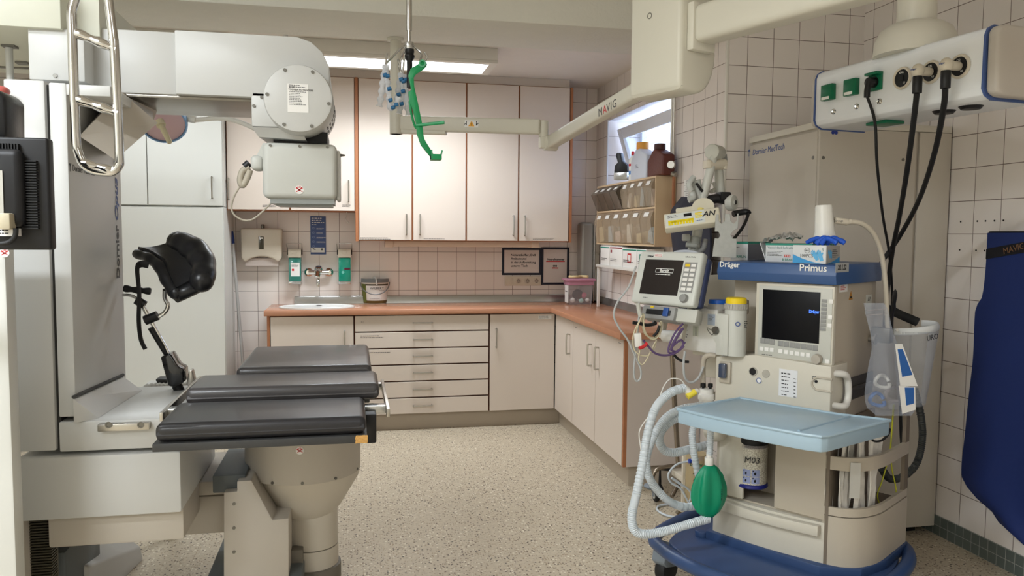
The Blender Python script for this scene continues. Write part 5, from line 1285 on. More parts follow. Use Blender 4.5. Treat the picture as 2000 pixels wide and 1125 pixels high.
b = MB(); b.grid(lambda u_, v_: V(apr(.0+u_*.5, .055+v_*.035-.05*u_))+V((-.0135, 0, 0)), 8, 2, .002); bd_ = b.build('name_band', m_trim, t)
pq = V(apr(.2, .052))+V((-.018, 0, .0)); text('MAVIG', pq, (0, -1, .25), (0, .25, 1), .035, mat('brown_thread', (120, 86, 60), .7), bd_)
b = MB()
for z_ in (0, -.035): b.tube([(XB-.01, yc_+.06, ztop_+.03+z_), (XL_, yc_+.05, ztop_+.05+z_), (XL_-.03, yc_, ztop_+.03+z_), (XL_, yc_-.2, ztop_+.0+z_)], .008, 8, 5)
b.build('hanger', m_ss, t)

# ---------------------------------------------------------------- anaesthesia machine
PO = V((1.69, 2.50, 0)); pu = V((.559, -.829, 0)).normalized(); pv = V((.829, .559, 0)).normalized()
MP = Matrix(((pu.x, pv.x, 0, PO.x), (pu.y, pv.y, 0, PO.y), (0, 0, 1, 0), (0, 0, 0, 1)))
def PW(a, b_, z): return MP @ V((a, b_, z))
def loc(p): d = V(p)-PO; return d.dot(pu), d.dot(pv), d.z
def pf(px, py, b_=0):
    q = atp(px, py, PO+pv*b_, -pv); l = loc(q); return l[0], l[2]
def ps(px, py, a=0):
    q = atp(px, py, PO+pu*a, pu); l = loc(q); return l[1], l[2]
m_an = mat('machine_cream', (206, 200, 186), .42, var=.008, scale=3)
m_an2 = mat('machine_taupe', (186, 176, 160), .45, var=.008, scale=3)
m_blue = mat('lid_blue', (58, 88, 136), .38, var=.01)
m_tray = mat('tray_pale_blue', (164, 188, 204), .34, var=.01)
m_bbase = mat('base_blue', (52, 74, 114), .38, var=.02)
m_key = mat('key_grey', (146, 146, 144), .5)
m_panel = mat('panel_grey', (196, 196, 188), .45)
AM = thing('anaesthesia_machine', PO+V((0, 0, 0)), 'cream and blue anaesthesia machine on a blue wheeled base', 'medical machine')
def front(px0, py0, px1, py1, b0, b1, bev=.004, mb=None):
    (a0, z1), (a1, z0) = pf(px0, (py0+py1)/2, b0), pf(px1, (py0+py1)/2, b0)
    z1 = pf((px0+px1)/2, py0, b0)[1]; z0 = pf((px0+px1)/2, py1, b0)[1]
    b = mb or MB(MP); b.box(a0, a1, b0, b1, z0, z1, bev); return b
# lid
zl1, zl0 = 1.325, 1.252
aL = pf(1403, 540, -.01)[0]
b = MB(MP); b.prism([(-.012, zl1-.004), (-.002, zl1), (.43, zl1), (.43, zl0), (-.012, zl0), (-.022, (zl0+zl1)/2-.004)], 'X', aL, .018, .002)
lid = b.build('lid', m_blue, AM)
q = PW(*((lambda l: (l[0], -.0182, l[1]))(pf(1425, 517, -.017)))); text('Dräger', q, pu, Z, .030, m_lab, lid, bold=.0006)
q = PW(*((lambda l: (l[0], -.0178, l[1]))(pf(1588, 524, -.017)))); text('Primus', q, pu, Z, .037, m_lab, lid, bold=.0004)
b_, z_ = ps(1644, 522, .0185); b = MB(MP); b.box(.018, .0187, b_-.055, b_+.065, z_-.018, z_+.016); dl = b.build('date_label', mat('label_grey', (176, 178, 178), .5), lid)
text('28.1.22', PW(.0192, b_+.002, z_-.001), pv, Z, .026, m_inkb, dl, bold=.0003, shear=.15)
# upper housing
b = MB(MP); aS = pf(1477, 600, 0)[0]; aC = pf(1421, 600, .05)[0]
zM = pf(1550, 694, -.02)[1]
b.box(aS+.006, 0, .0, .43, .72, zl0, .006); b.box(aC, aS+.01, .10, .42, .72, zl0, .006); uh = b.build('upper_housing', m_an2, AM)
b = MB(MP); a1 = pf(1400, 560, .3)[0]; b.box(a1-.03, aC, .25, .42, .8, zl0, .004); b.build('rear_post', m_an, AM)
fr = front(1475, 556, 1628, 706, -.014, .01); sh = fr.build('screen_housing', m_an, AM)
fr = front(1481, 561, 1624, 703, -.017, -.013, .001); bz = fr.build('bezel', m_panel, sh)
fr = front(1489, 568, 1601, 666, -.0186, -.0165, .0005)
sm = fr.build('screen', mat('screen_black', (7, 8, 14), .35, spec=.2), sh)
q = pf(1590, 609, -.019); text('Dräger', PW(q[0], -.0192, q[1]), pu, Z, .0165, mat('screen_blue', (70, 120, 235), .4, emit=.9), sm, sx=.8, bold=.0006)
def keys(n, px0, py0, px1, py1, vert, w, h, mm, nm, par):
    for k in range(n):
        f_ = k/max(1, n-1); px, py = px0+(px1-px0)*f_, py0+(py1-py0)*f_
        front(px-w/2, py-h/2, px+w/2, py+h/2, -.0192, -.0165, .0006).build(nm, mm, par)
keys(8, 1610, 588, 1607, 643, 1, 11, 6.6, m_key, 'soft_key', sh)
keys(3, 1489, 665, 1508, 668, 0, 8.5, 11, m_key, 'soft_key', sh)
keys(7, 1524, 671, 1592, 680, 0, 10, 10.5, m_key, 'soft_key', sh)
keys(3, 1487, 681, 1507, 683.5, 0, 7.5, 7.5, m_lab, 'push_key', sh)
keys(6, 1524, 686, 1578, 694, 0, 8, 8, m_lab, 'push_key', sh)
for px, py in ((1623, 589), (1621, 620), (1620, 636), (1615, 706)): keys(1, px, py, px, py, 0, 8, 8, m_lab, 'push_key', sh)
a_, z_ = pf(1488, 692, -.018); fine(1, PW(a_, -.0176, z_), pu, Z, .06, .005, m_ink, sh, seed=90)
a_, z_ = pf(1597, 701, -.02)
b = MB(); b.lathe([(.017, 0), (.0185, .004), (.0165, .022), (.0, .024)], PW(a_, -.017, z_), -pv, 28); b.build('rotary_knob', mat('knob_taupe', (176, 168, 156), .4), sh)
# side of the housing: labels, handle, dark rail
b_, z_ = ps(1647, 563, .001); b = MB(MP); b.box(0, .0012, b_-.034, b_+.04, z_-.014, z_+.014); k_ = b.build('side_label', m_lab, uh); fine(3, PW(.0016, b_-.025, z_+.008), pv, Z, .055, .004, m_red, k_, seed=91)
b_, z_ = ps(1662, 578, .001); b = MB(MP); b.prism([(b_-.018, z_-.014), (b_+.018, z_-.014), (b_, z_+.018)], 'X', 0, .0012); wt_ = b.build('warning_triangle', mat('warn_orange', (176, 120, 36), .5), uh); b = MB(MP); b.box(.0012, .0016, b_-.008, b_+.008, z_-.009, z_-.002); b.build('pictogram', m_inkb, wt_)
b_, z_ = ps(1697, 590, .001); b = MB(MP); b.box(0, .0012, b_-.03, b_+.03, z_-.045, z_+.03); k_ = b.build('side_label', m_panel, uh); text('△!', PW(.0016, b_, z_+.012), pv, Z, .022, m_inkb, k_)
b_, z_ = ps(1697, 662, .0); b = MB(); b.lathe([(.012, 0), (.012, .02), (.02, .022), (.02, .028), (0, .03)], PW(0, b_, z_), pu, 20); b.build('side_knob', m_steel, uh)
b = MB(MP); b0_, z0_ = ps(1650, 780, .0); b1_, z1_ = ps(1700, 730, .0); b.box(-.002, .004, b0_, .42, z0_-.01, z1_+.01); b.box(.004, .012, b0_, .42, (z0_+z1_)/2-.008, (z0_+z1_)/2+.008, .002); b.build('side_rail', mat('rail_charcoal', (78, 74, 68), .45), AM)
h_ = [ps(x, y, .035) for x, y in ((1637, 731), (1648, 731), (1655, 741), (1657, 765), (1654, 785), (1646, 794), (1634, 792))]
b = MB(); b.tube([PW(.0, h_[0][0], h_[0][1])]+[PW(.035, *q_) for q_ in h_[1:-1]]+[PW(0, h_[-1][0], h_[-1][1])], .0125, 12, 5); b.build('handle', m_white, AM)
# control panel below the screen
b = MB(MP); pts = [pf(x, y, -.03) for x, y in ((1398, 697), (1475, 693), (1624, 716), (1622, 812), (1398, 790))]
b.prism([pts[0], pts[1], pts[2], (pts[2][0], .74), (pts[0][0], .74)], 'Y', -.03, .12, .006); cpn = b.build('control_panel', m_an, AM)
b = MB(MP); fbx = front(1404, 707, 1426, 748, -.042, -.03, .003); rc = fbx.build('holder_plate', m_an2, cpn)
fbx = front(1402, 710, 1416, 739, -.062, -.042, .006); fbx.build('water_trap', mat('trap_blue', (60, 70, 92), .15, coat=.6), rc)
for px, py, r_, m_, nm in ((1471, 725.5, .0145, m_blk, 'dark_outlet'), (1496, 730, .0145, m_alu, 'silver_button'), (1483, 743, .0105, m_lab, 'round_mark'), (1594, 745, .005, m_inkb, 'key_lock')):
    a_, z_ = pf(px, py, -.031); b = MB(); b.lathe([(0, .004), (r_, .004), (r_*1.08, 0)], PW(a_, -.03, z_), -pv, 22); o_ = b.build(nm, m_, cpn)
    if r_ < .012 and r_ > .006:
        b = MB(); b.lathe([(r_*.8, .004), (r_*1.02, .004), (r_*1.02, .005), (r_*.8, .005), (r_*.8, .004)], PW(a_, -.03, z_), -pv, 22); b.build('ring', m_navy, o_)
    if nm == 'dark_outlet':
        b = MB(); b.lathe([(r_*.95, .0), (r_*1.2, .0), (r_*1.15, .005), (r_*.95, .005), (r_*.95, 0)], PW(a_, -.03, z_), -pv, 22); b.build('ring', m_alu, o_)
fbx = front(1521, 722, 1557, 775, -.0312, -.0298, 0); ll = fbx.build('list_label', mat('paper_white', (226, 226, 228), .6), cpn)
a0_, z0_ = pf(1526, 728, -.032); a1_, _ = pf(1548, 728, -.032)
fine(1, PW(a0_, -.0316, z0_-.001), pu, Z, .045, .0085, m_inkb, ll, seed=94)
for k in range(6):
    a0_, z0_ = pf(1526, 735+k*7.0, -.032); a1_, _ = pf(1550, 735+k*7.0, -.032); fine(1, PW(a0_, -.0316, z0_), pu, Z, .036, .0055, m_inkb, ll, seed=95+k); fine(1, PW(a1_, -.0316, z0_-.003), pu, Z, .009, .005, m_inkb, ll, seed=105+k)
a0_, z0_ = pf(1575, 730, -.031); a1_, z1_ = pf(1622, 764, -.031)
b = MB(MP); am_ = (a0_+.045); zm_ = (z0_+z1_)/2-.006; r_ = (z0_-z1_)/2*.9
ring_ = [(am_+r_*math.cos(math.radians(a)), zm_+r_*math.sin(math.radians(a))) for a in range(90, 271, 15)]
b.tube([V((x, -.031, z)) for x, z in [(am_+.05, zm_+r_)]+ring_+[(am_+.05, zm_-r_)]], .004, 8, 1); b.build('recess_rim', m_an2, cpn)
a_, z_ = pf(1586, 735, -.031); fine(2, PW(a_, -.0306, z_), pu, Z, .03, .004, m_inkb, cpn, seed=112)
# left handle
b = MB(); b.tube([PW(pf(1398, 695, .0)[0], .0, pf(1398, 695, 0)[1])]+[PW(*(lambda l: (l[0], -.01, l[1]))(pf(x, y, -.01))) for x, y in ((1384, 694), (1374, 706), (1374, 755), (1384, 768))]+[PW(pf(1398, 770, .0)[0], .0, pf(1398, 770, 0)[1])], .0105, 12, 5); b.build('handle', m_an2, AM)
# lower body
zB0 = .205; aB = pf(1394, 950, 0)[0]
b = MB(MP); aK = pf(1512, 920, 0)[0]; zdr = pf(1500, 990, 0)[1]; ztu = .74
b.box(aB+.003, 0, .015, .44, zB0, zdr); b.box(aK, 0, .015, .44, zdr, ztu); b.box(aB+.003, aK, .16, .44, zdr, ztu); b.box(aB+.003, aB+.02, .015, .17, zdr, ztu); b.build('lower_body', m_an2, AM)
b = MB(MP); b.box(aK+.003, -.002, .0, .016, zdr+.004, ztu-.002, .003); b.build('door', m_an2, AM)
b = MB(MP); b.box(aB+.02, aB+.02+(aK-aB)*.42, .0, .016, zdr+.004, ztu-.002, .003); b.build('valve_cover', m_an, AM)
b = MB(MP); n_ = 14
def dpt(s_): return -.018*math.sin(math.pi*s_)
b.prism([(aB+(0-aB)*k/n_, dpt(k/n_)) for k in range(n_+1)]+[(0, .016), (aB, .016)], 'Z', zB0, zdr-.006, .0015); drw = b.build('drawer', m_an, AM)
zh = zdr-.014
b = MB(MP); b.prism([(aB+.02+(-.012-aB-.02)*k/n_, dpt(k/n_)-.03) for k in range(n_+1)]+[(-.012-(-.012-aB-.02)*k/n_, dpt(1-k/n_)-.002) for k in range(n_+1)], 'Z', zh-.038, zh, .003); b.build('drawer_handle', m_an, drw)
# curved pocket at the right
arc = [(.0, .0), (.05, .012), (.095, .045), (.125, .10), (.14, .17), (.142, .28), (.142, .44)]
arcp = path([V((x, y, 0)) for x, y in arc], 5)
def band(z0, z1, off=0, th=.012):
    b = MB(MP); out = [(p_.x+off, p_.y) for p_ in arcp]; inn = [(p_.x-th, p_.y+th*.7) for p_ in arcp][::-1]
    b.prism(out+inn, 'Z', z0, z1); return b
zp1, zp2, zp3, zp4 = pf(1622, 1007, 0)[1], pf(1622, 991, 0)[1], pf(1626, 918, 0)[1], pf(1626, 892, 0)[1]
b = band(zB0, zp1-.004, .002); b.build('pocket_panel', m_an2, AM)
b = band(zp1, zp2); b.build('pocket_lip', m_an2, AM)
b = band(zp3, zp4); b.build('pocket_band', m_an2, AM)
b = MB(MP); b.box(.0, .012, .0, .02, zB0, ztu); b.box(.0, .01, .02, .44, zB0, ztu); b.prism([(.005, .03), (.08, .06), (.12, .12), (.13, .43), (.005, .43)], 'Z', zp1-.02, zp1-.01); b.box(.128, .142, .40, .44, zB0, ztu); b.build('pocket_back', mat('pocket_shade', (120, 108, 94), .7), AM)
# base with bumper and casters
zb = .185
pl_ = [(-.645, -.10), (-.53, -.24), (-.3, -.31), (-.05, -.30), (.12, -.2), (.19, -.02), (.205, .22), (.17, .40), (.08, .50), (-.15, .52), (-.5, .50), (-.64, .38)]
pl_p = [(p_.x, p_.y) for p_ in path([V((x, y, 0)) for x, y in pl_], 4, True)]
b = MB(MP); b.prism([(x*.9-.01, y*.9+.01) for x, y in pl_p], 'Z', zb-.04, zB0-.014, .01); b.prism([(aB-.02, -.02), (.0, -.035), (.12, .05), (.155, .2), (.15, .45), (aB-.02, .45)], 'Z', zB0-.02, zB0+.02, .004); bs = b.build('base', m_bbase, AM)
b = MB(MP); b.tube([V((x, y, zb+.005)) for x, y in pl_], .026, 12, 6, closed=True); b.build('bumper', m_bbase, AM)
a_, z_ = pf(1370, 1030, -.12); b = MB(); q = at(1371, 1035, Z=.215); b.cyl(q+V((0, 0, -.03)), q, .028, 20, bev=.004); b.build('brake_pedal', m_bbase, AM)
m_cas = mat('caster_grey', (122, 130, 138), .45)
for (a_, b__) in ((-.60, -.13), (-.5, .38), (.10, .36), (.06, -.22)):
    b = MB(MP); b.prism([(b__-.03, zb-.02), (b__+.03, zb-.02), (b__+.055, .085), (b__+.05, .06), (b__-.02, .075), (b__-.045, .10)], 'X', a_-.032, a_+.032, .008); cs = b.build('caster', m_cas, AM)
    b = MB(); c_ = PW(a_, b__+.02, .055); b.cyl(c_-pu*.024, c_+pu*.024, .055, 24, bev=.008); b.build('wheel', m_black_rub, cs)
# pale blue tray
zt_ = .80
fl, fr_, br_, bl = [loc(at(x, y, Z=zt_)) for x, y in ((1324, 796), (1603, 850), (1738, 818), (1466, 769))]
poly = [(fl[0], fl[1]), (fl[0]+.10, fl[1]-.015), ((fl[0]+fr_[0])/2, (fl[1]+fr_[1])/2-.022), (fr_[0]-.05, fr_[1]-.006), (fr_[0]+.0, fr_[1]+.006), (fr_[0]+.012, fr_[1]+.03), (br_[0], br_[1]), (.05, -.034), (bl[0], -.034)]
b = MB(MP); b.prism(poly, 'Z', zt_-.058, zt_-.006, .005, 2); tr = b.build('tray', m_tray, AM)
b = MB(MP); b.tube([V((x, y, zt_-.006)) for x, y in poly], .006, 8, 1, closed=True); b.build('tray_rim', m_tray, tr)
l0, l1 = [loc(at(x, y, Z=zt_-.004)) for x, y in ((1560, 841), (1662, 812))]
b = MB(MP); b.tube([V((l0[0], l0[1], zt_-.0055)), V((l1[0], min(l1[1], -.04), zt_-.0055))], .005, 8); b.build('tray_divider', m_tray, tr)
b = MB(MP); b.box(aB+.02, -.02, -.06, .0, .68, zt_-.06, .004); b.build('tray_support', m_an2, AM)
# vaporisers
def vaporiser(px, pyt, pyb, b_, r, ringm, label, px0):
    a_, z1 = pf(px, pyt, b_); z0 = pf(px, pyb, b_)[1]; h = z1-z0
    o = PW(a_, b_, z0); t = thing('vaporiser', o, label, 'vaporiser')
    b = MB(); b.lathe([(r*.98, .0), (r*.98, h*.78), (r*.9, h*.80)], o, n=32)
    d = V((0, 0, 0)); M2 = MP @ Matrix.Translation((a_, b_, z0))
    b2 = MB(M2); b2.box(-r*1.35, -r*.1, -r*1.15, r*.4, h*.0, h*.72, .006); b2.hexa([(-r*1.75, -r*1.05, h*.30), (-r*.6, -r*1.2, h*.02), (-r*.6, -r*.2, h*.02), (-r*1.75, -r*.2, h*.30), (-r*1.75, -r*1.05, h*.36), (-r*.6, -r*1.2, h*.36), (-r*.6, -r*.2, h*.36), (-r*1.75, -r*.2, h*.36)], .004)
    bd = b.build('body', m_panel, t); b2.build('filling_block', m_panel, t)
    b = MB(); b.lathe([(r*.98, h*.80)]+[(r*(1.02-.1*k/6), h*(.80+.1*k/6)) for k in range(7)], o, n=40); b.build('dial_collar', mat('collar_grey', (176, 172, 164), .5), t)
    b = MB()
    for k in range(26):
        a = 2*math.pi*k/26; dd = V((math.cos(a), math.sin(a), 0)); b.obox(o+dd*r*.97+V((0, 0, h*.85)), dd.cross(Z), V((-dd.x*.1, -dd.y*.1, 1)), dd, .004, h*.075, .006)
    b.build('dial_ribs', mat('collar_grey', (176, 172, 164), .5), t)
    b = MB(); b.lathe([(r*.92, h*.90), (r*.94, h*.925), (r*.9, h*.985), (r*.8, h), (0, h*.985)], o, n=36); b.build('dial_ring', ringm, t)
    nv = (V((0, 0, 0))-V((o.x, o.y, 0))).normalized(); nv = (nv+pu*.25).normalized(); rt_ = Z.cross(nv)
    b = MB(); b.lathe([(.006, 0), (.0095, 0), (.0095, .0012), (.006, .0012), (.006, 0)], o+nv*r*.985+V((0, 0, h*.56)), nv, 20); b.build('round_mark', m_navy, t)
    fine(4, o+(nv+rt_*.75).normalized()*r*1.0-rt_*.0+V((0, 0, h*.6)), rt_-nv*.75, Z, .02, .005, m_inkb, t, seed=120)
    b = MB(); c_ = PW(a_-r*1.3, b_-r*1.1, z0+h*.40); b.cyl(c_, c_-pv*.012+V((0, 0, .012)), .014, 16); b.tube([c_-pv*.014, c_-pv*.02-pu*.03+V((0, 0, .015)), c_-pv*.01-pu*.015+V((0, 0, -.012)), c_-pv*.014], .0018, 6, 5); b.build('filler_cap', m_scr, t)
    b = MB(M2); b.box(-r*.3, r*.5, r*.7, r*1.6, h*.7, h*.95, .006); b.build('plug_lock', mat('lock_taupe', (170, 160, 146), .5), t)
    return t
vaporiser(1438, 581, 694, -.03, .043, mat('dial_yellow', (240, 208, 30), .4), 'vaporiser with yellow dial ring hanging left of the machine screen', 1400)
# second one: a wide block with blue dial behind
b_ = .06
a0_, z1_ = pf(1336, 608, b_); a1_, _ = pf(1412, 608, b_+.04); z0_ = pf(1360, 687, b_)[1]; zt2v = pf(1372, 606, b_)[1]
t = thing('vaporiser', PW((a0_+a1_)/2, b_, z0_), 'wide vaporiser block with blue dial ring behind the yellow one', 'vaporiser')
b = MB(MP); b.prism([(a0_, z0_+.004), (a0_+.0, z1_-.035), (a0_-.004, z1_-.016), (a0_+.012, z1_-.004), (a0_+.06, z1_+.014), (a1_, z1_+.018), (a1_, z0_-.004)], 'Y', b_, b_+.10, .008, 3); bk = b.build('block', m_white, t)
b = MB(MP); q = pf(1358, 662, b_-.001); b.box(q[0]-.013, q[0]+.013, b_-.0015, b_+.001, pf(1352, 656, b_)[1], pf(1352, 636, b_)[1]); sg = b.build('sight_glass', mat('glass_pale', (206, 208, 192), .1), bk)
b = MB(MP)
for k in (-1, 0, 1): b.box(q[0]+k*.007-.0008, q[0]+k*.007+.0008, b_-.003, b_-.0015, pf(1352, 655, b_)[1], pf(1352, 637, b_)[1])
b.build('sight_bars', m_alu, sg)
q = pf(1337, 640, b_); fine(5, PW(q[0], b_-.001, q[1]), pu, Z, .014, .006, m_ink, bk, seed=130)
q = pf(1364, 622, b_); b = MB(); b.lathe([(.007, 0), (.0105, 0), (.0105, .0012), (.007, .0012), (.007, 0)], PW(q[0], b_, q[1]), -pv, 20); b.build('round_mark', m_navy, bk)
q = pf(1389, 624, b_); b = MB(MP); b.box(q[0]-.016, q[0]+.018, b_-.001, b_+.0004, q[1]-.024, q[1]+.022); k_ = b.build('data_label', mat('label_bluish', (186, 198, 214), .5), bk); fine(5, PW(q[0]-.012, b_-.0014, q[1]+.014), pu, Z, .024, .003, m_ink, k_, seed=131)
q = pf(1351, 607, b_+.03); b = MB(); o_ = PW(q[0], b_+.04, q[1]+.004); b.cyl(o_, o_+V((-.004, -.004, .014)), .016, 20, bev=.003); b.tube([o_+V((0, -.02, .0)), o_+V((.005, -.04, -.02)), o_+V((.01, -.04, -.035))], .002, 6, 4); b.build('filler_cap', m_scr, t)
o_ = PW(*(lambda l: (l[0], b_+.06, l[1]))(pf(1402, 603, b_+.06))); hv = .032
b = MB(); b.lathe([(.043, 0), (.043, .006), (.036, .024), (.0, .024)], o_, n=32); b.build('dial_collar', MATS['collar_grey'], t)
b = MB(); b.lathe([(.038, .022), (.039, .028), (.036, .038), (.0, .039)], o_, n=32); b.build('dial_ring', mat('dial_blue', (34, 100, 196), .4), t)
b = MB(MP); q = pf(1405, 690, .03); b.box(a0_+.02, a1_+.16, .10, .14, z0_-.02, z0_+.03, .004); b.build('mounting_rail', m_an, AM)
# absorber canister below the tray
q = pf(1471, 900, .07); zc0, zc1 = pf(1470, 958, .0)[1], pf(1470, 878, .0)[1]
o_ = PW(q[0], .06, zc0); rcn = .060; hc2 = zc1-zc0
t = thing('absorber_canister', o_, 'clear canister of white granules with black cap under the tray', 'canister')
b = MB(); b.lathe([(rcn*.97, .006), (rcn*1.0, hc2)], o_, n=36)
gm = mat('granules', (226, 222, 208), .5, var=.0)
nt = gm.node_tree; vo = nt.nodes.new('ShaderNodeTexVoronoi'); vo.inputs['Scale'].default_value = 230; tcn = nt.nodes.new('ShaderNodeTexCoord'); nt.links.new(tcn.outputs['Object'], vo.inputs['Vector'])
cr = nt.nodes.new('ShaderNodeValToRGB'); cr.color_ramp.elements[0].position = .25; cr.color_ramp.elements[0].color = (*lin((228, 224, 210)), 1); cr.color_ramp.elements[1].position = .75; cr.color_ramp.elements[1].color = (*lin((176, 168, 152)), 1)
nt.links.new(vo.outputs['Distance'], cr.inputs[0]); nt.links.new(cr.outputs[0], nt.nodes['Principled BSDF'].inputs['Base Color'])
cb_ = b.build('granule_fill', gm, t)
b = MB(); b.lathe([(rcn*1.02, .0), (rcn*1.08, .004), (rcn*1.04, .014), (rcn*.98, .016)], o_, n=36); b.build('bottom_ring', mat('ring_navy', (28, 36, 120), .35), t)
b = MB(); b.lathe([(rcn*.98, hc2*.96), (rcn*1.03, hc2), (rcn*1.03, hc2+.012), (rcn*.9, hc2+.014)], o_, n=36); b.build('collar', m_clear, t)
b = MB(); b.lathe([(rcn*1.0, hc2+.012), (rcn*1.05, hc2+.02), (rcn*1.05, ztu-.06-zc0+.03)], o_, n=36); b.build('cap', m_blk, t)
nv = (V((0, 0, 0))-V((o_.x, o_.y, 0))).normalized(); rt_ = Z.cross(nv)
def onc(x, z, off=.001): return o_+nv*(math.sqrt(max(0, (rcn*.985)**2-x*x))+off)+rt_*x+V((0, 0, z))
b = MB()
for i in range(2):
    for j in range(2):
        x0 = -.034+i*.034; z0 = hc2*.14+j*hc2*.18
        b.grid(lambda u_, v_: onc(x0+u_*.030, z0+v_*hc2*.16), 5, 2, .0004)
pb = b.build('instruction_print', mat('print_periwinkle', (150, 160, 200), .5), t)
b = MB()
for i in range(2):
    for j in range(2):
        x0 = -.020+i*.034; z0 = hc2*.21+j*hc2*.18; b.ball(onc(x0, z0, .0012), .006, .001, .006, 8); b.ball(onc(x0-.008, z0+.010, .0012), .003, .001, .003, 8)
b.build('instruction_figures', m_inkb, pb)
text('M03', onc(.0, hc2*.72, .0045), rt_, Z, .034, m_inkb, t, shear=.1)
# breathing valve block left of the tray
q = pf(1380, 770, -.03); o_ = PW(q[0], -.03, q[1])
b = MB(); b.lathe([(.030, -.055), (.030, -.02), (.034, -.02), (.034, .0), (.028, .004), (.028, .022), (.0, .026)], o_, n=28); vb = b.build('valve_block', m_white, AM)
for dx in (-.014, .014): b = MB(); p_ = o_+rt_*dx+V((0, 0, .022)); b.lathe([(.006, 0), (.006, .006), (.010, .009), (.010, .022), (.0, .024)], p_, n=14); b.build('valve_knob', m_blk, vb)
b = MB(); p_ = pf(1400, 845, .0); b.box(0, .001, 0, .001, 0, .001); b.bm.clear(); o2 = PW(pf(1400, 842, -.02)[0], -.03, pf(1400, 842, -.02)[1]); b.ball(o2, .05, .045, .04); b.build('breathing_block', m_an, AM)

# --- breathing hoses
m_hose = mat('hose_clear', (212, 220, 226), .3, var=.02, alpha=.88)
def corr(r, amp=.0016, pitch=.007): return lambda l: r+amp*math.cos(2*math.pi*l/pitch)
def hosepts(P): return [at(x, y, Y=yy) for x, y, yy in P]
def hose(P, r, label, group='breathing hoses', k=16, m=None, seg=12, pitch=.007):
    pts = hosepts(P); t = thing('breathing_hose', pts[0], label, 'hose', group)
    b = MB(); b.tube(pts, corr(r, r*.09, pitch), seg, k); b.build('tube', m or m_hose, t); return t, pts
hose([(1336, 758, 2.80), (1308, 768, 2.78), (1280, 798, 2.76), (1264, 850, 2.74), (1255, 905, 2.72), (1243, 965, 2.70), (1234, 1008, 2.70), (1240, 1036, 2.70), (1262, 1043, 2.70), (1300, 1037, 2.70), (1345, 1024, 2.70), (1383, 1013, 2.72)], .0165, 'long clear corrugated hose looping outermost down to the blue base', k=26)
hose([(1392, 792, 2.86), (1350, 795, 2.86), (1318, 804, 2.86), (1292, 826, 2.84), (1270, 868, 2.82), (1262, 905, 2.80), (1272, 940, 2.80), (1300, 974, 2.80), (1330, 989, 2.82), (1356, 989, 2.84)], .0155, 'clear corrugated hose curving inside the long outer hose', k=26)
hose([(1350, 806, 2.88), (1312, 822, 2.88), (1292, 842, 2.88), (1288, 862, 2.88), (1298, 880, 2.88), (1318, 884, 2.88), (1345, 878, 2.90), (1382, 869, 2.94)], .0165, 'short clear corrugated hose making a C-shaped loop below the tray corner', k=24)
hose([(1355, 832, 2.80), (1352, 850, 2.80), (1356, 890, 2.80), (1366, 940, 2.82), (1374, 980, 2.84)], .0135, 'clear corrugated hose hanging straight down behind the green bag', k=24)
b = MB(); b.tube(hosepts([(1335, 756, 2.80), (1352, 772, 2.79)]), .014, 12); b.tube(hosepts([(1350, 770, 2.79), (1362, 764, 2.80)]), .012, 12)
y_ = b.build('y_piece', m_white); tag(y_, 'white angled hose connector with yellow cap left of the tray', 'connector')
b = MB(); c0_, c1_ = at(1342, 775, Y=2.785), at(1358, 765, Y=2.785); b.tube([c0_, c1_], .0125, 10); b.build('cap', mat('tag_yellow', (236, 216, 70), .5), y_)
b = MB(); b.tube(hosepts([(1338, 752, 2.80), (1328, 741, 2.80), (1310, 740, 2.80), (1298, 752, 2.80), (1290, 772, 2.78), (1284, 798, 2.76), (1262, 820, 2.75), (1249, 842, 2.73), (1250, 865, 2.73), (1254, 890, 2.72)]), .0022, 8, 6); tag(b.build('sampling_line', m_white), 'thin white sampling line along the long outer hose', 'line')
# green bag
YBg = 2.72
t = thing('breathing_bag', at(1385, 905, Y=YBg), 'green rubber breathing bag hanging below the tray', 'bag')
gbm = mat('bag_green', (0, 136, 98), .45, var=.06, scale=20)
cB = at(1385, 950, Y=YBg); zt0, zt9 = at(1385, 903, Y=YBg).z, at(1385, 1018, Y=YBg).z
prof_ = [(.010, 0), (.016, .03), (.035, .10), (.052, .22), (.064, .42), (.066, .58), (.060, .70), (.045, .84), (.022, .92), (.012, .94), (.010, 1.0)]
b = MB()
def bag(u_, v_):
    k = v_*(len(prof_)-1); i = min(len(prof_)-2, int(k)); f_ = k-i
    r = prof_[i][0]+(prof_[i+1][0]-prof_[i][0])*f_; h = prof_[i][1]+(prof_[i+1][1]-prof_[i][1])*f_
    a = 2*math.pi*u_; fold = 1+.15*math.cos(a*6)*math.sin(math.pi*min(1, h*1.05))
    return (cB.x+r*fold*math.cos(a), YBg+r*.55*fold*math.sin(a), zt0+(zt9-zt0)*h)
b.grid(bag, 60, 30); bmesh.ops.remove_doubles(b.bm, verts=b.bm.verts[:], dist=1e-5); b.build('bag', gbm, t, sharp=70)
fine(1, at(1410, 955, Y=YBg-.04), (0, 0, -1), (1, .0, 0), .05, .006, m_inkb, t, seed=140)
b = MB(); b.cyl(at(1385, 908, Y=YBg), at(1385, 893, Y=YBg), .017, 20, bev=.002); b.cyl(at(1385, 893, Y=YBg), at(1385, 886, Y=YBg), .011, 16); b.build('connector', m_white, t)
b = MB(); b.tube(hosepts([(1386, 888, YBg), (1387, 860, YBg), (1388, 832, YBg+.02), (1390, 815, YBg+.08)]), corr(.0125, .0011), 12, 30); b.build('neck_hose', m_hose, t)

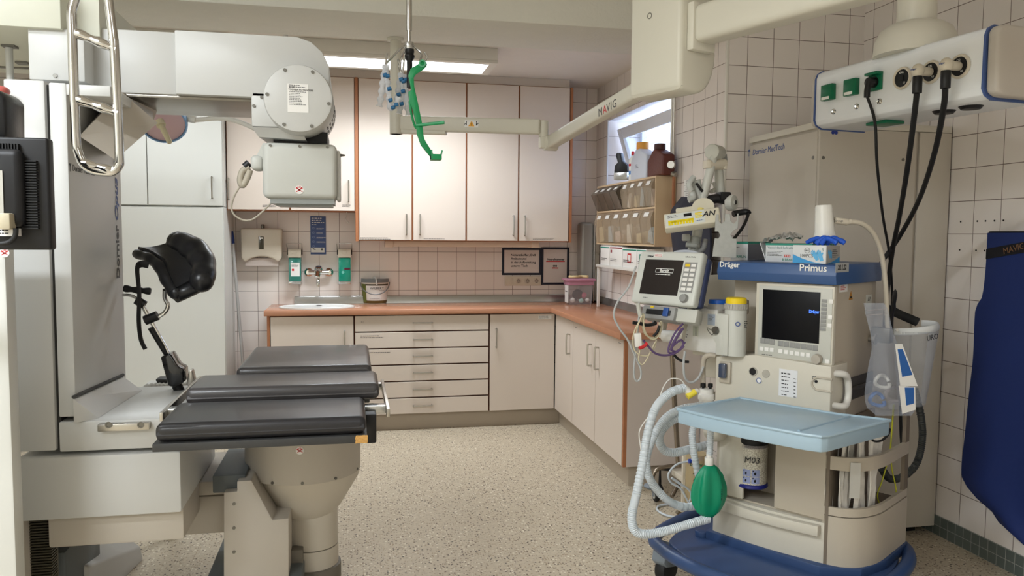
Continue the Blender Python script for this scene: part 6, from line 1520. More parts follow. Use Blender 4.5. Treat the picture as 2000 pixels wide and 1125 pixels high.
# --- packets in the pocket of the machine
rnd = random.Random(33)
mpk = [mat('packet_white', (224, 220, 212), .6, var=.2, scale=40), mat('packet_clear', (214, 210, 204), .4, var=.2, scale=40), mat('packet_orange', (206, 110, 70), .5, var=.2, scale=40)]
names_ = ['leftmost', 'second', 'third', 'fourth', 'fifth', 'sixth', 'seventh', 'rightmost']
for k in range(8):
    f_ = .10+k*.105; p_ = arcp[int(f_*(len(arcp)-1)*.78)]
    c_ = PW(p_.x-.028-.008*(k % 2), p_.y+.020, 0); tl_ = rnd.uniform(-.18, .18); h = (zp4-zp1)*rnd.uniform(1.15, 1.45)
    b = MB(); up_ = (Z+pv*tl_).normalized()
    def sheet(u_, v_, c_=c_, up_=up_, h=h, k=k): return c_+V((0, 0, zp1-.005))+up_*(h*v_)+pv*((u_-.5)*.046)+pu*(.006*math.sin(u_*9+v_*5+k)+.008*(u_-.5)*(1 if k % 2 else -1))
    b.grid(sheet, 6, 10, .003)
    if k == 2: b.tube([c_+V((0, 0, zp1+h)), c_+V((0, 0, zp1+h+.02))], .006, 8)
    tag(b.build('catheter_packet', mpk[k % 2]), 'wrapped catheter packet in the side pocket, %s from the left' % names_[k], 'packet', 'wrapped packets in the machine pocket')
q = arcp[int(.3*(len(arcp)-1))]; b = MB(MP); b.obox((q.x+.004, q.y-.004, (zp3+zp4)/2-.055), (.8, .6, 0), Z, (.6, -.8, 0), .036, .13, .001)
tag(b.build('tape_strip', mat('tape_grey', (196, 194, 188), .5)), 'strip of white tape stuck over the pocket band', 'tape')

# --- things on the lid
zL = zl1+.0006
def onlid(px, py): return loc(at(px, py, Z=zL))
def carton(px0, px1, bz, py_top, depth, label, m, name='glove_box', a_side=None, b0=None):
    a0, a1 = pf(px0, 505, bz)[0], pf(px1, 505, bz)[0]; h = pf((px0+px1)/2, py_top, bz)[1]-zL
    t = thing(name, PW((a0+a1)/2, bz, zL), label, 'box')
    b = MB(MP); b.box(a0, a1, bz, bz+depth, zL, zL+h, .001); b.build('box', m, t)
    return t, a0, a1, h
m_bxw = mat('carton_white', (214, 216, 218), .45)
t, a0, a1, h = carton(1427, 1460, .16, 472, .20, 'white and grey carton with green edge at the left of the lid', m_bxw, 'dressing_carton')
b = MB(MP); b.box(a0-.0005, a1+.0005, .1595, .3605, zL+h-.009, zL+h+.0006); b.build('green_edge', m_green, t)
b = MB(MP); b.box(a1, a1+.0008, .161, .359, zL+.002, zL+h-.01); b.build('grey_side', mat('carton_side_grey', (120, 122, 130), .5), t)
text('B BRAUN', PW((a0+a1)/2, .1592, zL+.014), pu, Z, .016, m_green, t); fine(2, PW(a0+.01, .1592, zL+h*.7), pu, Z, .03, .005, m_ink, t, seed=150)
t, a0, a1, h = carton(1495, 1586, .06, 476, .22, 'white glove carton with green edge and a torn silver wrapper on top', m_bxw)
b = MB(MP); b.box(a0-.0005, a1+.0005, .0595, .2805, zL+h-.007, zL+h+.0006); b.build('green_edge', m_green, t)
text('Vasco Nitril Soft white', PW(a0+.008, .0592, zL+h*.78), pu, Z, .012, mat('print_sage', (120, 150, 150), .5), t, align='LEFT'); text('B BRAUN', PW(a0+.095, .0592, zL+.010), pu, Z, .013, m_green, t)
b = MB(MP); b.box(a0+.076, a0+.1, .0590, .06, zL+.020, zL+.029); rb = b.build('red_box', m_red, t); fine(1, PW(a0+.079, .0586, zL+.0245), pu, Z, .018, .005, m_lab, rb, seed=152)
fine(4, PW(a0+.008, .0592, zL+h*.58), pu, Z, .07, .0035, m_grey, t, seed=151)
b = MB(MP); b.hexa([(a0-.03, .07, zL+h*1.0), (a0, .062, zL), (a0, .26, zL), (a0-.03, .26, zL+h*1.0), (a0-.028, .07, zL+h*1.02), (a0+.002, .062, zL+.004), (a0+.002, .26, zL+.004), (a0-.028, .26, zL+h*1.02)]); b.build('torn_flap', m_bxw, t)
rnd = random.Random(4)
b = MB()
wc = PW(a0+.035, .12, zL+h)
rr_ = [[rnd.uniform(-1, 1) for _ in range(12)] for _ in range(16)]
b.grid(lambda u_, v_: wc+pu*((u_-.5)*.13)+pv*((v_-.5)*.10)+V((0, 0, .008+.034*math.sin(u_*2.6)*(.5+.5*v_)+.009*rr_[min(15, int(u_*15))][min(11, int(v_*11))])), 15, 11, .0015)
tag(b.build('silver_wrapper', mat('foil', (196, 196, 194), .3, .6, bump=.3, bscale=60), sharp=25), 'crumpled silver wrapper lying on the white glove carton', 'wrapper')
# blue and white glove box in front
t, a0, a1, h = carton(1548, 1613, -.004, 479, .125, 'white and blue box of small gloves at the front of the lid', m_bxw)
m_cy = mat('print_cyan', (60, 150, 210), .5)
b = MB(MP); n_ = 14
b.prism([(a0+.001, zL+.001)]+[(a0+.001+(a1-a0-.002)*k/n_, zL+.001+h*.48*(1-k/n_)**1.8) for k in range(n_+1)], 'Y', -.0049, -.004); b.build('blue_swoosh', m_cy, t)
text('100PCS', PW(a0+.052, -.0052, zL+h*.42), pu, Z, .0175, m_grey, t, sx=.9); text('S', PW(a1-.012, -.0052, zL+h*.76), pu, Z, .017, mat('print_sage', (120, 150, 150), .5), t)
b = MB(); q = PW(a0+.055, -.0052, zL+h*.72); b.lathe([(.0095, 0), (.0105, 0), (.0105, .0005), (.0095, .0005), (.0095, 0)], q, -pv, 24); k_ = b.build('round_seal', m_grey, t); text('BLUE', q-pv*.0006, pu, Z, .006, m_grey, k_)
def glove(o, r_, n_, s_, par):
    b = MB()
    u_ = Z; M_ = Matrix(((r_.x, u_.x, n_.x, o.x), (r_.y, u_.y, n_.y, o.y), (r_.z, u_.z, n_.z, o.z), (0, 0, 0, 1)))
    for dx, rot in ((0, .45), (.45, .28)):
        pts = [(.0, -.5), (.28, -.5), (.30, -.05), (.44, .12), (.38, .2), (.26, .1), (.24, .42), (.17, .42), (.15, .14), (.12, .50), (.05, .50), (.05, .15), (-.0, .48), (-.07, .46), (-.04, .12), (-.10, .36), (-.16, .33), (-.08, -.02)]
        c_, sn = math.cos(rot), math.sin(rot)
        b.prism([((x*c_-y*sn+dx-.2)*s_, (x*sn+y*c_)*s_) for x, y in pts], 'Z', 0, .0005, M=M_)
    b.build('glove_picture', mat('print_glove', (96, 176, 226), .5), par)
glove(PW(a1-.036, -.0046, zL+h*.44), pu, -pv, .042, t)
b = MB(MP); b.box(a1, a1+.0006, .0, .12, zL+.001, zL+h-.001); sd_ = b.build('side_face', mat('carton_side', (176, 172, 166), .5), t)
b = MB(MP); b.prism([(.0, zL+.001)]+[(.118*k/10, zL+.001+h*.38*(k/10)**1.6) for k in range(11)]+[(.118, zL+.001)], 'X', a1+.0006, a1+.001); b.build('blue_swoosh', m_cy, sd_)
fine(5, PW(a1+.0012, .05, zL+h*.75), pv, Z, .055, .004, m_ink, sd_, seed=160); glove(PW(a1+.0008, .026, zL+h*.52), pv, pu, .034, sd_)
rnd = random.Random(9)
b = MB(); gc = PW((a0+a1)/2+.035, .055, zL+h)
for (da, db, r_, ln, an) in ((-.005, -.01, .010, .05, .2), (-.03, .01, .009, .05, 2.9), (.02, .012, .0095, .045, .4), (-.015, .02, .009, .05, 2.6), (.01, -.018, .009, .04, -.2)):
    p0 = gc+pu*da+pv*db+V((0, 0, .010)); d = pu*math.cos(an)+pv*math.sin(an)*.5
    b.tube([p0-d*ln*.5+V((0, 0, -.006)), p0+V((0, 0, .012+r_*.4)), p0+d*ln*.7+V((0, 0, .006)), p0+d*ln+V((0, 0, -.002))], lambda l, r_=r_: r_*(1+.12*math.sin(l*220)), 9, 5, flat=.7)
tag(b.build('glove', mat('glove_blue', (24, 84, 196), .5), sharp=70), 'blue glove sticking out of the front glove box', 'glove')
# cup lamp on gooseneck
ca, cz = pf(1611, 466, .10); c0_ = PW(ca, .10, cz); c1_ = PW(pf(1609, 401, .10)[0], .10, pf(1609, 401, .10)[1]); hh = (c1_-c0_).length
t = thing('examination_lamp', c0_, 'white cup-shaped gooseneck lamp standing over the glove boxes', 'lamp')
rL = .036
b = MB(); b.lathe([(rL*1.08, .0), (rL*1.1, hh*.10), (rL*.98, hh*.22), (rL*.86, hh*.93), (rL*.8, hh), (0, hh)], c0_, (c1_-c0_), 32); b.build('lamp_shade', m_white, t)
b = MB()
for dx in (-.028, .025, .033): b.tube([c0_+pu*dx+V((0, 0, .01)), c0_+pu*dx+V((0, 0, -.022)), c0_+pu*(dx+.008)+V((0, 0, -.026))], .0014, 6)
b.build('wire_guard', m_scr, t)
G_ = lambda px, py, bb: PW(*(lambda l: (l[0], bb, l[1]))(pf(px, py, bb)))
b = MB(); b.cyl(G_(1630, 430, .12), G_(1655, 434, .16), .013, 18, bev=.002); b.cyl(G_(1655, 434, .16), G_(1662, 433, .17), .010, 16); nk = b.build('joint', m_ivory, t)
text('Derungs', G_(1640, 431.5, .12)-pv*.0145, pu, Z, .011, m_inkb, nk)
b = MB(); b.tube([G_(x, y, bb) for x, y, bb in ((1660, 433, .17), (1684, 437, .22), (1705, 455, .28), (1720, 490, .34), (1728, 540, .38), (1732, 600, .40), (1734, 660, .41))], .0095, 14, 6); b.build('gooseneck', m_ivory, t)
b = MB(MP); p_ = loc(G_(1734, 650, .41)); b.box(p_[0]-.06, p_[0]+.015, p_[1]-.02, p_[1]+.02, p_[2]-.04, p_[2]+.02, .004); b.build('clamp', m_scr, t)

# --- bag, face shield and leads on the right flank
S_ = lambda px, py, yy: at(px, py, Y=yy)
t = thing('face_shield', S_(1780, 640, 2.66), 'clear face shield with white brow band and black strap beside the machine', 'face shield')
ys = 2.72
b = MB(); cS = S_(1778, 634, ys); rx = (S_(1824, 634, ys).x-S_(1732, 634, ys).x)/2
ringp = [cS+V((rx*math.cos(math.radians(a)), .085*math.sin(math.radians(a)), .012*math.cos(math.radians(a))-.012)) for a in range(190, 395, 12)]
b.tube(ringp, .014, 8, 2, flat=.35); b.build('brow_band', mat('band_white', (220, 222, 222), .4), t)
b = MB()
def visor(u_, v_):
    a = math.radians(200+175*u_); r = 1.0-.42*v_
    return cS+V((rx*1.03*r*math.cos(a)+.0*v_, .09*r*math.sin(a)-.01*v_, -.02-v_*.30))
b.grid(visor, 16, 10, .001); vs = b.build('visor', mat('visor_clear', (200, 206, 216), .06, alpha=.22, coat=.6), t)
text('URO', cS+V((.026, -.094, -.040)), (1, .2, .14), (-.14, 0, 1), .030, m_inkb, vs)
b = MB(); b.tube([cS+V((-rx*.95, .02, .02)), cS+V((-rx*.4, .09, .055)), cS+V((rx*.2, .085, .03)), cS+V((rx*.55, .03, .005))], .018, 8, 6, flat=.3); b.tube([cS+V((-rx*1.0, -.03, -.01)), cS+V((-rx*1.15, -.05, .05)), cS+V((-rx*.9, -.03, .12)), cS+V((-rx*.6, .02, .11)), cS+V((-rx*.35, .05, .06))], .02, 8, 6, flat=.35); b.build('head_strap', m_black_rub, t)
b = MB(); b.cyl(cS+V((-rx*1.02, -.06, -.012)), cS+V((-rx*1.02, -.066, -.012)), .006, 12); b.build('rivet', m_white, t)
t = thing('zip_bag', S_(1740, 600, 2.60), 'clear plastic zip bag of supplies with blue printed labels hanging on the machine', 'bag')
m_zip = mat('zip_clear', (196, 204, 220), .12, var=.1, scale=30, alpha=.26, bump=.8, bscale=35)
outl = [((1687, 592), (1727, 592)), ((1692, 620), (1735, 606)), ((1700, 650), (1742, 640)), ((1703, 680), (1752, 670)), ((1695, 720), (1770, 720)), ((1688, 770), (1784, 765)), ((1692, 795), (1788, 800)), ((1712, 812), (1780, 812))]
rnd = random.Random(17); zn_ = [[rnd.uniform(-1, 1) for _ in range(12)] for _ in range(24)]
def zb_side(sg):
    def fn(u_, v_):
        k = v_*(len(outl)-1); i = min(len(outl)-2, int(k)); f_ = k-i
        l_ = [outl[i][0][j]+(outl[i+1][0][j]-outl[i][0][j])*f_ for j in (0, 1)]; r_ = [outl[i][1][j]+(outl[i+1][1][j]-outl[i][1][j])*f_ for j in (0, 1)]
        bul = .005+.04*math.sin(math.pi*u_)*math.sin(math.pi*max(0, v_-.2)/.8)
        return at(l_[0]+(r_[0]-l_[0])*u_, l_[1]+(r_[1]-l_[1])*u_, Y=2.56+.07*(1-u_)*0+sg*bul+.012*zn_[min(23, int(v_*23))][min(11, int(u_*11))]*math.sin(math.pi*u_)*max(0, v_-.15))
    return fn
b = MB(); b.grid(zb_side(-1), 11, 23); b.build('front_film', m_zip, t, sharp=20)
b = MB(); b.grid(zb_side(1), 11, 23); b.build('back_film', m_zip, t, sharp=20)
b = MB(); b.tube([at(1689, 607, Y=2.555), at(1730, 604, Y=2.555)], .002, 6); b.tube([at(1691, 616, Y=2.555), at(1733, 612, Y=2.555)], .002, 6); b.build('zip_strip', m_clear, t)
mb1 = mat('label_print_blue', (40, 96, 168), .5)
for (p_, lb, cells) in ((((1748, 672), (1762, 672), (1792, 754), (1758, 754)), 'white paper packet with long blue print in the zip bag', ((1753, 682), (1763, 682), (1782, 732), (1762, 736))), (((1755, 753), (1787, 756), (1788, 800), (1762, 808)), 'lower white paper packet with blue panel in the zip bag', ((1767, 757), (1785, 757), (1785, 788), (1770, 792)))):
    b = MB(); qa = [at(x, y, Y=2.485) for x, y in p_]; b.grid(lambda u_, v_: (qa[0]*(1-u_)+qa[1]*u_)*(1-v_)+(qa[3]*(1-u_)+qa[2]*u_)*v_, 4, 6, .0012); pk = tag(b.build('paper_packet', m_lab), lb, 'packet')
    b = MB(); qb = [at(x, y, Y=2.4835) for x, y in cells]; b.grid(lambda u_, v_: (qb[0]*(1-u_)+qb[1]*u_)*(1-v_)+(qb[3]*(1-u_)+qb[2]*u_)*v_, 4, 6, .0006); b.build('blue_print', mb1, pk)
for c_, r_, m_, nm, lb in (((1722, 745), .030, m_white, 'white_mask', 'crumpled white mask in the zip bag'), ((1712, 780), .030, mat('blue_tube', (90, 130, 196), .4), 'blue_tube', 'blue tubing at the bottom of the zip bag'), ((1745, 770), .034, m_clear, 'clear_mask', 'clear mask in the middle of the zip bag')):
    b = MB(); q = at(*c_, Y=2.565); b.tube([q+V((r_*math.cos(a*1.1), .008*math.sin(a*2), r_*math.sin(a)*.8)) for a in [k*.6 for k in range(11)]], .007, 8, 3); tag(b.build(nm, m_), lb, 'supply')
b = MB(); b.tube([S_(x, y, yy) for x, y, yy in ((1786, 760, 2.80), (1799, 815, 2.80), (1801, 860, 2.80), (1790, 905, 2.80), (1765, 930, 2.78), (1738, 935, 2.75), (1722, 915, 2.72))], corr(.0145, .0016, .008), 12, 26)
tag(b.build('scavenging_hose', mat('hose_charcoal', (58, 60, 58), .5)), 'dark ribbed scavenging hose curving at the right of the machine', 'hose')
b = MB(); b.tube([S_(x, y, yy) for x, y, yy in ((1759, 760, 2.86), (1760, 850, 2.86), (1769, 930, 2.86), (1766, 965, 2.84), (1752, 980, 2.82), (1735, 975, 2.78), (1724, 966, 2.74))], .0065, 10, 8)
tag(b.build('black_cable', m_black_rub), 'black cable hanging behind the yellow-green earth wire', 'cable')
b = MB(); b.tube([S_(x, y, yy) for x, y, yy in ((1746, 790, 2.62), (1738, 880, 2.62), (1724, 935, 2.60), (1714, 965, 2.60), (1719, 985, 2.60), (1732, 990, 2.60), (1746, 978, 2.60), (1750, 955, 2.62), (1742, 915, 2.62), (1740, 870, 2.62), (1745, 790, 2.62))], .0026, 8, 8)
tag(b.build('earth_wire', mat('wire_yellow', (190, 190, 50), .5)), 'thin yellow-green earth wire hanging in a loop', 'wire')
b = MB(); b.tube([S_(x, y, yy) for x, y, yy in ((1699, 850, 2.50), (1706, 861, 2.47), (1720, 861, 2.46), (1734, 850, 2.47), (1738, 838, 2.49))], .004, 8, 6)
tag(b.build('short_black_lead', m_black_rub), 'short black lead looping under the right end of the tray', 'cable')

# ---------------------------------------------------------------- patient monitor on its arm
nM = (-pv*math.cos(math.radians(18))+Z*math.sin(math.radians(18))).normalized()
oM = at(1304, 545, Y=3.0)
MM, LM, rM, uM, nM = FR(oM, nM)
c4 = [LM(x, y) for x, y in ((1248, 491), (1374, 490), (1354, 600), (1233, 588))]
mx0, mx1 = (c4[0][0]+c4[3][0])/2, (c4[1][0]+c4[2][0])/2; my0, my1 = (c4[2][1]+c4[3][1])/2, (c4[0][1]+c4[1][1])/2
t = thing('patient_monitor', oM-uM*.15-nM*.05, 'white patient monitor with dark screen and key pad left of the vaporisers', 'monitor')
def mpt(x, y, d=.0): return MM @ V((mx0+(mx1-mx0)*x, my0+(my1-my0)*y, d))
b = MB(MM); b.box(mx0, mx1, my0, my1, -.045, 0, .012, 3); cs = b.build('case', mat('monitor_white', (210, 212, 206), .4), t)
b = MB(MM); b.box(mx0+.012, mx1+.004, my0+.006, my1-.012, -.08, -.04, .012, 3); b.build('rear_case', mat('monitor_navy', (62, 72, 110), .45), t)
w_, h_ = mx1-mx0, my1-my0
b = MB(MM); b.box(mx0+w_*.125, mx0+w_*.73, my0+h_*.17, my0+h_*.83, -.002, .0008); sc_ = b.build('screen', mat('screen_brown', (44, 38, 36), .25), t)
b = MB(MM)
for a in ((.32, .60, .585, .592), (.32, .60, .655, .662)): b.box(mx0+w_*a[0], mx0+w_*a[1], my0+h_*a[2], my0+h_*a[3], .0008, .0012)
for a in ((.32, .324), (.596, .60)): b.box(mx0+w_*a[0], mx0+w_*a[1], my0+h_*.585, my0+h_*.662, .0008, .0012)
m_scrtxt = mat('screen_text', (206, 206, 200), .5, emit=.5)
b.build('message_box', m_scrtxt, sc_)
text('Bereit', mpt(.46, .622, .0012), rM, uM, .018, m_scrtxt, sc_); fine(1, mpt(.33, .55, .0012), rM, uM, w_*.26, .0045, m_scrtxt, sc_, seed=170)
b = MB(MM); b.box(mx0+w_*.755, mx0+w_*.945, my0+h_*.24, my0+h_*.80, -.001, .0006); kp = b.build('key_pad', m_key, t)
for i in range(6):
    for j in range(2):
        b = MB(MM); x0 = mx0+w_*(.77+j*.09); y0 = my0+h_*(.715-i*.088)
        b.box(x0, x0+w_*.07, y0, y0+h_*.055, .0004, .003, .0006); b.build('push_key', mat('key_yellow', (232, 200, 40), .5) if (i, j) == (0, 0) else m_lab, kp)
b = MB(); b.lathe([(.017, 0), (.019, .003), (.016, .010), (.015, .016), (.0, .017)], mpt(.85, .13, .0), nM, 24); b.build('rotary_knob', m_key, t)
b = MB(MM); b.box(mx0+w_*.25, mx0+w_*.38, my0+h_*.88, my0+h_*.945, 0, .0006); k_ = b.build('sticker', m_lab, t); fine(2, mpt(.26, .925, .0009), rM, uM, w_*.11, .0035, m_red, k_, seed=171)
text('Dräger', mpt(.19, .895, .0004), rM, uM, .0105, m_inkb, t, bold=.0004); text('Infinity Delta', mpt(.82, .90, .0004), rM, uM, .009, m_grey, t); fine(1, mpt(.2, .1, .0005), rM, uM, .03, .005, m_grey, t, seed=172)
b = MB(); b.tube([mpt(.42, 1.0, -.07), mpt(.45, 1.045, -.07), mpt(.6, 1.07, -.07), mpt(.75, 1.04, -.07), mpt(.80, 1.0, -.07)], .014, 12, 5, flat=.6); b.build('carrying_handle', mat('handle_pale', (196, 200, 210), .4), t)
b = MB(MM); b.box(mx0+w_*.2, mx0+w_*.72, my0-.062, my0-.006, -.08, -.012, .006); b.build('recorder_tray', mat('tray_grey', (150, 150, 148), .45), t)
b = MB(MM); b.box(mx0+w_*.27, mx0+w_*.66, my0-.044, my0-.022, -.014, -.0105, .001); b.build('recorder_slot', m_blk, t)
b = MB(MM); b.box(mx0+w_*.55, mx0+w_*.63, my0-.048, my0-.012, -.012, -.004, .002); b.build('blue_latch', mat('latch_blue', (40, 80, 150), .4), t)
b = MB(MM); b.box(mx0+w_*.33, mx0+w_*.38, my0-.016, my0-.008, -.012, -.0098); b.build('yellow_mark', mat('key_yellow', (232, 200, 40), .5), t)
b = MB(MM); b.box(mx0+w_*.62, mx0+w_*1.02, my0-.06, my0-.004, -.08, -.03, .006); b.build('swivel_bracket', m_panel, t)
b = MB(); pe_ = PW(aC-.02, .30, 1.02); b.tube([mpt(.55, .3, -.12), mpt(.6, .2, -.2), pe_], .022, 12, 4); b.build('support_arm', m_panel, t)
# printer roll holder and cables under the monitor
q = at(1318, 658, Y=3.02); t = thing('paper_roll', q, 'white paper roll in its holder under the patient monitor', 'roll')
b = MB(); b.cyl(q-rM*.055, q+rM*.03, .026, 24, bev=.004); b.build('roll', m_white, t)
b = MB(); b.obox(q-rM*.062+uM*.035, rM, uM, nM, .012, .10, .03, .003); b.obox(q+rM*.036+uM*.035, rM, uM, nM, .012, .10, .03, .003); b.obox(q-rM*.013+uM*.08, rM, uM, nM, .11, .012, .03, .003); b.build('holder', m_ivory, t)
Ck = lambda pts, yy=2.96: [at(x, y, Y=yy) for x, y in pts]
m_cg = mat('cable_grey', (176, 178, 178), .45); m_cc = mat('cable_cream', (204, 194, 164), .5); m_cp = mat('cable_purple', (92, 70, 112), .5)
def cable(name, pts, r, m, label, yy=2.96, k=8):
    b = MB(); b.tube(Ck(pts, yy), r, 8, k); return tag(b.build(name, m), label, 'cable')
cable('grey_cable', ((1242, 520), (1228, 560), (1206, 590), (1199, 616), (1209, 640), (1226, 664), (1240, 695), (1251, 720), (1251, 738), (1243, 744), (1238, 728), (1241, 690), (1246, 640), (1249, 606), (1248, 590)), .0042, m_cg, 'grey cable looping far out left from the patient monitor', 2.95)
cable('cream_cable', ((1256, 618), (1246, 632), (1237, 655), (1238, 680), (1250, 693), (1266, 694), (1278, 680), (1282, 664)), .0028, m_cc, 'outermost cream lead coil below the monitor', 2.94)
cable('cream_cable', ((1256, 612), (1254, 632), (1260, 652), (1274, 660), (1288, 652), (1292, 632), (1290, 628)), .0036, m_cc, 'thicker cream lead coil right of the outermost one', 2.955)
cable('cream_cable', ((1258, 614), (1257, 636), (1264, 655), (1276, 663), (1286, 656), (1290, 640), (1287, 630)), .0036, m_cc, 'second thick cream lead coil lying against the first', 2.945)
cable('cream_cable', ((1254, 616), (1245, 640), (1244, 660), (1250, 680), (1247, 702), (1254, 712), (1262, 704), (1270, 688), (1280, 668)), .0026, m_cc, 'thin cream lead reaching lowest of the coils', 2.935)
cable('purple_cable', ((1256, 664), (1265, 675), (1280, 690), (1300, 694), (1320, 689), (1336, 676)), .0044, m_cp, 'purple cable running right from the red clip', 2.93)
cable('purple_cable', ((1334, 632), (1320, 648), (1308, 672), (1306, 688), (1318, 688), (1334, 676), (1330, 664), (1314, 676), (1310, 684), (1322, 660), (1334, 642), (1326, 650), (1311, 680), (1324, 686), (1338, 668)), .0044, m_cp, 'bunched purple cable coil beside the vaporiser block', 2.94)
cable('grey_hose', ((1338, 686), (1335, 712), (1338, 738), (1350, 747), (1364, 738), (1374, 716)), .005, m_cg, 'grey hose loop hanging below the vaporiser block', 2.90)
cable('black_cable_end', ((1316, 693), (1326, 702), (1336, 706), (1345, 707)), .0055, m_black_rub, 'short black cable end sticking out below the purple coil', 2.95)
t = thing('lead_connector', at(1246, 664, Y=2.93), 'white lead connector box hanging on the cream cables', 'connector')
b = MB(); b.obox(at(1246, 664, Y=2.93), (1, -.2, .1), (-.1, 0, 1), (-.2, -1, 0), .028, .056, .02, .005); b.build('box', m_white, t)
cable('red_clip', ((1248, 680), (1257, 677), (1264, 670)), .007, m_red, 'dark red clip at the end of the purple cable', 2.92)
cable('black_clip', ((1236, 630), (1250, 632), (1264, 635), (1280, 632), (1276, 628)), .007, m_blk, 'black clip lead lying across the cream coils', 2.95)
cable('black_plug', ((1288, 636), (1284, 648), (1276, 657)), .006, m_blk, 'black plug hanging inside the cream coils', 2.94)
cable('grey_plug', ((1246, 592), (1248, 606), (1251, 618)), .009, m_panel, 'grey plug under the left corner of the monitor', 2.95)
cable('white_cables', ((1386, 512), (1374, 560), (1366, 610)), .005, m_white, 'white cable hanging behind the monitor at its right side', 3.2)
cable('white_cables', ((1390, 512), (1384, 560), (1376, 600)), .0045, m_white, 'second white cable just right of the one behind the monitor', 3.22)

# ---------------------------------------------------------------- equipment pole with control unit
YP2 = 3.10
P_ = lambda px, py, d=0: at(px, py, Y=YP2+d)
t = thing('equipment_pole', V((P_(1357, 500).x, YP2, 1.0)), 'pale jointed equipment pole rising behind the patient monitor', 'pole')
b = MB(); b.tube([P_(1364, 440, .0), P_(1352, 520, .0), P_(1350, 600, .02), pe_], .021, 16, 1); b.build('lower_tube', m_panel, t)
b = MB(); b.tube([P_(1357, 462), P_(1355, 476)], .028, 16); b.obox(P_(1340, 464, -.02), X, Z, Y, .025, .03, .04, .006); b.tube([P_(1340, 478, -.03), P_(1360, 480, -.04)], .010, 10); b.tube([P_(1357, 482), P_(1353, 498)], .027, 16); b.build('clamp_collar', mat('clamp_grey', (166, 168, 162), .45), t)
b = MB(); b.tube([P_(1378, 468, -.02), P_(1374, 485, -.03), P_(1362, 495, -.03)], .011, 10, 5); b.build('clamp_lever', m_key, t)
b = MB(); b.tube([P_(1372, 390, -.02), P_(1384, 345, -.02), P_(1394, 304, -.02)], .0185, 18, 3); b.build('left_strut', m_panel, t)
b = MB(); b.tube([P_(1407, 378, .02), P_(1404, 340, .02), P_(1401, 304, .0)], .020, 18, 3); b.build('right_strut', m_panel, t)
b = MB(); q = P_(1398, 298); b.cyl(q+V((-.034, -.03, .0)), q+V((.03, .03, .0)), .033, 28, bev=.005); b.build('top_joint', m_panel, t)
b = MB(); b.tube([P_(1383, 322, -.02), P_(1414, 320, .0)], .023, 14); b.obox(P_(1381, 321, -.02), X, Z, Y, .022, .034, .045, .004); b.obox(P_(1413, 322, .0), X, Z, Y, .016, .04, .045, .004); b.build('strut_clamp', m_ivory, t)
b = MB(); b.tube([P_(1414, 302, .02), P_(1416, 318, .02)], .012, 10); b.build('cable_holder', m_key, t)
b = MB(); b.tube([P_(1366, 395, -.01), P_(1362, 372), P_(1358, 352)], .022, 14, 3); b.tube([P_(1350, 372, -.03), P_(1346, 360, -.03), P_(1355, 346, -.02)], .012, 10, 4); b.tube([P_(1345, 390, -.03), P_(1354, 386, -.03), P_(1352, 376, -.02)], .014, 10, 4); b.build('cuff_holder', mat('clamp_pale', (188, 190, 186), .4), t)
b = MB(); b.tube([P_(1390, 374, .02), P_(1398, 368, .03), P_(1394, 356, .03)], .010, 10, 4); b.build('hook', m_panel, t)
b = MB(); b.tube([P_(1360, 358, -.03), P_(1372, 374, -.03)], .006, 8); b.build('dark_lever', m_blk, t)
b = MB(); b.tube([P_(1380, 392, -.02), P_(1400, 388, -.03), P_(1424, 392, -.04)], .020, 14, 3); b.box(P_(1396, 380).x, P_(1416, 380).x, YP2-.06, YP2, P_(1400, 392).z, P_(1400, 376).z, .006); b.build('black_joint', m_blk, t)
b = MB(); nd = V((-.25, -.95, .1)).normalized(); q = P_(1428, 396, -.05); b.lathe([(0, .022), (.008, .022), (.010, .018), (.031, .016), (.034, .010), (.034, -.012)], q, V((.55, -.83, .05)), 30); ds_ = b.build('joint_disc', m_panel, t)
b = MB(); b.lathe([(0, .024), (.008, .024), (.009, .020)], q, V((.55, -.83, .05)), 16); b.build('disc_hub', m_blk, ds_)
b = MB(); b.tube([P_(1432, 418, -.06), P_(1446, 415, -.06), P_(1458, 414, -.07), P_(1461, 420, -.08), P_(1450, 445, -.10), P_(1431, 469, -.12)], lambda l: .013 if l < .07 else .0065, 12, 6); b.build('bent_handle', m_blk, t)
# control unit, tilted panel
nU = V((-.42, -.72, .52)).normalized()
oU = at(1350, 424, Y=2.98); MU, LU, rU, uU, nU = FR(oU, nU)
pU = [LU(x, y) for x, y in ((1303, 417), (1413, 402), (1400, 437), (1291, 443))]
rx = (V((*pU[1], 0))-V((*pU[0], 0))).normalized(); ang = math.atan2(rx.y, rx.x)
MU2 = MU @ Matrix.Rotation(ang, 4, 'Z')
inv = Matrix.Rotation(-ang, 4, 'Z'); pU = [inv @ V((*p_, 0)) for p_ in pU]
ux0, ux1 = (pU[0].x+pU[3].x)/2, (pU[1].x+pU[2].x)/2; uy0, uy1 = (pU[2].y+pU[3].y)/2, (pU[0].y+pU[1].y)/2
R2 = (MU2.to_3x3() @ V((1, 0, 0))); U2 = (MU2.to_3x3() @ V((0, 1, 0)))
t = thing('infusion_controller', oU, 'cream control unit with yellow key field on a tilted panel at the equipment pole', 'control unit')
m_cu = mat('unit_cream', (216, 210, 190), .4, var=.01)
b = MB(MU2); b.box(ux0, ux1, uy0, uy1, -.045, 0, .006, 3); b.build('case', m_cu, t)
b = MB(MU2); b.box(ux0+.05, ux1-.03, uy1-.01, uy1+.03, -.05, -.012, .006); b.lathe([(.045, 0), (.045, .02), (0, .02)], (ux0+(ux1-ux0)*.72, uy1+.015, -.03), n=28); b.build('rear_step', m_cu, t)
def up_(x, y, d=.0004): return MU2 @ V((ux0+(ux1-ux0)*x, uy0+(uy1-uy0)*y, d))
wu, hu = ux1-ux0, uy1-uy0
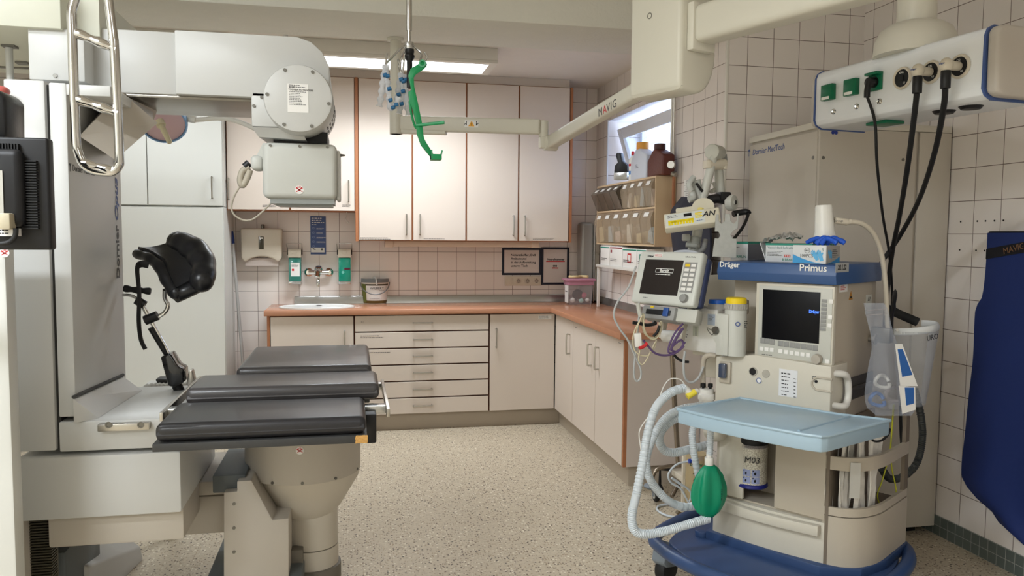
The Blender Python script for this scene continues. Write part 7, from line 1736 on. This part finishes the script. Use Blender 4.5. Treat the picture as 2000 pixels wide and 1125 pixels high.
b = MB(MU2); b.box(ux0+wu*.03, ux0+wu*.73, uy0+hu*.08, uy0+hu*.90, 0, .0004); fp = b.build('front_foil', mat('foil_pale', (214, 218, 214), .45), t)
b = MB(MU2)
for k in range(9): b.box(ux0+wu*(.07+k*.052), ux0+wu*(.11+k*.052), uy0+hu*.14, uy0+hu*(.34+.05*((k*7) % 3)), .0004, .001)
b.box(ux0+wu*.07, ux0+wu*.53, uy0+hu*.30, uy0+hu*.46, .0004, .001)
for k in range(4): b.box(ux0+wu*(.56), ux0+wu*(.67+.02*(k % 2)), uy0+hu*(.42+k*.1), uy0+hu*(.48+k*.1), .0004, .001)
b.build('yellow_keys', mat('key_yellow2', (240, 216, 30), .5), fp)
b = MB(MU2); b.box(ux0+wu*.36, ux0+wu*.50, uy0+hu*.62, uy0+hu*.82, .0004, .0012); b.build('display', m_blk, fp)
fine(2, up_(.07, .78, .0006), R2, U2, wu*.26, .005, m_ink, fp, seed=180); fine(1, up_(.56, .24, .0006), R2, U2, wu*.16, .005, m_navy, fp, seed=181)
text('AN', up_(.80, .60, .0006), R2, U2, .034, m_inkb, t, shear=.3, bold=.0006)
b = MB(); b.tube([up_(.66, .98, -.02), up_(.68, 1.15, -.02)], .016, 14); b.build('yellow_button', mat('cap_pale_yellow', (228, 212, 120), .5), t)
# silver plate with notches
q = at(1422, 462, Y=2.86)
oS = at(1422, 462, Y=2.90); nS = V((-.30, -.93, .05)); MS, LS, *_ = FR(oS, nS)
ptsS = [LS(x, y) for x, y in ((1398, 419), (1404, 419), (1404, 432), (1409, 437), (1416, 432), (1416, 418), (1426, 418), (1427, 432), (1433, 437), (1439, 431), (1440, 417), (1443, 417), (1441, 447), (1433, 450), (1427, 458), (1431, 466), (1439, 466), (1438, 504), (1391, 501), (1396, 465), (1403, 466), (1407, 460), (1403, 452), (1396, 452))]
b = MB(MS); b.prism(ptsS, 'Z', -.004, 0, .0008, 1)
tag(b.build('notched_plate', mat('scratched_alu', (176, 178, 176), .42, .55, var=.12, scale=60)), 'scratched silver notched metal plate at the left end of the blue lid', 'plate')
# dark aprons behind
XN = 1.88
t = thing('dark_apron', at(1350, 480, X=XN), 'dark navy apron hanging on the tiles behind the equipment pole', 'apron')
ol_ = (((1338, 385), (1392, 385)), ((1318, 410), (1394, 420)), ((1314, 425), (1396, 470)), ((1320, 480), (1395, 520)), ((1330, 560), (1392, 600)), ((1334, 625), (1390, 640)))
def dap(u_, v_):
    k = v_*(len(ol_)-1); i = min(len(ol_)-2, int(k)); f_ = k-i
    g = lambda s_, j: ol_[i][s_][j]+(ol_[i+1][s_][j]-ol_[i][s_][j])*f_
    p_ = at(g(0, 0)+(g(1, 0)-g(0, 0))*u_, g(0, 1)+(g(1, 1)-g(0, 1))*u_, X=XN)
    return p_+V((-.02*math.sin(u_*9)*(.3+v_)-.01, 0, 0))
b = MB(); b.grid(dap, 18, 16, .012); b.build('body', mat('apron_navy', (34, 36, 52), .7, bump=.3, bscale=50), t)
b = MB(); b.tube([dap(0, k/16) for k in range(17)], .005, 8, 1); b.build('piping', mat('piping_grey', (120, 122, 130), .6), t)
b = MB(); q = V(dap(.5, 0)); b.tube([q, q+V((.05, .0, .03)), V((XA-.002, q.y, q.z+.03))], .006, 8, 3); b.build('hook', m_steel, t)
# ruler on tiles
b = MB(); a0, a1 = at(1337, 352, X=XA-.001), at(1345, 400, X=XA-.001); b.box(XA-.003, XA-.0005, a1.y, a0.y, a1.z, a0.z+.0); ru = tag(b.build('ruler_strip', m_lab), 'short white measuring strip on the tiles behind the pole', 'ruler')
b = MB()
for k in range(12): z = a1.z+(a0.z-a1.z)*(k+.5)/12; b.box(XA-.0036, XA-.003, a1.y+.01, a1.y+.01+(.03 if k % 3 else .05), z-.001, z+.001)
b.build('graduation', m_inkb, ru)

# ---------------------------------------------------------------- suction trolley behind the hoses
t0 = at(1281, 979, Z=0); YS = t0.y
t = thing('suction_trolley', t0, 'small chrome-framed suction trolley on castors behind the breathing hoses', 'trolley')
T_ = lambda px, py, d=0: at(px, py, Y=YS+d)
m_brn = mat('tube_bronze', (150, 138, 124), .25, .9)
rw = .033
b = MB(); c_ = V((t0.x, YS, rw)); b.cyl(c_-V((.012, 0, 0)), c_+V((.012, 0, 0)), rw, 28, bev=.006); wh = b.build('wheel', m_black_rub, t)
b = MB(); b.cyl(c_-V((.0135, 0, 0)), c_+V((.0135, 0, 0)), rw*.55, 20); b.build('hub', m_panel, wh)
b = MB(); b.box(c_.x-.02, c_.x+.02, YS-.02, YS+.025, rw+.012, rw+.04, .006); b.box(c_.x-.018, c_.x-.014, YS-.012, YS+.012, rw-.004, rw+.03); b.box(c_.x+.014, c_.x+.018, YS-.012, YS+.012, rw-.004, rw+.03); b.ball((c_.x-.03, YS, rw+.052), .04, .04, .016); b.build('castor_fork', m_cas, t)
b = MB(); b.tube([T_(1274, 950), T_(1275, 930), T_(1284, 917), T_(1305, 911), T_(1345, 908), T_(1385, 912)], .011, 12, 6); b.tube([T_(1312, 970, -.1), T_(1324, 948, -.05), T_(1338, 925)], .011, 12, 4); b.tube([T_(1322, 1000, -.25), T_(1356, 1014, -.2), T_(1380, 1000)], .010, 12, 4); b.build('frame', m_brn, t)
b = MB(); b.box(T_(1314, 915).x, T_(1390, 915).x, YS-.2, YS+.02, T_(1340, 928).z, T_(1340, 916).z, .006); b.build('shelf', m_ivory, t)
b = MB(); b.tube([T_(1312, 690), T_(1316, 780), T_(1321, 860), T_(1324, 912)], .011, 12, 4); b.tube([T_(1317, 700, .0), T_(1321, 780), T_(1327, 880)], .004, 8, 4); b.build('pole', m_brn, t)
for (x_, y_) in ((.22, -.02), (.05, .07)):
    b = MB(); c2 = V((t0.x+x_, YS+y_, rw)); b.cyl(c2-V((.012, 0, 0)), c2+V((.012, 0, 0)), rw, 24, bev=.006); b.tube([c2+V((0, 0, rw*.6)), c2+V((0, 0, .12)), T_(1340, 920, y_)], .009, 10, 1); b.build('wheel', m_black_rub, t)
YJ = YS-.28
j0, j1 = at(1341, 886, Y=YJ), at(1377, 1003, Y=YJ); rj = (j1.x-j0.x)/2; cj = V(((j0.x+j1.x)/2, YJ, max(.02, j1.z)))
t = thing('suction_jar', cj, 'graduated yellowish suction jar standing behind the green bag', 'jar')
b = MB(); b.lathe([(rj*.9, 0), (rj, .01), (rj, j0.z-cj.z)], cj, n=28); jb = b.build('jar', mat('jar_amber', (206, 184, 140), .15, alpha=.62), t)
nv = (V((0, 0, 0))-V((cj.x, cj.y, 0))).normalized(); rt_ = Z.cross(nv)
for k in range(6):
    z_ = (j0.z-cj.z)*(.16+k*.11); b = MB(); b.obox(cj+nv*(rj+.001)+V((0, 0, z_)), rt_, Z, nv, .03, .003, .0006); b.build('graduation', m_inkb, jb); 
text('Dräger', cj+nv*(rj+.0014)+V((0, 0, (j0.z-cj.z)*.86)), rt_, Z, .022, mat('print_green_dark', (30, 90, 60), .5), jb, bold=.0004)
for k in range(5): fine(1, cj+nv*(rj+.0014)-rt_*.012+V((0, 0, (j0.z-cj.z)*(.185+k*.11))), rt_, Z, .02, .009, m_inkb, jb, seed=190+k)
b = MB(); b.box(at(1333, 950, Y=YJ+.05).x, at(1381, 950, Y=YJ+.05).x, YJ+.05, YJ+.07, .015, at(1340, 880, Y=YJ+.05).z, .004); b.box(at(1333, 950, Y=YJ+.05).x, at(1381, 950, Y=YJ+.05).x, YJ-.07, YJ+.07, .0, .016, .003); b.build('holder', m_ivory, t)
b = MB(); b.tube([at(1345, 901, Y=YJ-.04), at(1372, 897, Y=YJ-.04)], .011, 10); b.build('blue_valve', mat('valve_blue', (40, 70, 170), .4), t)
b = MB(); b.tube([at(x, y, Y=YJ-.03) for x, y in ((1345, 901), (1322, 907), (1306, 925), (1310, 942), (1330, 955), (1345, 980), (1348, 960), (1322, 940), (1312, 934), (1334, 950))], .0052, 10, 8); b.build('suction_tube', m_hose, t)
b = MB(); b.tube([V((p_.x, p_.y, .008)) for p_ in (at(x, y, Z=.008) for x, y in ((1355, 985), (1310, 985), (1288, 988), (1284, 996), (1300, 1006), (1330, 1012)))], .006, 10, 8)
tag(b.build('floor_tube', m_hose), 'clear suction tube looping on the floor left of the jar', 'tube')
